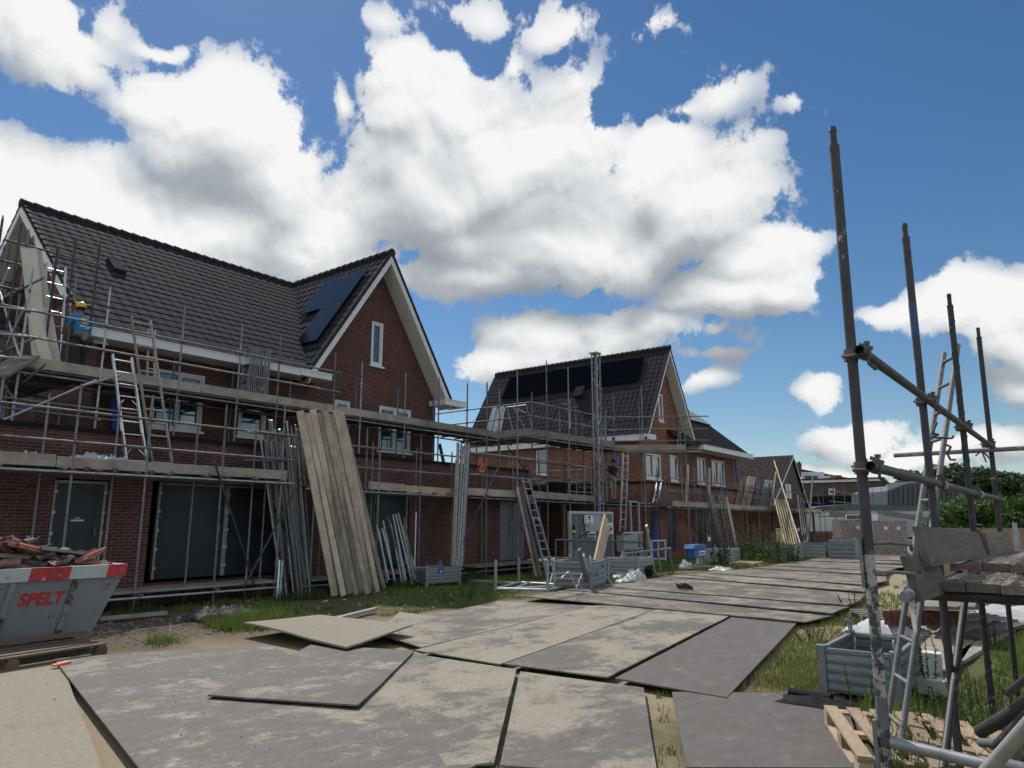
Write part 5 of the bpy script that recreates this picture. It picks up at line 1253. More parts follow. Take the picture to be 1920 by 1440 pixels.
xs_ = [XLs - .05, PY(30, 1075, YC).x - .9, PY(56, 1075, YC).x, PY(132, 1072, YC).x, PY(201, 1065, YC).x, xr]
bands = ['skip_red', 'skip_white', 'skip_red', 'skip_white', 'skip_red']
for i, bm_ in enumerate(bands):
    m = MB(); x0, x1 = xs_[i], xs_[i + 1]
    ey = .0
    m.extr([(x0 - .03, YC - .05, zt), (x1 - .03, YC - .05, zt), (x1, YC - .05, ctop), (x0, YC - .05, ctop)], (0, .1, 0)); m.build('rim_band', M[bm_], sk)
m = MB(); m.box((xr - .09, YC + .051, zt), (xr, yb + .05, ctop)); m.box((XLs - .05, YC + .051, zt), (XLs + .05, yb + .05, ctop)); m.box((XLs + .051, yb - .05, zt), (xr - .091, yb + .05, ctop)); m.build('rim', M['skip_white'], sk)
for px in (18, 135):
    a = PY(px + 6, 1100, YC).x; t0 = V((a, YC - .012, zt)); b0 = V((a - .13, YC + .105, zb + .02))
    m = MB(); m.bar(t0, b0, .075, .04, (0, -1, 0)); m.build('rib', M['skip_rib'], sk)
cu = bpy.data.curves.new('lettering', 'FONT'); cu.body = 'SPELT'; cu.size = 0.24; cu.shear = 0.22; cu.offset = 0.0085; cu.extrude = 0.001; cu.space_character = 1.06
to = bpy.data.objects.new('lettering', cu); COL.objects.link(to); bpy.context.view_layer.update()
me = bpy.data.meshes.new_from_object(to.evaluated_get(bpy.context.evaluated_depsgraph_get())); bpy.data.objects.remove(to)
me.materials.append(M['red']); lo = bpy.data.objects.new('lettering', me); COL.objects.link(lo)
pl = PY(32, 1138, YC + .02); wd = PY(124, 1110, YC + .02).x - pl.x; vx = [v.co.x for v in me.vertices]; sc_w = wd / (max(vx) - min(vx))
n_s = V((0, -(zt - zb), -0.12)).normalized()
lo.parent = sk; lo.location = V((pl.x, YC + .12 * (zt - pl.z) / (zt - zb) - .008, pl.z + .005)) - V(sk.location); lo.rotation_euler = (radians(90) + atan2(.12, zt - zb), 0, 0); lo.scale = (sc_w, sc_w * 1.12, 1)
# rubble heap: curved roof tiles thrown in
def roof_tile(mb, c, a, tilt, roll, L_=0.38, w=0.24):
    R = Matrix.Rotation(a, 4, 'Z') @ Matrix.Rotation(tilt, 4, 'Y') @ Matrix.Rotation(roll, 4, 'X'); n = 8; th = .014
    vs = []
    for j, xx in enumerate((-L_ / 2, L_ / 2)):
        for i in range(n + 1):
            f = i / n; z = .035 * sin(2 * pi * f) + .01 * sin(4 * pi * f)
            x2 = xx + (rnd(-.05, .03) if j else 0)
            for dz in (0, -th): vs.append(V(c) + (R @ V((x2, (f - .5) * w, z + dz))))
    k = 2 * (n + 1); fs = []
    for i in range(n):
        a0, a1 = 2 * i, 2 * i + 2
        fs += [(a0, a1, k + a1, k + a0), (a0 + 1, k + a0 + 1, k + a1 + 1, a1 + 1), (a0, a0 + 1, a1 + 1, a1), (k + a0, k + a1, k + a1 + 1, k + a0 + 1)]
    fs += [(0, k, k + 1, 1), (2 * n, 2 * n + 1, k + 2 * n + 1, k + 2 * n)]
    mb.add(vs, fs)
def hz_(x, y):
    fx = max(0, 1 - ((x - 3.3) / 1.75) ** 2); fy = max(0.15, 1 - ((y - YC - .85) / .95) ** 2)
    return ctop - .10 + .50 * (fx * fy) ** .8
random.seed(21)
for mat, n, lab in (('clay_brown', 120, 'heap of broken brown curved roof tiles filling the skip'), ('slate', 90, 'heap of dark grey broken roof tiles mixed in the skip')):
    mb = MB()
    for i in range(n):
        x, y = rnd(1.6, xr - .2), rnd(YC + .12, yb - .12); roof_tile(mb, (x, y, hz_(x, y) - rnd(.0, .13)), rnd(0, 6.28), rnd(-.45, .45), rnd(-.5, .5), rnd(.14, .36), rnd(.12, .24))
    mb.build('tile_rubble', M[mat], None, lab, 'rubble', None, 'stuff')
for (px, py, a, t, r_, L_, lab, mt) in ((62, 1026, .35, .25, .5, .55, 'long orange roof tile with a crumbled end, topmost on the skip heap', 'clay'), (28, 1022, .5, .2, .3, .42, 'orange roof tile lying behind the crumbled one on the skip heap', 'clay'), (165, 1040, .15, -.38, .2, .40, 'orange tile shard sticking up at the right of the skip heap', 'clay'),
                            (26, 1062, .2, .05, .1, .34, 'small orange tile piece at the lower left of the skip heap', 'clay'), (95, 1049, .0, .1, -.2, .42, 'flat pinkish brown tile in the middle of the skip heap', 'clay_brown'), (66, 1052, -.5, .25, .3, .38, 'black curved tile in the middle of the skip heap', 'slate'),
                            (160, 1055, .1, .12, 0, .4, 'thin orange tile strip on the rim side of the skip heap', 'clay'), (112, 1036, .1, .15, -.1, .6, 'long dark roof tile running down from the top of the skip heap', 'slate'),
                            (20, 1042, .3, .1, .2, .45, 'large brown S-shaped tile at the left of the skip heap', 'clay_brown'), (125, 1046, .4, .1, .1, .34, 'mortar speckled grey tile near the skip heap edge', 'foam')):
    mb = MB(); p = PY(px, py, YC + .35); roof_tile(mb, p, a, t, r_, L_, .22); mb.build('roof_tile', M[mt if mt != 'foam' else 'slate'], None, lab, 'roof tile')
pA_ = PZ(195, 1243, 0); 
pallet('weathered brown pallet lying against the foot of the skip', 3.32, 10.28, 0.26 - .12, (0.02, 0), 'pallet_old', 0.02, 2.2, .8)
th = lean_plank((2.3, 10.62, .20), (4.5, 10.75, .22), .14, .03, (0, 0, 1), 'pallet_old', 'broken brown board resting on the old pallet beside the skip')
single(MB().extr([(3.7, 9.55, .04), (3.9, 9.62, .045), (3.88, 9.70, .045), (3.68, 9.62, .04)], (0, 0, .02)), 'wrapper', 'orange', 'crumpled orange wrapper on the plate before the old pallet', 'wrapper')

# --- tarpaulin heap
def cloth_heap(name, c, rx, ry, h, mat, label, cat, seed=0, n=26, rough=.5):
    vs = []; 
    for j in range(n + 1):
        for i in range(n + 1):
            u, v = i / n * 2 - 1, j / n * 2 - 1; r = max(abs(u), abs(v)); k = max(0, 1 - r ** 2)
            nz = mn.noise(V((u * 2.2 + seed, v * 2.2, seed))) ; n2 = abs(mn.noise(V((u * 5 + seed, v * 3.1, 7))))
            x = c[0] + u * rx * (1 + .25 * mn.noise(V((u * 1.5, v * 1.5, seed + 4)))); y = c[1] + v * ry * (1 + .25 * mn.noise(V((u * 1.5, v * 1.5, seed + 9))))
            vs.append((x, y, c[2] + max(0.0, h * (k ** .6) * (.55 + rough * nz + 1.8 * rough * n2)) + .012))
    m = MB(); k = n + 1
    m.add(vs, [(j * k + i, j * k + i + 1, (j + 1) * k + i + 1, (j + 1) * k + i) for j in range(n) for i in range(n)], True)
    b = len(m.v); m.add([(c[0] - rx, c[1] - ry, c[2]), (c[0] + rx, c[1] - ry, c[2]), (c[0] + rx, c[1] + ry, c[2]), (c[0] - rx, c[1] + ry, c[2])], [(0, 1, 2, 3)])
    return single(m, name, mat, label, cat, None, None, False)
cloth_heap('tarpaulin', (7.55, 12.4, 0), .58, .36, .20, 'tarp', 'crumpled grey tarpaulin heap on the soil before the lower scaffold', 'tarpaulin', 3)
single(MB().box((7.05, 12.0, 0), (7.35, 12.12, .10)), 'brick_piece', 'brick1', 'brick fragment sticking out of the grey tarpaulin heap', 'brick')
cloth_heap('plastic_sheet', (3.62, 14.72, 2.72), .35, .2, .34, 'white_plastic', 'white plastic bag on the lower deck at the left end', 'plastic sheet', 1)
cloth_heap('plastic_sheet', (4.9, 14.72, 2.72), .35, .2, .22, 'white_plastic', 'low white plastic sheet in the middle of the three on the lower deck', 'plastic sheet', 5)
cloth_heap('plastic_sheet', (6.1, 14.75, 2.72), .75, .2, .27, 'white_plastic', 'longest white plastic sheet on the lower deck, right of the others', 'plastic sheet', 8)

# --- tube stack leaning between the scaffold end and the planks
random.seed(5)
for i in range(34):
    f = i / 33; row = i % 3
    b = PZ(526 + 54 * f + rnd(-5, 5), 1110 + rnd(-8, 8), 0.0); t = PY(492 + 62 * f + rnd(-6, 6), 808 + rnd(-12, 22) + (8 if i % 5 else -14), 14.55 + .18 * row)
    lean_tube(b, t, 'scaffold_tube', 'galv' if i % 3 else 'galv_dull', 'galvanised tube in the dense leaning stack left of the tall planks', 'tubes in the tall leaning stack')
for i in range(8):
    b = PZ(575 + rnd(-6, 12), 1108, 0); t = PY(558 + rnd(-6, 10), 815 + rnd(-30, 10), 14.6)
    lean_tube(b, t, 'scaffold_tube', 'galv_dull', 'galvanised tube in the dense leaning stack left of the tall planks', 'tubes in the tall leaning stack')
lean_tube(PZ(598, 1112, 0), PY(500, 925, 14.9), 'scaffold_tube', 'tube_dark', 'dark tube slanting down to the grass just left of the planks', None)
lean_tube(PZ(519, 1127, 0), PY(524, 1050, 14.0), 'scaffold_tube', 'alu', 'short bright upright tube standing before the tall tube stack', None)
lean_tube(PZ(524, 1126, 0), PY(529, 1052, 14.02), 'scaffold_tube', 'galv', 'second short upright tube touching the bright one', None)

# --- tall planks leaning against the upper scaffold
random.seed(9)
pk = [(562, 770, 632, 1117, 'tall plank at the left edge of the leaning plank stack'), (576, 776, 648, 1118, 0), (586, 768, 660, 1113, 0), (598, 774, 672, 1116, 0), (609, 770, 683, 1112, 0), (619, 777, 693, 1115, 0), (630, 768, 703, 1110, 0), (640, 772, 712, 1111, 0), (647, 800, 724, 1106, 'narrow plank standing apart at the right of the leaning plank stack')]
for i, (tx, ty, bx, by, lab) in enumerate(pk):
    k = [0.02, .14, .0, .12, .05, .17, .02, .13, .06][i]; w = [.175, .15, .165, .14, .16, .14, .17, .15, .12][i]
    b = PZ(bx - 4, by, 0.0); t = PY(tx, ty, 14.20 + k * .8); b = b + V((0, k * .8, 0)) + V(ray(bx, by)) * 0
    b = V((b.x + k * .8 * .8, b.y, 0))
    lean_plank(b, t, w, 0.045, V(([-.25, .12, -.1, .2, -.3, .05, -.2, .1, -.15][i], -1, 0)), 'plank_z', lab or 'weathered plank in the middle of the tall leaning plank stack', None if lab else 'planks in the tall leaning stack')
# --- fan of short tubes
random.seed(13)
for i in range(15):
    f = i / 14
    b = PY(728 + 62 * f + rnd(-6, 6), 1092 + rnd(-8, 6), 14.0); b.z = max(0, b.z); t = PY(708 + 55 * f + rnd(-8, 8), [992, 986, 990, 1000, 976, 982, 970, 965, 966, 978, 964, 962, 970, 985, 1000][i], 14.3 + rnd(0, .06))
    lean_tube(b, t, 'short_tube', 'galv' if i % 3 else 'galv_dull', 'short grey tube in the fan leaning before the foil door', 'short tubes fanned against the scaffold')
lean_tube(PY(777, 1066, 14.2), PY(780, 960, 14.3), 'short_tube', 'alu', 'shiny straight tube standing behind the fanned short tubes', None)
# --- tall tube bundle
random.seed(17)
for i in range(13):
    f = i / 12; b = PY(848 + 18 * f + rnd(-2, 2), 1062 + rnd(-3, 3), 14.18); t = PY(857 + 24 * f + rnd(-2, 2), 834 + rnd(-5, 6), 14.28 + rnd(0, .06))
    lean_tube(b, t, 'scaffold_tube', 'galv' if i % 3 else 'galv_dull', 'long tube in the upright bundle right of the yellowish toe board', 'tubes in the upright bundle')
lean_plank(PY(849, 1060, 14.1), PY(857, 862, 14.15), .12, .04, (0, -1, 0), 'plank_z', 'pale plank at the left side of the upright tube bundle')
# --- frame bundle on the upper deck
random.seed(23)
p0 = PY(462, 730, 16.45); p1 = PY(468, 648, 16.45)
frame_bundle(V((p0.x, 16.45, 4.78)), V((p1.x + .1, 16.5, p1.z)), 11, .62, 'tall rusty frame standing on the upper deck before the roof gutter', 'frames bundled on the upper deck', 'galv_dull', .35)
# --- pale planks leaning on the left gable
pb1 = PY(80, 672, 16.5); pt1 = PY(53, 462, 17.6)
lean_plank(V((pb1.x, 16.45, 4.78)), pt1, .30, .05, (-.2, -1, 0), 'plank_pale_lit', 'widest pale plank leaning up the left gable behind the worker')
pb2 = PY(108, 672, 16.5); pt2 = PY(66, 470, 17.7)
lean_plank(V((pb2.x, 16.50, 4.78)), pt2, .24, .05, (-.2, -1, 0), 'plank_pale_lit', 'second pale plank leaning beside the widest one at the left gable')
lean_plank(V((pb1.x + .1, 16.40, 4.78)), PY(64, 590, 16.9), .22, .05, (-.2, -1, 0), 'plank_pale_lit', 'short pale plank in front of the two tall ones at the left gable')
lean_plank(PY(-10, 705, 15.8), PY(52, 668, 16.4), .5, .05, (0, 0, 1), 'plank_x', 'pale board lying flat at the left end of the upper deck')

# --- ladders
X_ = V((1, 0, 0))
pa, pb = PY(258, 866, 14.75), PY(229, 668, 15.9)
ladder('aluminium ladder left of the wooden one, from lower deck to upper deck', (pa.x, 14.72, 2.74), pb, X_, .40)
pa, pb = PY(312, 868, 14.8), PY(263, 598, 16.05)
ladder('weathered wooden ladder rising from the lower deck past the upper guard rails', (pa.x, 14.9, 2.74), (pb.x, 16.02, pb.z), X_, .42, 'ladder_wood')
pa, pb = PY(88, 672, 17.0), PY(100, 495, 17.0)
ladder('upright aluminium ladder by the left gable, behind the pale planks', (PY(100, 660, 17.0).x, 17.0, 4.76), pb + V((0.06, 0, 0)), X_, .38)
pa, pb = PY(262, 800, 16.7), PY(280, 655, 16.7)
ladder('short aluminium ladder behind the wooden ladder on the upper deck', (PY(284, 700, 16.8).x, 16.8, 4.8), PY(284, 618, 17.0), X_, .16, 'galv')
pb = PY(985, 898, 14.3); pa = PZ(1036, 1064, .35)
ladder('aluminium ladder leaning on two dark planks between the houses', (PZ(1034, 1085, 0)), pb, X_, .40)
for k, dx in enumerate((-6, -13)):
    lean_plank(PZ(1020 + dx, 1082, 0), PY(978 + dx * .6, 910 + 3 * k, 14.32), .17, .045, (0, -1, .0), 'plank_z' if k else 'plank_dark', ['grey plank under the leaning ladder between the houses', 'second plank under the leaning ladder, left of the grey one'][k])
ladder('long aluminium ladder standing before the worker at the second house', PY(1167, 996, 13.9), PY(1173, 850, 14.05), X_, .42)
# --- hoist mast with cage panel
MX = PZ(1126, 1062, 0.3); ms_ = thing('hoist_mast', 'tall lattice hoist mast rising above the solar panels of the far house', 'hoist', (MX.x, 13.9, 0))
mt_ = PY(1122, 664, 13.9)
mx = PY(1130, 1040, 13.9).x
for dx, dy in ((-.12, 0), (.12, 0), (-.12, .22), (.12, .22)):
    m = MB(); m.bar((mx + dx, 13.9 + dy, 0.1), (mx + dx, 13.9 + dy, mt_.z), .045 if dx < 0 else .08, .045, (0, 1, 0)); m.build('mast_rail', M['galv'] if dx < 0 else M['galv_dull'], ms_)
z = .3; k = 0
while z < mt_.z - .4:
    m = MB(); m.tube((mx - .11, 13.88, z), (mx + .09, 13.88, z + .36), .012, 5); m.tube((mx - .12, 13.9, z), (mx - .12, 14.12, z + .36 * (1 if k % 2 else -1) + .2), .012, 5); m.tube((mx + .12, 13.9, z), (mx + .12, 14.12, z + .4), .012, 5)
    z += .72; k += 1; m.build('lattice_bar', M['galv'], ms_)
for i in range(5): m = MB(); m.bar((mx - .2, 13.86, .9 + i * 1.48), (mx + .2, 13.86, .9 + i * 1.48), .06, .05); m.build('mast_tie', M['galv_dull'], ms_)
m = MB(); m.box((mx - .19, 13.84, mt_.z), (mx + .17, 14.2, mt_.z + .06)); m.build('mast_cap', M['galv'], ms_)
c0_ = PY(1068, 958, 13.6); c1_ = PY(1152, 1050, 13.6)
cg = thing('hoist_cage', 'grey framed hoist base panel with control boxes and a notice', 'hoist base', (c0_.x, 13.6, 0))
m = MB(); x0, x1, z1 = c0_.x, c1_.x, c0_.z; 
m.box((x0, 13.6, .2), (x0 + .09, 13.69, z1)); m.box((x1 - .09, 13.6, .2), (x1, 13.69, z1)); m.box((x0 + .09, 13.6, z1 - .09), (x1 - .09, 13.69, z1)); m.box((x0 + .09, 13.6, .2), (x1 - .09, 13.69, .29)); m.build('frame', M['crate_pale'], cg)
m = MB(); m.box((x0 + .09, 13.64, .29), (x1 - .09, 13.66, z1 - .09)); m.build('panel', M['panel_grey'], cg)
m = MB(); m.box((x0 + .35, 13.61, .3), (x0 + .41, 13.635, z1 - .1)); m.box((x0 + .7, 13.61, .3), (x0 + .76, 13.635, z1 - .1)); m.build('stiffener', M['galv_dull'], cg)
def boxpx(par, a, b, y, d, name, mat):
    p, q = PY(*a, y), PY(*b, y); m = MB(); m.box((p.x, y, q.z), (q.x, y + d, p.z)); return m.build(name, M[mat], par)
bk = boxpx(cg, (1098, 965), (1128, 996), 13.57, .04, 'mounting_board', 'box_grey')
cb_ = boxpx(cg, (1100, 966), (1112, 982), 13.45, .115, 'control_box', 'white')
for a, b in (((1103, 967.5), (1107.5, 971.5)), ((1104.3, 978), (1107.2, 981)), ((1101, 973), (1102.6, 974.6)), ((1104.6, 972.6), (1107, 975))): boxpx(cb_, a, b, 13.443, .006, 'switch', 'black')
cc_ = boxpx(cg, (1140, 980), (1149, 1001), 13.45, .14, 'control_box', 'white')
for a, b in (((1141, 984), (1142.3, 986)), ((1144, 985), (1145.5, 987)), ((1144, 989), (1148, 994)), ((1141, 995), (1145, 998))): boxpx(cc_, a, b, 13.443, .006, 'switch', 'black')
nb = boxpx(cg, (1102, 996), (1117, 1012), 13.585, .008, 'notice', 'white')
for k, (a, b) in enumerate((((1103, 1001), (1116, 1003.5)), ((1103, 1005), (1115, 1006)), ((1103, 1007.4), (1114, 1008.2)), ((1102.6, 1009.3), (1116.4, 1011.3)), ((1103, 997), (1107, 999)))): boxpx(nb, a, b, 13.58, .004, 'notice_print', 'black')
ex = thing('fire_extinguisher', 'small black extinguisher with yellow label hung on the hoist panel', 'extinguisher', PY(1076, 1002, 13.5)); p = PY(1076, 1002, 13.5)
MB().tube(p, p + V((0, 0, .26)), .05, 10).build('bottle', M['black'], ex); MB().tube(p + V((0, 0, .05)), p + V((0, 0, .15)), .052, 10).build('label_band', M['print_yel'], ex); MB().tube(p + V((0, 0, .26)), p + V((0, 0, .33)), .025, 8).build('valve', M['black'], ex)
pts = [PY(x, y, 13.4) for x, y in ((1104, 996), (1090, 1006), (1075, 1013), (1060, 1018), (1050, 1035), (1040, 1050))]; single(MB().path(pts, .014), 'cable', 'black', 'black cable hanging from the control box to the crates', 'cable', None, None, False)
# grey cabinet on a frame right of the hoist
cbn = thing('cabinet', 'light grey switch cabinet on a tube frame right of the hoist base', 'cabinet', PY(1168, 1060, 13.3))
p, q = PY(1169, 1004, 13.3), PY(1197, 1032, 13.3); MB().box((p.x, 13.3, q.z), (q.x, 13.6, p.z)).build('case', M['box_grey'], cbn)
p, q = PY(1167, 999, 13.28), PY(1203, 1054, 13.28)
for x in (p.x, q.x): MB().box((x - .04, 13.24, .1), (x + .04, 13.29, p.z)).build('frame_upright', M['crate_pale'], cbn)
for z in (p.z, p.z - .6, .35): MB().box((p.x - .04, 13.19, z - .03), (q.x + .04, 13.235, z + .03)).build('frame_rail', M['crate_pale'], cbn)
gt = thing('tube_gate', 'tall narrow pale steel gate frame standing behind the grey cabinet', 'gate', PY(1183, 1060, 13.7))
p, q = PY(1183, 940, 13.7), PY(1202, 1056, 13.7)
for x in (p.x, q.x): MB().box((x - .04, 13.7, .1), (x + .04, 13.76, p.z)).build('upright', M['crate_pale'], gt)
for z in (p.z, 1.2, .5): MB().box((p.x - .04, 13.765, z - .03), (q.x + .04, 13.81, z + .03)).build('cross_rail', M['crate_pale'], gt)
# rail running in front of the cage
rf = thing('barrier_rail', 'low tubular barrier running before the hoist base', 'barrier', PY(1042, 1060, 13.0))
for (a, b) in (((1042, 1012), (1206, 1016)), ((1042, 1046), (1206, 1052))): MB().tube(PY(*a, 13.2), PY(*b, 13.2), .03, 8).build('rail', M['galv_dull'], rf)
for x in (1042, 1060, 1086): MB().tube(PY(x, 1012, 13.2), PY(x, 1056, 13.2), .025, 6).build('upright', M['galv_dull'], rf)

# --- crates
def gp(px, py): p = PZ(px, py, 0); return p.x, p.y
x, y = PY(826, 1089, 13.6).x, 13.55; crate('small steel crate with blue badge beside the fanned short tubes', x + .12, y + .42, 1.15, .8, .5, -.12, badge=True, z=-.02)
c2x, c2y = gp(1118, 1108)
crate('large steel crate with blue badge, filled with fittings, behind the tube rack', c2x + .45, c2y + .75, 1.35, .95, .72, .28, badge=True, z=-.02)
x, y = gp(1210, 1082); crate('pale steel crate standing behind the white plastic debris', x + .2, y + .6, 1.3, .9, .6, .1, 'crate_pale', z=-.02)
x, y = gp(1150, 1096); crate('steel crate squeezed between the large badge crate and the pale one', x + .1, y + .9, .95, .8, .68, .0, z=-.02)
x, y = gp(1388, 1056); crate('steel crate half hidden in weeds under the ladder bundle', x - .4, y + .6, 1.6, 1.0, .62, .1, 'crate_pale', z=-.02)
x, y = gp(1506, 1052); crate('steel crate at the foot of the fresh yellow planks', x - .3, y + .7, 1.8, 1.2, .72, .1, z=-.02)
x, y = gp(1560, 1047); crate('far steel crate holding rusty couplers, before the dark fence', x - .2, y + .7, 1.9, 1.2, .72, .1, z=-.02)
x, y = gp(1612, 1050); crate('far steel crate before the wrapped brick packs', x, y + .6, 1.5, 1.1, .9, .1, z=-.02)
# fittings heaped in crates
random.seed(31)
mb = MB()
for i in range(120): 
    a = (c2x + .45 + rnd(-.6, .6), c2y + .75 + rnd(-.42, .42), .50 + rnd(0, .12)); mb.bar(a, V(a) + V((rnd(-.07, .07), rnd(-.07, .07), rnd(-.03, .06))), .035, .05)
mb.build('coupler_heap', M['fitting'], None, 'heap of couplers filling the large badge crate', 'fittings', None, 'stuff')
def lean(a, b, w, h, mat, lab, name='plank', cat='plank', n_=(0, -1, 0)): return lean_plank(a, b, w, h, n_, mat, lab, None, name, cat)
pq = lambda px, py, y: PY(px, py, y)
yb_ = c2y + .8
lean(pq(1117, 1056, yb_), pq(1136, 970, yb_ + .5), .24, .06, 'new_wood', 'pale thick board standing in the large badge crate')
lean(pq(1124, 1056, yb_ + .06), pq(1141, 985, yb_ + .5), .2, .05, 'plank_z', 'split board right behind the pale thick one in the crate')
lean(pq(1165, 1056, 12.6), pq(1170, 1038, 12.7), .3, .06, 'new_wood', 'short yellow board end in the crate right of the hoist')
lean(PZ(1106, 1106, 0), pq(1086, 1030, c2y + .0), .11, .06, 'galv_dull', 'grey steel beam leaning on the large badge crate', 'steel_beam', 'beam')
lean(PZ(1112, 1105, 0), pq(1093, 1042, c2y + .05), .11, .06, 'galv', 'second steel beam leaning beside the grey one on the crate', 'steel_beam', 'beam')
lean(pq(1080, 1052, yb_ + .2), pq(1080, 1032, yb_ + .2), .25, .08, 'galv_dull', 'upright steel channel end in the left of the large crate', 'steel_beam', 'beam')
# tube rack lying in the grass
rk = thing('tube_rack', 'open tubular stacking rack with four uprights lying empty in the grass', 'rack', PZ(1000, 1100, 0))
r4 = [PZ(929, 1104, .06), PZ(1027, 1106, .06), PZ(1070, 1098, .06), PZ(973, 1092, .06)]
for i in range(4): MB().tube(r4[i], r4[(i + 1) % 4], .035, 8).build('base_rail', M['galv'], rk)
for a, b in ((r4[0].lerp(r4[1], .35), r4[3].lerp(r4[2], .2)), (r4[0].lerp(r4[1], .1), r4[2])): MB().tube(a, b, .03, 8).build('cross_rail', M['galv'], rk)
for p, t in zip(r4, ((928, 1050), (1026, 1050), (1068, 1045), (972, 1046))):
    h = PY(t[0], t[1], p.y).z; MB().tube((p.x, p.y, 0), (p.x, p.y, h), .04, 8).build('upright', M['crate'], rk)
# trestle / folded frame in front of large crate
tf = thing('folded_trestle', 'folded tubular trestle lying between the rack and the large crate', 'trestle', PZ(1075, 1100, 0))
for a, b in (((1036, 1075), (1092, 1076)), ((1036, 1084), (1090, 1086)), ((1050, 1086), (1066, 1072)), ((1066, 1072), (1082, 1104)), ((1092, 1076), (1080, 1104)), ((1036, 1075), (1032, 1090)), ((1072, 1075), (1092, 1105)), ((1034, 1056), (1042, 1088))):
    MB().tube(pq(*a, c2y - .2), pq(*b, c2y - .25), .017, 6).build('trestle_bar', M['galv'], tf)
# steel sawhorse-like frames right of crates
sh_ = thing('steel_trestle', 'slanted tubular steel trestle standing right of the crates', 'trestle', PZ(1245, 1080, 0))
y6 = PZ(1225, 1078, 0).y
for a, b, r in (((1212, 988), (1228, 1076), .045), ((1172, 1038), (1258, 1028), .035), ((1254, 1028), (1263, 1078), .04), ((1232, 1034), (1241, 1080), .03), ((1208, 1036), (1216, 1054), .03), ((1212, 985), (1216, 998), .05)):
    MB().tube(pq(*a, y6), pq(*b, y6 + .02), r, 8).build('trestle_tube', M['crate'], sh_)
fr = thing('steel_gate', 'small rectangular steel gate standing behind the slanted trestle', 'gate', PZ(1235, 1062, 0))
for a, b in (((1221, 1014), (1247, 1014)), ((1222, 1048), (1248, 1048)), ((1222, 1012), (1223, 1050)), ((1247, 1012), (1248, 1052)), ((1234, 1014), (1235, 1048))): MB().tube(pq(*a, y6 + 1.2), pq(*b, y6 + 1.2), .04, 6).build('frame_bar', M['crate_pale'], fr)
# blue box on stand
bb = thing('site_box', 'blue metal box with white label on a trestle stand in the grass', 'site box', PZ(1315, 1072, 0)); yb2 = PZ(1315, 1072, 0).y
p, q = PY(1302, 1028, yb2), PY(1323, 1043, yb2)
MB().box((p.x, yb2, q.z), (q.x, yb2 + .25, p.z)).build('case', M['blue'], bb)
p2, q2 = PY(1300, 1021.5, yb2 - .05), PY(1325, 1028, yb2 - .05); MB().extr([(p2.x, yb2 - .05, q2.z + .012), (q2.x, yb2 - .05, q2.z + .012), (q2.x - .1, yb2 - .05, p2.z), (p2.x + .1, yb2 - .05, p2.z)], (0, .35, 0)).build('lid', M['blue'], bb)
p3, q3 = PY(1311.5, 1033, yb2 - .01), PY(1322, 1040, yb2 - .01); lb = MB().box((p3.x, yb2 - .012, q3.z), (q3.x, yb2 - .002, p3.z)).build('label_plate', M['white'], bb)
p4, q4 = PY(1313, 1036, yb2 - .02), PY(1321, 1038, yb2 - .02); MB().box((p4.x, yb2 - .018, q4.z), (q4.x, yb2 - .0125, p4.z)).build('label_text', M['black'], lb)
for a, b in (((1300, 1043), (1296, 1064)), ((1320, 1043), (1331, 1060)), ((1314, 1043), (1315, 1072)), ((1297, 1060), (1332, 1061))): MB().tube(pq(*a, yb2 + .1), pq(*b, yb2 + .1), .02, 6).build('stand_leg', M['galv_dull'], bb)
MB().box((PY(1311, 1044, yb2).x, yb2 + .12, .25), (PY(1323, 1044, yb2).x, yb2 + .14, .75)).build('splash_plate', M['box_grey'], bb)
pr = thing('warning_post', 'dark post with small red and white sign above the blue box', 'sign post', PY(1324, 1060, yb2 + 2)); p = PY(1323, 1004, yb2 + 2); q = PY(1327, 1014, yb2 + 2)
MB().tube((p.x + .1, yb2 + 2, .2), (p.x + .1, yb2 + 2, q.z), .09, 8).build('post', M['tube_dark'], pr); MB().box((p.x - .02, yb2 + 1.88, q.z), (q.x + .04, yb2 + 1.9, p.z)).build('sign', M['white'], pr); MB().box((p.x - .02, yb2 + 1.87, p.z - .07), (q.x + .04, yb2 + 1.879, p.z + .01)).build('sign_band', M['skip_red'], pr)
# white debris
for k, (px, py, rx, ry, h, lab) in enumerate(((1165, 1082, .35, .18, .22, 'crumpled white plastic between the crates, leftmost of the heap'), (1178, 1090, .4, .2, .2, 'white plastic scraps at the foot of the pale crate'), (1286, 1066, .25, .2, .36, 'white sack left of the blue box stand'), (1352, 1068, .45, .3, .14, 'flat white bag in the grass right of the blue box'), (1192, 1088, .35, .2, .4, 'grey white plastic bucket shards beside the pale crate'))):
    p = PZ(px, py, 0); cloth_heap('plastic_scrap', (p.x, p.y, -.02), rx, ry, h, 'white_plastic', lab, 'plastic scrap', 20 + k, 20, .28)
single(MB().bar(PZ(1134, 1084, .02), PZ(1146, 1093, .02), .05, .03), 'plastic_strip', 'white_plastic', 'white strip lying before the large badge crate', 'strip')
# black chain on the plates
ch = MB(); random.seed(2)
for i in range(22):
    p = PZ(1284 + rnd(-12, 12), 1102 + rnd(-3.2, 3.2), .11); pts = [p + V((cos(t) * .07, sin(t) * .05, rnd(0, .05) + .03 * sin(t))) for t in np.linspace(0, 2 * pi, 8)]; ch.path(pts, .010, 5)
single(ch, 'chain', 'black', 'small heap of black chain lying on the far plates', 'chain', None, None, False)
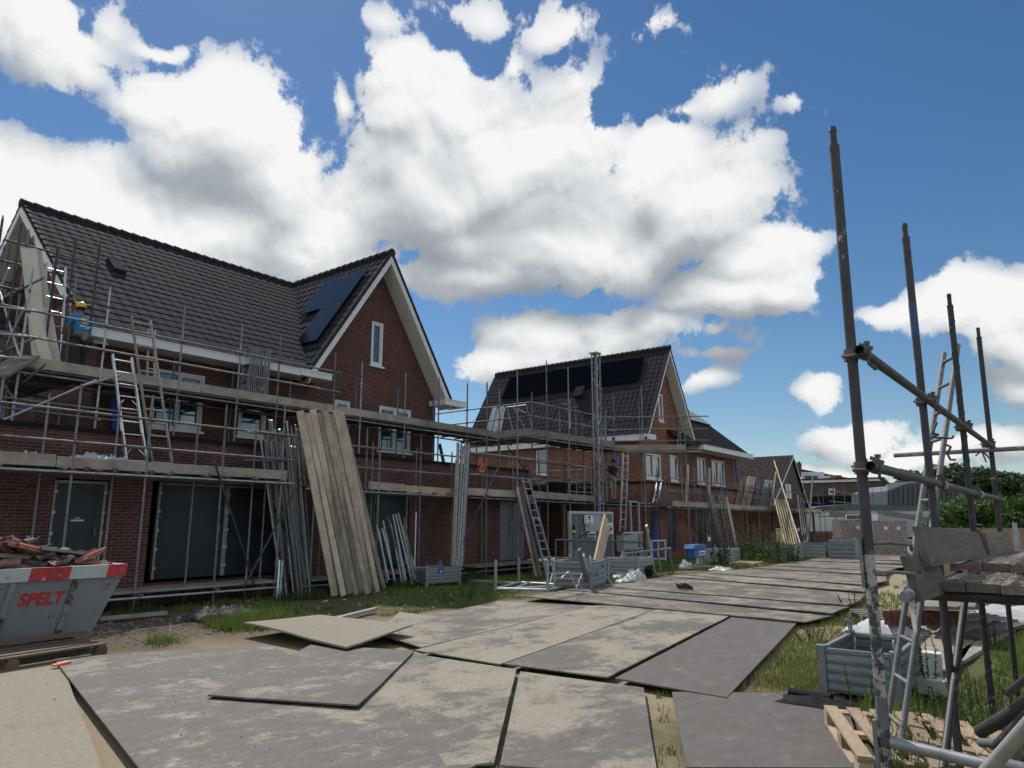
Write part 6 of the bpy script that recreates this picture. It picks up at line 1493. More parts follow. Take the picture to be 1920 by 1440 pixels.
# bundles on the far lower scaffold
random.seed(41)
for (px, n, sp, h, lab, grp) in ((1392, 7, 1.2, 4.35, 'frame in the first leaning bundle on the far scaffold deck', 'frames in the first far bundle'), (1424, 8, 1.3, 4.3, 'frame in the second leaning bundle on the far scaffold deck', 'frames in the second far bundle')):
    b = PY(px - 8, 954, 14.7); t = PY(px + 12, 900, 14.7)
    frame_bundle(V((b.x, 14.5, 2.42)), V((t.x, 14.7, h)), n, sp, lab, grp, 'plank_z' if px < 1400 else 'galv_dull', .4, axis=V((1, 0, 0)))
b, t = PZ(1508, 1044, 0), PY(1452, 866, 14.0)
lean(b, t, .22, .06, 'plank_z', 'longest grey board leaning high against the far scaffold')
lean(PY(1444, 958, 14.4), PY(1455, 885, 14.4), .12, .05, 'plank_z', 'thin board leaning the other way behind the longest grey board')
for i in range(6):
    b = PZ(1478 + 4.4 * i, 1040, 0); t = PY(1453 + 4.6 * i, 937 + i * .5, 14.0 - i * .02)
    lean_plank(b, t, .17, .045, (-.5, -1, 0), 'new_wood', 'fresh yellow plank in the leaning row below the longest grey board', 'fresh yellow planks at the far scaffold')
for i in range(4):
    b = PZ(1510 + 4 * i, 1046, 0); t = PY(1496 + 4 * i, 930 + i * 4, 14.0)
    lean_plank(b, t, .2, .05, (-.5, -1, 0), 'plank_dark', 'dark plank leaning right of the fresh yellow row', 'dark planks at the far scaffold')
lean(PZ(1512, 1046, 0), PY(1524, 895, 15.5), .25, .08, 'tube_dark', 'dark board leaning to the right behind the far scaffold')
# bundle of ladders and frames under the far windows
ladder('aluminium ladder at the left of the leaning ladder bundle', PZ(1362, 1040, 0), PY(1333, 928, 14.05), X_, .5)
ladder('second aluminium ladder in the leaning ladder bundle', PZ(1374, 1040, 0), PY(1350, 928, 14.0), X_, .5, 'galv')
lean(PZ(1384, 1040, 0), PY(1361, 932, 14.0), .3, .05, 'plank_z', 'pale plank at the right of the leaning ladder bundle')
for i in range(4): lean_tube(PZ(1352 + 3 * i, 1041, 0), PY(1327 + 2 * i, 925, 14.05), 'scaffold_tube', 'galv', 'bright tube leaning with the ladder bundle', 'tubes in the ladder bundle')
for i in range(4): lean_tube(PZ(1356 + 3 * i, 1042, 0), PY(1338 + i * 3, 1000, 14.05), 'short_tube', 'galv_dull', 'short tube slanting before the ladder bundle', 'short tubes in the ladder bundle')
for i, px in enumerate((1287, 1330)):
    lean(PY(px, 945, 14.9), PY(px + (3 if i == 0 else 0), [872, 878][i], 15.0), .22, .05, 'plank_z', ['grey plank upright on the deck left of the slim windows', 'pale plank end upright between the two right windows'][i])
# pale tubes on the platform below the solar panels
random.seed(51)
for i in range(9):
    b = PX(912 + 3.2 * i, 812, XP + .5); t = PX(926 + 2.4 * i + rnd(-1, 1), 762 + rnd(-3, 3), XP + .9)
    lean_tube(b, t, 'short_tube', 'alu', 'bright short tube leaning on the rails below the solar panels', 'bright tubes on the platform')
# small winch on the mast side and post-top fittings
wn_ = thing('winch', 'small electric winch clamped on the guard rail beside the hoist mast', 'winch', PY(1058, 760, 14.5)); p = PY(1058, 758, 14.5)
MB().box((p.x - .3, 14.4, p.z - .06), (p.x + .28, 14.55, p.z + .05)).build('motor', M['fitting'], wn_); MB().tube(p + V((.35, 0, -.15)), p + V((.35, 0, .2)), .06, 8).build('drum', M['galv_dull'], wn_)
MB().bar(p + V((.35, 0, -.9)), p + V((.35, 0, 0)), .06, .05).build('hanging_bar', M['galv'], wn_)
# blue pipe sleeves
for k, (a, b, y, w_, lab) in enumerate((((212, 657), (213, 686), 17.35, .09, 'blue pipe sleeve under the eaves of the dark red house'), ((213, 745), (217, 804), 17.3, .16, 'wide blue sleeve between upper deck and parapet, left facade'), ((824, 832), (832, 868), 17.4, .12, 'blue sleeve at the right corner of the dark red house'), ((1230, 918), (1228, 942), 15.0, .25, 'blue sleeve behind the short ladder of the far house'), ((1229, 958), (1229, 1058), 14.95, .28, 'long blue downpipe sleeve at the ground floor of the far house'), ((1378, 858), (1383, 905), 17.3, .22, 'blue sleeve at the right corner of the orange red house'), ((1149, 820), (1150, 831), 16.6, .14, 'small blue cloth hanging from the far upper deck'), ((1158, 856), (1154, 876), 14.5, .12, 'blue cap on the post right of the dark clothed worker'))):
    lean_plank(PY(*b, y), PY(*a, y), w_, .05, (0, -1, 0), 'blue_dark' if k != 7 else 'blue', lab, None, 'pipe_sleeve', 'pipe sleeve')
ladder('slim ladder leaning at the blue sleeve before the orange red house', PY(1228, 944, 14.8), PY(1236, 905, 14.9), X_, .45)
# orange sling
pts = [PY(a, b, 14.3) for a, b in ((901, 858), (897, 870), (898, 882), (903, 885), (907, 882), (904, 870), (902, 858), (903, 870), (900, 884), (906, 885), (909, 878), (908, 868))]
single(MB().path(pts, .012, 6), 'lifting_sling', 'orange', 'orange lifting sling looped over the guard rail', 'sling', None, None, False)
# clutter on the middle deck
for k, (px, py, w_, h, mat, lab) in enumerate(((1045, 912, .9, .6, 'black', 'black tub standing on the deck between the houses'), (1068, 917, .7, .55, 'black', 'second black tub on the deck, nearer the hoist mast'), (1056, 922, .2, .22, 'white_plastic', 'small white bucket on the deck between the black tubs'), (1032, 921, .2, .14, 'white_plastic', 'white scrap at the left end of the tub deck'))):
    p = PY(px, py, 15.0); m = MB(); n = 10; r0, r1 = w_ * .4, w_ * .5
    m.tube((p.x, 15.0, 2.54), (p.x, 15.0, 2.54 + h), r0, 14, r1); single(m, 'tub' if w_ > .3 else 'bucket', mat, lab, 'tub' if w_ > .3 else 'bucket', None, None, False)
# small pallet and flower
p = PZ(1424, 1062, 0); pallet('small orange brown pallet lying at the grass edge of the far road', p.x, p.y + .5, .1, mat='pallet_new', L_=1.8, W=.9)
fl = thing('flowering_plant', 'small plant with red flowers beside the small badge crate', 'plant', PZ(873, 1075, 0)); p = PZ(873, 1075, 0)
m = MB()
for i in range(60): 
    a = rnd(0, 6.28); r = rnd(0, .3); b = p + V((cos(a) * r, sin(a) * r, rnd(.1, .5))); m.add([b, b + V((rnd(-.06, .06), rnd(-.06, .06), rnd(-.03, .06))), b + V((rnd(-.06, .06), rnd(-.06, .06), rnd(-.03, .06)))], [(0, 1, 2)])
m.build('foliage', M['weed'], fl, fix=False)
for dx, dz in ((0, .62), (.06, .52)): MB().tube(p + V((dx, 0, dz)), p + V((dx, 0, dz + .05)), .05, 7, .02).build('flower', M['flower'], fl)
# weeds before the second house
def weed(label, x, y, h, w_, n=420, mat='weed', leaf=.06, group=None, name='weed_plant'):
    th = thing(name, label, 'weed', (x, y, -.03), group); st_ = MB(); lf = MB()
    for s in range(int(5 + w_ * 8)):
        a = rnd(0, 6.28); r = rnd(0, w_ * .45); b = V((x + cos(a) * r, y + sin(a) * r, -.03)); t = b + V((cos(a) * r * .5 + rnd(-.1, .1), sin(a) * r * .5, h * rnd(.55, 1)))
        st_.tube(b, t, .008, 5, .003)
        for k in range(n // int(5 + w_ * 8)):
            f = rnd(.1, 1); c = b.lerp(t, f); d = V((rnd(-1, 1), rnd(-1, 1), rnd(-.1, .9))).normalized() * leaf * rnd(.7, 1.8) * (1.25 - .6 * f); sd = d.cross(V((rnd(-1, 1), rnd(-1, 1), 1))).normalized() * leaf * .2
            lf.add([c, c + d * .5 + sd, c + d, c + d * .5 - sd], [(0, 1, 2, 3)])
    st_.build('stem', M['stem'], th, fix=False); lf.build('foliage', M[mat], th, fix=False); return th
random.seed(61)
for px, py, h, w_, lab in ((1408, 1056, 1.9, 1.2, 'tallest feathery weed clump before the far scaffold'), (1392, 1052, 1.2, .9, 'weed clump beside the half hidden steel crate'), (1458, 1058, 1.5, 1.3, 'broad weed clump by the small orange brown pallet'), (1440, 1054, 1.1, .8, 'weed clump between the small pallet and the tallest clump'), (1357, 1060, .9, .8, 'weed clump growing under the ladder bundle'), (1478, 1056, .8, 1.0, 'low weed clump at the foot of the dark planks'), (1216, 1080, .45, .5, 'low weed clump at the pale crate corner')):
    p = PZ(px, py, 0); weed(lab, p.x, p.y, h, w_, 900, leaf=.09)
for px, py, h, w_, lab in ((836, 1128, .3, .35, 'weed clump in the verge before the short tubes'), (870, 1120, .32, .4, 'weed clump in the verge left of the tube rack'), (560, 1150, .22, .3, 'weed tuft on the brown soil before the plank stack'), (497, 1100, .45, .25, 'yellow green seedling beside the lower deck')):
    p = PZ(px, py, 0); weed(lab, p.x, p.y, h, w_, 260, leaf=.035)
# ------------------------------------------------------------------ near scaffold on the right
ns = thing('scaffold', 'near scaffold of tall dark tubes with a debris covered deck, right foreground', 'scaffold', (5, .3, 0))
ny = .68; NP = .745; R4 = .0242
def npost(x, y, z0, z1, mat, flaky=False, dx=0.0, dy=0.0, spiral=False):
    top = V((x + dx, y + dy, z1)); bot = V((x, y, z0)); split = 1.55
    if flaky:
        mid = bot.lerp(top, (split - z0) / (z1 - z0))
        a = MB().tube(bot, mid, R4, 20).build('standard', M['tube_flaky'], ns, fix=False); m = MB(); m.tube(mid, top, R4, 20)
    else: m = MB(); m.tube(bot, top, R4, 20)
    u = (top - bot).normalized()
    m.tube(top, top + u * .03, .0255, 16); m.tube(top + u * .03, top + u * .11, .017, 12); m.tube(top + u * .11, top + u * .135, .0195, 12, .016)
    o = m.build('standard', M[mat], ns, fix=False)
    if spiral:
        s = MB(); pts = []; n = 150
        for i in range(n): 
            f = i / (n - 1); c = bot.lerp(top, f * .98); a = f * 2 * pi * 17; pts.append(c + V((cos(a) * .0255, sin(a) * .0255, 0)))
        s.path(pts, .0035, 4); s.build('spiral_rope', M['fitting'], o, fix=False)
    return o
npost(3.70, .757, 0.0, 3.585, 'tube_dark', True, dy=-.027)
o2 = npost(5.47, .70, 0, 3.65, 'tube_dark', dy=-.03)
npost(7.22, .65, 0, 3.57, 'tube_dark', spiral=True, dy=-.05); npost(9.02, .58, 0, 3.64, 'tube_dark', dy=-.06)
MB().tube((5.47, .70 - .03 * 2.95 / 3.78, 2.95), (5.47, .70 - .03 * 3.2 / 3.78, 3.2), .0255, 16).build('blue_band', M['bluetape'], o2)
t1 = MB().tube((3.70, .751, .80), (3.70, .750, .93), .0256, 16).build('dark_band', M['galv_dull'], ns)
# guard rails run along X, proud of the posts on the road side
for z, z2, xe in ((2.50, 2.47, 9.4), (1.95, 1.93, 9.6)):
    m = MB(); m.tube((3.60, .684, z), (xe, .515, z2), R4, 20, hollow=True); m.build('guard_rail', M['tube_dark'], ns, fix=False)
MB().tube((5.5, .6285, 1.943), (5.62, .625, 1.943), .031, 16).build('mortar_lump', M['debris'], ns)
MB().tube((7.4, .573, 1.936), (7.55, .569, 1.936), .030, 16).build('mortar_lump', M['concrete'], ns)
def big_coupler(x, y, z, side=1):
    """swivel coupler: two half shells, a bolt with wing nut and a hinge lug"""
    m = MB(); m.tube((x, y, z - .028), (x, y, z + .028), .031, 16); m.tube((x - .028, y - .062, z), (x + .028, y - .062, z), .031, 16)
    m.box((x - .02, y - .045, z - .02), (x + .02, y - .02, z + .02))
    m.bar((x + .03, y - .015, z - .03), (x + .03, y - .015, z + .045), .02, .024); m.bar((x + .0, y - .1, z + .02), (x + .0, y - .045, z + .047), .024, .018)
    m.tube((x + .042, y - .05, z + .012), (x + .042, y + .05, z + .012), .007, 6); m.tube((x + .042, y - .062, z + .012), (x + .042, y - .045, z + .012), .014, 6)
    m.tube((x + .012, y - .075, z - .05), (x + .012, y - .075, z + .05), .007, 6); m.tube((x + .012, y - .075, z + .045), (x + .012, y - .075, z + .062), .014, 6)
    m.tube((x - .042, y + .028, z - .012), (x - .042, y - .03, z - .012), .009, 6)
    m.bar((x + .012, y - .08, z - .05), (x + .05, y - .1, z - .075), .02, .008)
    return m.build('coupler', M['fitting'], ns)
for x, y in ((3.70, NP), (5.47, .69), (7.23, .64), (9.02, .59)):
    for z in (2.50, 1.95): big_coupler(x, y, z)
# rail across at the far end
MB().tube((8.95, 1.45, 2.43), (8.95, -1.5, 2.45), R4, 14).build('end_rail', M['galv_dull'], ns, fix=False)
m = MB()
for dx, dz in ((.05, -.05), (.07, -.09), (-.06, -.05), (.03, -.12)): m.tube((8.93, .62, 2.43), (8.93, .62 - dx, 2.43 + dz), .008, 5)
m.build('wire_tie', M['fitting'], ns)
# deck of planks along X
random.seed(71)
zt_ = 1.38; yy = .64; i = 0
while yy > -1.7:
    w = [.17, .155, .2, .2, .22, .2, .21, .2, .22, .2, .2, .2][i % 12]; x0 = 4.62 + rnd(-.03, .03)
    board(ns, (x0, yy - w / 2, zt_ - .03), (6.25 + rnd(-.1, .1), yy - w / 2, zt_ - .032), w - .006, .046, 'deck_board', 'deck_near')
    board(ns, (5.62 + rnd(-.08, .08), yy - w / 2, zt_ + .028), (9.3, yy - w / 2, zt_ + .0), w - .006, .05, 'deck_board', 'deck_near')
    yy -= w; i += 1
# toe boards on edge, the first one hanging askew at the corner post
m = MB(); m.bar((4.22, .60, 1.575), (7.6, .575, 1.50), .034, .205, (0, .18, 1)); m.build('toe_board', M['deck_near'], ns)
m = MB(); m.bar((7.1, .545, 1.51), (9.2, .49, 1.50), .035, .2, (0, .1, 1)); m.build('toe_board', M['deck_near'], ns)
m = MB(); m.bar((3.82, .60, 1.44), (4.9, .62, 1.40), .034, .21, (0, .22, 1)); m.build('toe_board', M['deck_near'], ns)
# transoms under the deck and cross ledgers
MB().tube((4.72, .78, 1.30), (4.72, -1.7, 1.30), .034, 14).build('transom', M['tube_dark'], ns, fix=False)
MB().tube((5.9, .75, 1.29), (5.9, -1.7, 1.29), R4, 10).build('transom', M['tube_dark'], ns, fix=False); MB().tube((7.6, .75, 1.29), (7.6, -1.7, 1.29), R4, 10).build('transom', M['tube_dark'], ns, fix=False)
MB().tube((3.66, .62, 1.21), (9.2, .60, 1.20), R4, 14, hollow=True).build('ledger', M['bluetape'], ns, fix=False) if False else None
m = MB(); m.tube((3.72, .61, 1.37), (3.80, .61, 1.37), R4 * 1.08, 16, hollow=True); m.build('tube_end', M['galv_dull'], ns, fix=False)
MB().tube((3.80, .61, 1.37), (3.90, .61, 1.37), .0285, 16).build('blue_clamp', M['bluetape'], ns, fix=False)
MB().tube((3.95, .61, 1.37), (9.1, .60, 1.33), R4, 12).build('ledger', M['tube_dark'], ns, fix=False)
MB().extr([(3.74, .585, 1.35), (3.75, .60, 1.35), (3.755, .592, 1.2), (3.745, .585, 1.22)], (.01, .012, 0)).build('hanging_rag', M['foam'], ns)
cps = []
for k in (0, 2):   # hooked clamp bars on the corner post at deck level
    z = [1.60, 1.53, 1.47, 1.42][k]; pts = [V((3.70, NP - .02, z)), V((3.72, NP - .08, z + .004)), V((3.78, ny - .1, z - .004)), V((3.84, ny - .09, z + (.015 if k % 2 else -.03)))]
    MB().path(pts, .008, 8).build('clamp_hook', M['galv_dull'], ns, fix=False)
MB().box((3.67, NP + .022, 1.40), (3.69, NP + .036, 1.63)).build('wedge_plate', M['galv_dull'], ns)
pts = [V((3.86 + cos(t) * .02, .565, 1.52 + sin(t) * .06)) for t in np.linspace(-2.4, 2.4, 9)]; MB().path(pts, .004, 5).build('wire_loop', M['fitting'], ns, fix=False)
# low ledger, wedge fitting and the crossing brace in the bottom corner
zl = X_z = PX(1672, 1392, 3.70).z
e1 = PX(1862, 1432, 3.66)
MB().tube((3.70, NP - .02, zl), (3.62, e1.y - .06, e1.z - .005), .0245, 18).build('ledger', M['galv'], ns, fix=False)
MB().tube((3.70, .753, zl - .02), (3.70, .752, zl + .02), .030, 16).build('coupler', M['fitting'], ns)
MB().box((3.66, NP + .028, zl - .12), (3.685, NP + .045, zl + .09)).build('wedge_plate', M['galv_dull'], ns)
a = PX(1845, 1452, 3.5); b = PX(1935, 1352, 3.2)
MB().tube(a, b, .0255, 18).build('brace', M['galv'], ns, fix=False)
MB().tube(PX(1862, 1428, 3.55), PX(1960, 1452, 3.55), .0245, 14).build('ledger', M['galv'], ns, fix=False)
MB().tube(PD(1810, 1118, 5.3), PD(1768, 1445, 4.2), .024, 12).build('brace', M['tube_dark'], ns, fix=False)
pw = [V((7.22, .63, 1.60)) + V((cos(t) * .05 + .02, sin(t * 2) * .05 - .03, sin(t) * .055 + .02)) for t in np.linspace(0, 12, 26)]
MB().path(pw, .006, 5).build('wire_knot', M['fitting'], ns, fix=False); MB().extr([(7.18, .555, 1.56), (7.30, .55, 1.56), (7.27, .545, 1.40), (7.22, .545, 1.42)], (0, -.01, 0)).build('hanging_strap', M['fitting'], ns)
# debris on the deck
random.seed(77); mb = MB()
for i in range(900):
    x = rnd(4.65, 6.8); y = .55 - abs(random.gauss(0, .28)); s = rnd(.003, .011) * (1.8 if random.random() < .12 else 1); z = zt_ + (.05 if x > 5.72 else -.001); a = rnd(0, 6.28)
    mb.prism([(x + cos(a + k * 1.26) * s * rnd(.6, 1), y + sin(a + k * 1.26) * s * rnd(.6, 1)) for k in range(5)], z, z + s * rnd(.25, .7))
mb.build('mortar_rubble', M['debris'], None, 'grey mortar rubble strewn over the near scaffold deck', 'rubble', None, 'stuff')
# ladder leaning through the scaffold
L0 = PZ(1672, 1400, .12); L1 = PD(1783, 655, 6.6)
ladder('steel tube ladder standing between the dark posts of the near scaffold', L0, L1, (FW[0] * .33 + RT[0] * .07, FW[1] * .33 + RT[1] * .07, 0), .34, 'galv_dull', .30, True, .0235, braces=False)
wk = [PD(1753, 800, 6.0), PD(1757, 792, 6.0), PD(1748, 812, 6.0), PD(1760, 815, 6.0), PD(1746, 820, 6.0), PD(1785, 822, 5.95), PD(1788, 817, 5.95)]
rp = single(MB().path(wk, .009, 6).path([PD(1770, 832, 5.9), PD(1783, 838, 5.9), PD(1776, 850, 5.9), PD(1782, 862, 5.9), PD(1792, 862, 5.9)], .009, 6), 'rope', 'fitting', 'knotted dark rope hanging on the near tube ladder', 'rope', None, None, False)
# --- empty crate, black sheet, pallets
cz = V((7.95, 1.78, 0)); 
fl_, fr_ = PZ(1545, 1302, 0), PZ(1705, 1325, 0)
cx_, cy_ = (fl_.x + .42 * 1.0 + .0), fl_.y - .42
ck = crate('empty galvanised steel crate with a lifting hook, behind the near scaffold post', 8.42, 1.76, 1.2, .66, .50, 0.0, 'crate', -.03)
m = MB(); q = V((9.02, 2.07, .48)); m.path([q, q + V((0, 0, .1)), q + V((-.02, .04, .13)), q + V((0, .05, .09))], .012, 6); m.build('hook', M['galv'], ck, fix=False)
cloth_heap('black_sheet', (7.35, 1.98, 0), .16, .42, .10, 'tarp_black', 'folded black sheet squeezed between the plates and the empty crate', 'sheet', 33, 18, .3)
single(MB().tube(PZ(1482, 1300, .05), PZ(1560, 1312, .06), .055, 12), 'sheet_roll', 'tarp_black', 'rolled end of the black sheet on the steel plate', 'roll')
pallet('fresh wooden pallet lying on the plate edge below the empty crate', 6.30, 1.20, .42, (0.03, -0.04), 'pallet_new', .0)
pallet('second fresh pallet lying across the first, under the near scaffold post', 6.15, .66, .30, (.10, -.05), 'pallet_new', .03)
# white blocks, paver pallet with boards, sheet and planks in the grass behind
for (px, py, s, h, lab) in ((1752, 1275, .10, .24, 'white foam block standing in the weeds behind the empty crate'), (1752, 1306, .14, .12, 'broken white foam slab below the standing block'), (1738, 1180, .14, .10, 'small white foam piece on the pale boards behind the crate')):
    p = PZ(px, py - 10, 0); m = MB(); m.prism([(p.x - s * .8, p.y - s), (p.x + s * .9, p.y - s * .8), (p.x + s, p.y + s * .9), (p.x - s * .7, p.y + s)], -.02, h); single(m, 'foam_block', 'foam', lab, 'foam block')
for k, (a, b, w, mat, lab) in enumerate((((1735, 1260), (1815, 1165), .55, 'plank_x', 'wide pale board lying in the grass behind the empty crate'), ((1815, 1195), (1905, 1170), .3, 'plank_dark', 'dark plank lying across the wide pale board'), ((1790, 1240), (1890, 1180), .2, 'plank_x', 'pale plank lying below the dark one in the grass'))):
    p, q = PZ(*a, .03 + .05 * (k == 1)), PZ(*b, .03 + .06 * (k == 1)); lean_plank(p, q, w, .045, (0, 0, 1), mat, lab)
cloth_heap('white_sheet', (PZ(1645, 1182, 0).x, PZ(1645, 1182, 0).y - .2, 0), .5, .55, .17, 'white_plastic', 'white plastic sheet bunched behind the empty crate', 'plastic sheet', 44, 16)
a = PZ(1865, 1165, 0); cloth_heap('white_sheet', (a.x + .5, a.y - .7, 0), .6, 1.3, .24, 'white_plastic', 'large white plastic sheet on the grass at the right edge', 'plastic sheet', 47, 20)
pv = PZ(1715, 1178, 0); pallet('grey pallet loaded with red pavers in the grass behind the near scaffold', pv.x + .9, pv.y - .1, .55 - pi / 2, mat='plank_x', L_=2.2, W=1.2)
random.seed(81)
for i in range(14):
    f = i / 13; c = PZ(1665 + 128 * f, 1172 + 3 * f, .15); z = .15
    for k in range(1 if 3 < i % 6 else 2):
        single(MB().bar(c + V((rnd(-.02, .02), rnd(-.02, .02), k * .105 + .0525)), c + V((.21, rnd(-.03, .03), k * .105 + .0525)), .1, .1), 'paver', 'paving', 'red paver set on edge on the pallet behind the near scaffold', 'paver', 'red pavers on the pallet')
for i in range(7):
    f = i / 6; p = PZ(1728 + 95 * f, 1140, .45 + .06 * (i % 2)); q = PZ(1752 + 82 * f, 1112, .47 + .06 * (i % 2))
    lean_plank(p, q, .26, .05, (0, 0, 1), 'plank_x', 'grey board stacked over the red pavers behind the near scaffold', 'boards stacked over the pavers')
# loose tubes in the lower right corner
for k, (a, b, r, mat, lab, ya) in enumerate((((1838, 1372), (1945, 1310), .03, 'tube_dark', 'dark tube slanting up in the lower right corner pile', 3.9), ((1872, 1398), (1945, 1325), .026, 'tube_dark', 'open ended tube lying below the dark slanting one', 3.7), ((1840, 1393), (1900, 1395), .022, 'galv_dull', 'short tube lying level at the left of the corner pile', 4.2), ((1890, 1440), (1950, 1380), .026, 'galv_dull', 'grey tube at the very bottom of the corner pile', 3.9), ((1880, 1362), (1950, 1340), .022, 'galv_dull', 'thin tube at the back of the corner pile', 4.4), ((1890, 1300), (1950, 1252), .024, 'tube_dark', 'tube held by the wire tie right of the far post foot', 5.2))):
    o = single(MB().tube(PX(*a, ya + .5), PX(*b, ya), r, 12, hollow=(k == 1)), 'loose_tube', mat, lab, 'tube', None, None, False)
random.seed(91)
for px, py, h, w_, n, lab in ((1640, 1345, .42, .35, 200, 'leafy weed beside the plate under the fresh pallets'), (1700, 1440, .35, .5, 300, 'dense weed at the foot of the near post'), (1745, 1295, .55, .55, 500, 'tall weed around the white foam block'), (1790, 1230, .5, .5, 380, 'bushy weed beside the wide pale board'), (1830, 1330, .5, .6, 500, 'feathery weed between the near and second post'), (1860, 1215, .45, .5, 360, 'feathery weed by the dark plank'), (1770, 1400, .5, .5, 420, 'weed growing through the fresh pallets'), (1880, 1400, .4, .5, 400, 'weed among the loose tubes in the lower right corner'), (1605, 1140, .35, .6, 420, 'dark green weed clump at the end of the cross-laid plates'), (1520, 1195, .2, .5, 260, 'low weed at the edge of the bare dark plate')):
    p = PZ(px, py, 0); weed(lab, p.x, p.y, h, w_, n, leaf=.030)
# ------------------------------------------------------------------ background beyond the road
bw = 'brick3'
def q3(px, py, d): return PD(px, py, d)
# terrace behind with dark tiled roof
def face(name, par, pts, d, mat, th=.2):
    P_ = [PD(px, py, d) for px, py in pts]; m = MB(); m.extr(P_, V((FW[0], FW[1], 0)) * th); return m.build(name, M[mat], par)
h4 = thing('terrace_house', 'long brown brick house with white eaves line, beyond the wrapped brick packs', 'house', PD(1590, 1000, 95))
D4 = 95
face('wall', h4, [(1502, 906), (1661, 901), (1683, 960), (1683, 1010), (1502, 1010)], D4, bw, .3)
face('roof', h4, [(1502, 900), (1660, 896), (1661, 901), (1502, 906)], D4 - .3, 'white', 3)
face('roof_tiles', h4, [(1502, 898), (1658, 894.5), (1660, 897), (1502, 900.5)], D4 - .4, 'tile_old', 4)
for a, b in (((1660, 898), (1684, 958)),): 
    P0, P1 = PD(*a, D4 - .3), PD(*b, D4 - .3); MB().bar(P0, P1, .2, .25).build('verge_board', M['white'], h4)
face('window', h4, [(1554, 916), (1566, 916), (1566, 928), (1554, 928)], D4 - .1, 'white', .09)
face('window_pane', h4, [(1557, 919), (1559.4, 919), (1559.4, 925), (1557, 925)], D4 - .16, 'black', .05); face('window_pane', h4, [(1560.6, 919), (1563, 919), (1563, 925), (1560.6, 925)], D4 - .16, 'black', .05)
face('window', h4, [(1502, 917), (1509, 917), (1509, 927), (1502, 927)], D4 - .1, 'white', .09)
face('recess_shade', h4, [(1520, 931), (1630, 929), (1630, 950), (1520, 952)], D4 - .12, 'black', .1)  # flat black sheet before the wall, shade of a recess painted on
face('lean_to_roof', h4, [(1630, 930), (1652, 929), (1647, 950), (1622, 950)], D4 - 1.2, 'tile_old', .3)
hb = thing('row_houses', 'distant houses with white dormers and chimneys above the terrace roof', 'house', PD(1530, 900, 130))
face('roof', hb, [(1487, 878), (1505, 880), (1575, 893), (1640, 905), (1487, 910)], 131, 'tile_old', 5)
for (x0, x1, y0, y1) in ((1504, 1545, 885, 903), (1545, 1570, 892, 904)):
    face('dormer', hb, [(x0, y0), (x1, y0), (x1, y1), (x0, y1)], 129, 'white', 4); face('dormer_window', hb, [(x0 + 6, y0 + 7), (x1 - 12, y0 + 7), (x1 - 12, y1), (x0 + 6, y1)], 128.8, 'clad', .1)
for x0, x1, y0 in ((1488, 1503, 868), (1566, 1578, 891)): face('chimney', hb, [(x0, y0), (x1, y0), (x1, y0 + 26), (x0, y0 + 26)], 127, bw, 2)
for x0 in (1491, 1498): face('chimney_pot', hb, [(x0, 865), (x0 + 2.5, 865), (x0 + 2.5, 868), (x0, 868)], 127, 'black', .5)
h5 = thing('metal_hall', 'grey standing-seam clad hall with a sloping roofline, right of the terrace', 'hall', PD(1720, 980, 75))
face('wall', h5, [(1664, 921), (1700, 908), (1760, 903), (1838, 940), (1838, 1000), (1664, 1000)], 75, 'clad', 8)
face('roof', h5, [(1664, 905), (1695, 903.5), (1760, 902), (1700, 907), (1664, 920)], 75.2, 'box_grey', .3)
for i in range(15):
    x = 1668 + i * 9; f = (x - 1668) / 170; yt = 921 - (x - 1664) * .35 if x < 1700 else (908 - (x - 1700) * .08 if x < 1760 else 903 + (x - 1760) * .47)
    MB().bar(PD(x, yt + 1, 74.9), PD(x, 1000, 74.9), .05, .12, (FW[0], FW[1], 0)).build('seam', M['clad'], h5)
wc = thing('site_cabin', 'low white flat roofed building with dark blue roof edge behind the brick packs', 'cabin', PD(1650, 980, 62))
face('wall', wc, [(1508, 955), (1775, 958), (1775, 1006), (1508, 1006)], 62, 'white', .5)
face('roof', wc, [(1534, 950), (1600, 945), (1765, 951), (1776, 957), (1508, 957)], 61.8, 'clad', 4)
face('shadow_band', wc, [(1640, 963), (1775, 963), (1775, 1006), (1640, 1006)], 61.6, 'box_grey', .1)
face('awning', wc, [(1650, 958), (1660, 957), (1730, 972), (1730, 977), (1652, 963)], 58, 'panel_grey', .5)
vn = thing('van_awning', 'grey sloping awning frame with dark posts right of the wrapped bricks', 'awning', PD(1735, 990, 52)); 
for x in (1722, 1733, 1738): MB().tube(PD(x, 972, 52), PD(x, 1000, 52), .07, 6).build('post', M['panel_grey'], vn)
MB().bar(PD(1650, 960, 52), PD(1736, 974, 52), .2, .35).build('beam', M['panel_grey'], vn)
# banner with vertical white posts
bn = thing('slatted_barrier', 'white slatted barrier standing above the wrapped brick packs', 'barrier', PD(1600, 980, 50))
for i in range(13): 
    if i != 7: face('slat', bn, [(1589 + i * 3.6, 966), (1591 + i * 3.6, 966), (1591 + i * 3.6, 973), (1589 + i * 3.6, 973)], 49.8, 'black', .05)
face('board', bn, [(1587, 964), (1646, 964), (1646, 976), (1587, 976)], 50, 'white', .1)
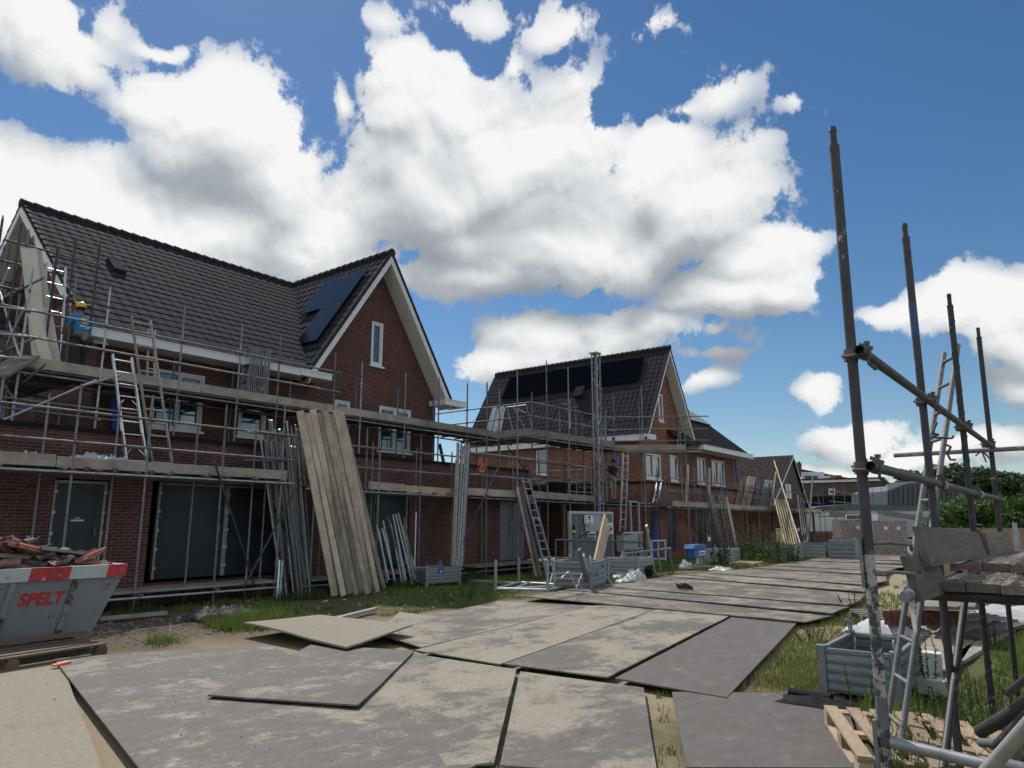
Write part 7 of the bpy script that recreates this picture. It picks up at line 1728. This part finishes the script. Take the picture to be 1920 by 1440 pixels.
# wrapped brick packs
for k, (px0, px1, py0, py1, d, lab) in enumerate(((1575, 1622, 974, 1010, 38, 'upper wrapped pack of red bricks, left of the two upper packs'), (1574, 1622, 1011, 1046, 38, 'lower wrapped brick pack standing on the grass'), (1637, 1700, 976, 1011, 37, 'upper wrapped pack of red bricks with two white labels, behind the near post'), (1637, 1700, 1012, 1047, 37, 'lower wrapped brick pack behind the near post'))):
    p0 = PD(px0, py0, d); p1 = PD(px1, py1, d); c = (p0 + PD(px1, py0, d)) / 2; w = (PD(px1, py0, d) - p0).length
    z0 = PD(px0, py1, d).z; z1 = p0.z
    if k % 2: z0 = -.03
    bpk = thing('brick_pack', lab, 'brick pack', (c.x, c.y, z0))
    u = (PD(px1, py0, d) - p0).normalized(); n = V((FW[0], FW[1], 0)); m = MB(); N1, N2 = 10, 8; vs = []
    base = V((p0.x, p0.y, z0)); H_ = z1 - z0; dp = 1.0
    m.bar(base + u * (w / 2) + V((0, 0, H_ / 2)), base + u * (w / 2) + n * dp + V((0, 0, H_ / 2)), w, H_ - .02); m.build('wrapped_bricks', M['shrink'], bpk)
    for fx in ((.62,) if k == 0 else (.3, .68) if k == 2 else ()):
        m = MB(); a = base + u * (w * fx) + V((0, 0, H_ * .5)) - n * .02; m.extr([a, a + u * .17, a + u * .17 + V((0, 0, .17)), a + V((0, 0, .17))], n * .012); m.build('label_sheet', M['white'], bpk)
# dark fence and light fence
def fence(lab, a, b, z0, z1, mat, bw_=.14, cap=True, posts=3):
    th = thing('wooden_fence', lab, 'fence', (a[0], a[1], 0)); a, b = V((a[0], a[1], 0)), V((b[0], b[1], 0)); d = (b - a); n = int(d.length / bw_); u = d.normalized(); m = MB()
    for i in range(n): 
        p = a + u * (i * bw_ + bw_ / 2); m.bar(p + V((0, 0, z0)), p + V((0, 0, z1 + rnd(-.01, .01))), bw_ * .93, .025, (u.y, -u.x, 0) if False else (-u.y, u.x, 0))
    m.build('boards', M[mat], th)
    if cap: MB().bar(a + V((0, 0, z1 + .03)), b + V((0, 0, z1 + .03)), .06, .05).build('cap_rail', M[mat], th)
    for k in range(posts + 1): p = a.lerp(b, k / posts); MB().box((p.x - .05, p.y - .05, 0), (p.x + .05, p.y + .05, z1 + .02)).build('post', M[mat], th)
    return th
A_, B_ = PD(1497, 1040, 44), PD(1582, 1038, 44); fence('dark brown board fence behind the far crates', (A_.x, A_.y), (B_.x, B_.y), 0, PD(1500, 998, 44).z, 'fence_dark', .18)
A_, B_ = PD(1745, 1000, 26), PD(1960, 1004, 26); fence('light wooden fence below the laurel hedge at the right', (A_.x, A_.y), (B_.x, B_.y), 0, PD(1800, 993, 26).z, 'fence_wood', .12, posts=5)
# laurel hedge and trees
def crown(name, par, blobs, n, leaf, mat, seed):
    r = np.random.default_rng(seed); vol = np.array([b[3] * b[4] * b[5] for b in blobs]) ** .67; pr = vol / vol.sum(); k = r.choice(len(blobs), n, p=pr); B_ = np.array(blobs)[k]
    d = r.normal(size=(n, 3)); d /= np.linalg.norm(d, axis=1)[:, None]; rad = (0.62 + .42 * r.random(n) ** .6)[:, None]
    # clumps: push leaves towards sub-centres
    c = B_[:, :3] + d * B_[:, 3:6] * rad
    fr = 2.2 / float(np.mean([b[3] for b in blobs]))
    keep = np.array([mn.noise(V((p[0] * fr, p[1] * fr, p[2] * fr * 1.3))) > -.18 for p in c]); c = c[keep]; d = d[keep]; n = len(c)
    nr = d + r.normal(0, .55, (n, 3)); nr /= np.linalg.norm(nr, axis=1)[:, None]; t = np.cross(nr, r.normal(size=(n, 3))); t /= np.linalg.norm(t, axis=1)[:, None]; s = np.cross(nr, t)
    L_ = leaf * (.6 + .8 * r.random(n))[:, None]; v = np.stack([c - t * L_, c + s * L_ * .45, c + t * L_, c - s * L_ * .45], 1)
    me = bpy.data.meshes.new(name); loc = np.array(par.location); me.vertices.add(n * 4); me.vertices.foreach_set('co', (v - loc).reshape(-1).astype(np.float32)); me.loops.add(n * 4); me.loops.foreach_set('vertex_index', np.arange(n * 4, dtype=np.int32)); me.polygons.add(n); me.polygons.foreach_set('loop_start', (np.arange(n) * 4).astype(np.int32)); me.update(calc_edges=True); me.materials.append(M[mat])
    o = bpy.data.objects.new(name, me); COL.objects.link(o); o.parent = par; return o
def tree(lab, px, pyb, d, h, w, blobs_n, n, leaf, mat, seed, cat='tree', name='broadleaf_tree', low=.3):
    random.seed(seed); g_ = PD(px, 1000, d); base = V((g_.x, g_.y, 0)); th = thing(name, lab, cat, base); bl = []
    for i in range(blobs_n):
        a = rnd(0, 6.28); rr = rnd(.0, .62) * w / 2; z = h * rnd(low + .12, .82); s = w * rnd(.2, .33) * (1.05 - .45 * (z / h)); 
        z = min(z, h - s * .8); bl.append((base.x + cos(a) * rr, base.y + sin(a) * rr, z, s, s, s * .78))
    bl.append((base.x, base.y, h - w * .17, w * .22, w * .22, w * .17))
    m = MB(); m.tube(base, base + V((0, 0, h * .55)), w * .035, 8, w * .02)
    for b in bl[:7]: m.tube(base + V((0, 0, h * rnd(.25, .5))), V(b[:3]), w * .015, 5, w * .005)
    m.build('trunk', M['bark'], th, fix=False); crown('crown', th, bl, n, leaf, mat, seed); return th
def ztop(px, py, d): return PD(px, py, d).z
for i, (px, py, d, w, lab) in enumerate(((1700, 880, 112, 5, 'small dark tree left behind the ladder of the near scaffold'), (1722, 882, 112, 6, 'dark tree between the second post and the ladder'), (1770, 872, 96, 8, 'dark oak behind the near ladder, first of the large oaks'), (1805, 868, 98, 9, 'dark oak left of the far guard rail post'), (1850, 874, 94, 9, 'dark oak behind the spiral wound post'), (1895, 884, 92, 9, 'dark oak between the last post and the picture edge'), (1935, 890, 90, 9, 'dark oak cut off by the right edge of the view'), (1745, 890, 100, 6, 'low dark oak just above the metal hall'))):
    tree(lab, px, 0, d, ztop(px, py, d), w, 16, 11000, .30, 'oak', 100 + i)
for i, (px, py, d, w, lab) in enumerate(((1775, 938, 29, 2.2, 'bright laurel bush at the left end of the hedge'), (1812, 928, 29.5, 2.4, 'laurel bush right of the leftmost one'), (1850, 936, 29, 2.2, 'laurel bush behind the spiral wound post'), (1888, 930, 29.5, 2.3, 'laurel bush behind the last dark post'), (1925, 926, 29, 2.4, 'bright laurel bush at the right edge'), (1960, 930, 29, 2.4, 'laurel bush just beyond the right edge'))):
    tree(lab, px, 0, d, ztop(px, py, d), w, 18, 9000, .085, 'laurel', 200 + i, 'bush', 'laurel_bush', low=-.05)
# fields and woods at the horizon so that nothing ends in bare ground
for i, (px, d, hh, w) in enumerate(((1100, 150, 9, 16), (1250, 160, 8, 16), (1420, 150, 8, 14), (900, 150, 9, 16), (2000, 110, 9, 12), (2080, 110, 9, 12), (-150, 90, 9, 12))):
    tree('dark distant tree standing out of sight behind the houses', px, 0, d, hh, w, 12, 1500, .8, 'oak', 300 + i)['group'] = 'distant trees behind the houses'
ds = thing('grey_post', 'pale grey square post at the end of the light wooden fence', 'post', PD(1910, 1040, 14)); p = PD(1909, 1035, 14); MB().box((p.x - .04, p.y - .04, .9), (p.x + .04, p.y + .04, PD(1909, 980, 14).z)).build('post', M['galv'], ds)
# ------------------------------------------------------------------ people
def skin(name, J, E_, mat, par, sub=2):
    """J: name -> (x, y, z, radius); one continuous skinned surface, rooted at the first joint"""
    ks = list(J); me = bpy.data.meshes.new(name); me.from_pydata([J[k][:3] for k in ks], [(ks.index(a), ks.index(b)) for a, b in E_], []); me.update()
    o = bpy.data.objects.new(name, me); COL.objects.link(o); o.parent = par
    md = o.modifiers.new('skin', 'SKIN'); md.use_smooth_shade = True
    for v, k in zip(me.skin_vertices[0].data, ks):
        r = J[k][3]; v.radius = r if isinstance(r, tuple) else (r, r); v.use_root = (k == ks[0])
    sd = o.modifiers.new('sub', 'SUBSURF'); sd.levels = sub; sd.render_levels = sub
    dg = bpy.context.evaluated_depsgraph_get(); m2 = bpy.data.meshes.new_from_object(o.evaluated_get(dg)); o.modifiers.clear(); o.data = m2
    m2.materials.clear(); m2.materials.append(M[mat]); m2.polygons.foreach_set('use_smooth', [True] * len(m2.polygons)); return o
def person(label, loc, rz, skinmat, pose, shirt, legs, short=False, helmet=False, printed=False, lean=0.12, scale=1.0):
    """local frame: +Y is where the person faces"""
    P_ = thing('person', label, 'person', loc, None, rz); P_.scale = (scale,) * 3
    ln = lean
    hip, ch, sh, nk, hd = (0, 0, .93), (0, ln * .55, 1.20), (0, ln * .95, 1.38), (0, ln * 1.1, 1.47), (0, ln * 1.35 + .02, 1.62)
    hands = pose['hands']; elb = pose['elbows']; feet = pose['feet']; kn = pose['knees']
    J = {'hip': (*hip, (.15, .105)), 'ch': (*ch, (.15, .10)), 'sh': (*sh, (.16, .09)), 'nk': (*nk, .058), 'jaw': (hd[0], hd[1] + .015, hd[2] - .055, (.062, .07)), 'hd': (*hd, (.077, .092)), 'top': (hd[0], hd[1] - .005, hd[2] + .075, (.062, .07))}
    E_ = [('hip', 'ch'), ('ch', 'sh'), ('sh', 'nk'), ('nk', 'jaw'), ('jaw', 'hd'), ('hd', 'top')]
    for s, n in ((-1, 'l'), (1, 'r')):
        h, e, f, k = hands[(s + 1) // 2], elb[(s + 1) // 2], feet[(s + 1) // 2], kn[(s + 1) // 2]
        J['s' + n] = (s * .185, sh[1], 1.375, .062); J['e' + n] = (*e, .043); J['w' + n] = (*[h[i] + (e[i] - h[i]) * .10 for i in range(3)], .028)
        J['p' + n] = (*[h[i] + (h[i] - e[i]) * .12 for i in range(3)], (.042, .022))
        E_ += [('sh', 's' + n), ('s' + n, 'e' + n), ('e' + n, 'w' + n), ('w' + n, 'p' + n)]
        dv = (V(h) - V(e)).normalized(); sd = dv.cross(V((0, 0, 1))); sd = sd.normalized() if sd.length > .1 else V((1, 0, 0)); p0 = V(J['p' + n][:3])
        for q in range(4):
            a = p0 + sd * ((q - 1.5) * .02) + dv * .045; b = a + dv * (.045 + .008 * (1.5 - abs(q - 1.2))) + V((0, 0, -.014))
            J[f'f{q}{n}'] = (*a, .0095); J[f'g{q}{n}'] = (*b, .0075); E_ += [('p' + n, f'f{q}{n}'), (f'f{q}{n}', f'g{q}{n}')]
        a = p0 + sd * (-s * .045) + dv * .015; b = a + dv * .035 + sd * (-s * .008); J['t' + n] = (*a, .011); J['u' + n] = (*b, .009); E_ += [('p' + n, 't' + n), ('t' + n, 'u' + n)]
        J['h' + n] = (s * .095, 0, .86, .088); J['k' + n] = (*k, .058); J['a' + n] = (f[0], f[1], .09, .042); J['o' + n] = (f[0], f[1] + .15, .045, (.045, .035))
        E_ += [('hip', 'h' + n), ('h' + n, 'k' + n), ('k' + n, 'a' + n), ('a' + n, 'o' + n)]
    skin('body', J, E_, skinmat, P_)
    # face, ears, hair
    for s in (-1, 1):
        MBl = MB(); c = V((s * .03, hd[1] + .088, hd[2] + .005)); MBl.tube(c, c + V((0, .006, 0)), .010, 8); 
        MBl.v = [wmat(P_) @ v for v in MBl.v]; MBl.build('eye', M['black'], P_)
        MBe = MB(); c = V((s * .078, hd[1] + .0, hd[2] - .01)); MBe.tube(c + V((0, 0, -.025)), c + V((s * .012, -.006, .028)), .014, 8); MBe.v = [wmat(P_) @ v for v in MBe.v]; MBe.build('ear', M[skinmat], P_)
    m = MB(); m.extr([(-.012, hd[1] + .08, hd[2] - .03), (.012, hd[1] + .08, hd[2] - .03), (0, hd[1] + .085, hd[2] + .01)], (0, .026, -.004)); m.v = [wmat(P_) @ v for v in m.v]; m.build('nose', M[skinmat], P_)
    m = MB(); m.box((-.022, hd[1] + .078, hd[2] - .056), (.022, hd[1] + .092, hd[2] - .047)); m.v = [wmat(P_) @ v for v in m.v]; m.build('mouth', M['leather'], P_)
    def dome(name, mat, c, rx, ry, rz_, zmin, n=16, k=9, brim=0.0):
        m = MB(); vs = []
        for j in range(k + 1):
            t = (pi / 2) * j / k * (1 + zmin) - (pi / 2) * zmin
            for i in range(n): a = 2 * pi * i / n; vs.append((c[0] + cos(a) * rx * cos(t), c[1] + sin(a) * ry * cos(t), c[2] + rz_ * sin(t)))
        m.add(vs, [(j * n + i, j * n + (i + 1) % n, (j + 1) * n + (i + 1) % n, (j + 1) * n + i) for j in range(k) for i in range(n)], True)
        if brim:
            b = len(m.v); ring = vs[:n]; out = [(c[0] + cos(2 * pi * i / n) * (rx + brim), c[1] + sin(2 * pi * i / n) * (ry + brim * (1.8 if sin(2 * pi * i / n) > .3 else 1)), vs[0][2] - .012) for i in range(n)]
            m.add(ring + out, [(i, (i + 1) % n, n + (i + 1) % n, n + i) for i in range(n)])
        m.v = [wmat(P_) @ V(v) for v in m.v]; return m.build(name, M[mat], P_)
    dome('hair', 'hair', (hd[0], hd[1] - .01, hd[2] + .01), .085, .10, .11, .35)
    if helmet: dome('helmet', 'yellow', (hd[0], hd[1] - .002, hd[2] + .045), .112, .135, .115, .12, brim=.02)
    # clothing shells
    S = {'hip': (hip[0], hip[1] + .002, .90, (.172, .128)), 'ch': (*ch, (.178, .125)), 'sh': (sh[0], sh[1], 1.37, (.182, .112)), 'col': (nk[0], nk[1] - .005, 1.445, .075)}
    SE = [('hip', 'ch'), ('ch', 'sh'), ('sh', 'col')]
    for s, n in ((-1, 'l'), (1, 'r')):
        e = elb[(s + 1) // 2]; S['s' + n] = (s * .19, sh[1], 1.375, .083); mid = [S['s' + n][i] + (e[i] - S['s' + n][i]) * .72 for i in range(3)]; S['m' + n] = (*mid, .066); SE += [('sh', 's' + n), ('s' + n, 'm' + n)]
    skin('shirt', S, SE, shirt, P_)
    T = {'w': (0, .0, .93, (.165, .12))}; TE = []
    for s, n in ((-1, 'l'), (1, 'r')):
        f, k = feet[(s + 1) // 2], kn[(s + 1) // 2]; T['h' + n] = (s * .097, 0, .84, .11); T['k' + n] = (k[0], k[1], k[2] - (.06 if short else 0), .078); TE += [('w', 'h' + n), ('h' + n, 'k' + n)]
        if not short: T['a' + n] = (f[0], f[1] - .005, .12, .07); TE += [('k' + n, 'a' + n)]
    skin('shorts' if short else 'trousers', T, TE, legs, P_)
    for s, n in ((-1, 'l'), (1, 'r')):
        f = feet[(s + 1) // 2]; skin('boot', {'a': (f[0], f[1] - .01, .07, .058), 'b': (f[0], f[1] + .06, .05, (.05, .045)), 'c': (f[0], f[1] + .17, .04, (.048, .036))}, [('a', 'b'), ('b', 'c')], 'boot', P_, 1)
    return P_, sh, ch
wl = PY(152, 640, 16.75)
P1, sh1, ch1 = person('worker with yellow helmet and sun printed blue shirt on the upper deck', (wl.x, 16.72, 4.752), .12, 'skin',
    dict(hands=((-.24, .36, .98), (.17, .34, 1.0)), elbows=((-.34, .10, 1.08), (.31, .10, 1.06)), feet=((-.13, -.02, 0), (.13, .08, 0)), knees=((-.12, .05, .50), (.12, .10, .50))), 'shirt', 'trousers', helmet=True, lean=.14, scale=1.0)
W1 = wmat(P1)
def on_back(name, pts, y, th, mat, par):
    m = MB(); m.extr([(x, y + .0, z) for x, z in pts], (0, -th, 0)); m.v = [W1 @ v for v in m.v]; return m.build(name, M[mat], par)
yb3 = sh1[1] - .118
pts = []
for i in range(32):
    a = 2 * pi * i / 32; r = .075 if i % 2 else .115; pts.append((cos(a) * r, 1.30 + sin(a) * r * .8))
def back_y(z): return ch1[1] + (sh1[1] - ch1[1]) * (z - 1.2) / .18 - .128
m = MB(); n = len(pts); m.add([(0, back_y(1.30) - .008, 1.30)] + [(x, back_y(z) - .006 + abs(x) ** 2 * 1.6, z) for x, z in pts], [(0, 1 + i, 1 + (i + 1) % n) for i in range(n)]); m.v = [W1 @ v for v in m.v]; m.build('sun_print', M['print_yel'], P1)
m = MB()
for i, (x0, w, z0, h) in enumerate(((-.115, .05, 1.135, .055), (-.06, .045, 1.14, .05), (-.01, .03, 1.15, .04), (.02, .02, 1.12, .06), (.045, .035, 1.14, .035), (.085, .035, 1.14, .06), (-.08, .16, 1.105, .012))):
    yy_ = back_y(z0) - .004 + (x0 + w / 2) ** 2 * 1.6; m.extr([(x0, yy_, z0), (x0 + w, yy_, z0 + .004), (x0 + w - .008, yy_, z0 + h), (x0 + .006, yy_, z0 + h - .006)], (0, -.004, 0))
m.v = [W1 @ v for v in m.v]; m.build('shirt_lettering', M['print_white'], P1)
m = MB(); k = 20
ring = [(cos(2 * pi * i / k) * .182, sin(2 * pi * i / k) * .14 + .01, .955 + .01 * sin(4 * pi * i / k)) for i in range(k)]
m.add([(x, y, z) for x, y, z in ring] + [(x, y, z + .045) for x, y, z in ring], [(i, (i + 1) % k, k + (i + 1) % k, k + i) for i in range(k)]); m.v = [W1 @ V(v) for v in m.v]; m.build('tool_belt', M['leather'], P1)
m = MB(); m.bar((-.03, -.165, 1.02), (-.05, -.175, .83), .085, .05, (0, -1, 0)); m.v = [W1 @ v for v in m.v]; m.build('tool_pouch', M['leather'], P1)
w2 = PY(1149, 945, 14.75)
person('worker in navy shirt and grey shorts standing on the middle deck', (w2.x, 14.75, 2.535), -.25 + pi, 'skin',
    dict(hands=((-.30, .14, .98), (.28, .22, 1.02)), elbows=((-.30, -.03, 1.12), (.30, .0, 1.12)), feet=((-.11, 0, 0), (.12, .1, 0)), knees=((-.11, .03, .5), (.12, .07, .5))), 'navy', 'shorts', short=True, lean=.05)
# ------------------------------------------------------------------ camera and output
cd = bpy.data.cameras.new('camera'); cd.sensor_width = 36; cd.lens = FP / 1920 * 36; cd.clip_start = 0.05; cd.clip_end = 3000
co = bpy.data.objects.new('camera', cd); COL.objects.link(co); co.location = (0, 0, CH)
fwd = V((FW[0] * cos(PIT), FW[1] * cos(PIT), sin(PIT)))
co.rotation_euler = fwd.to_track_quat('-Z', 'Y').to_euler()
scene.camera = co
scene.view_settings.view_transform = 'Standard'; scene.view_settings.look = 'None'
scene.view_settings.exposure = 0.2; scene.view_settings.gamma = 1.0; scene.view_settings.use_curve_mapping = False
scene.render.engine = 'CYCLES'
scene.cycles.max_bounces = 5; scene.cycles.diffuse_bounces = 3; scene.cycles.glossy_bounces = 3; scene.cycles.transmission_bounces = 3
scene.cycles.use_denoising = True; scene.cycles.use_adaptive_sampling = True; scene.cycles.adaptive_threshold = 0.03; scene.cycles.adaptive_min_samples = 16
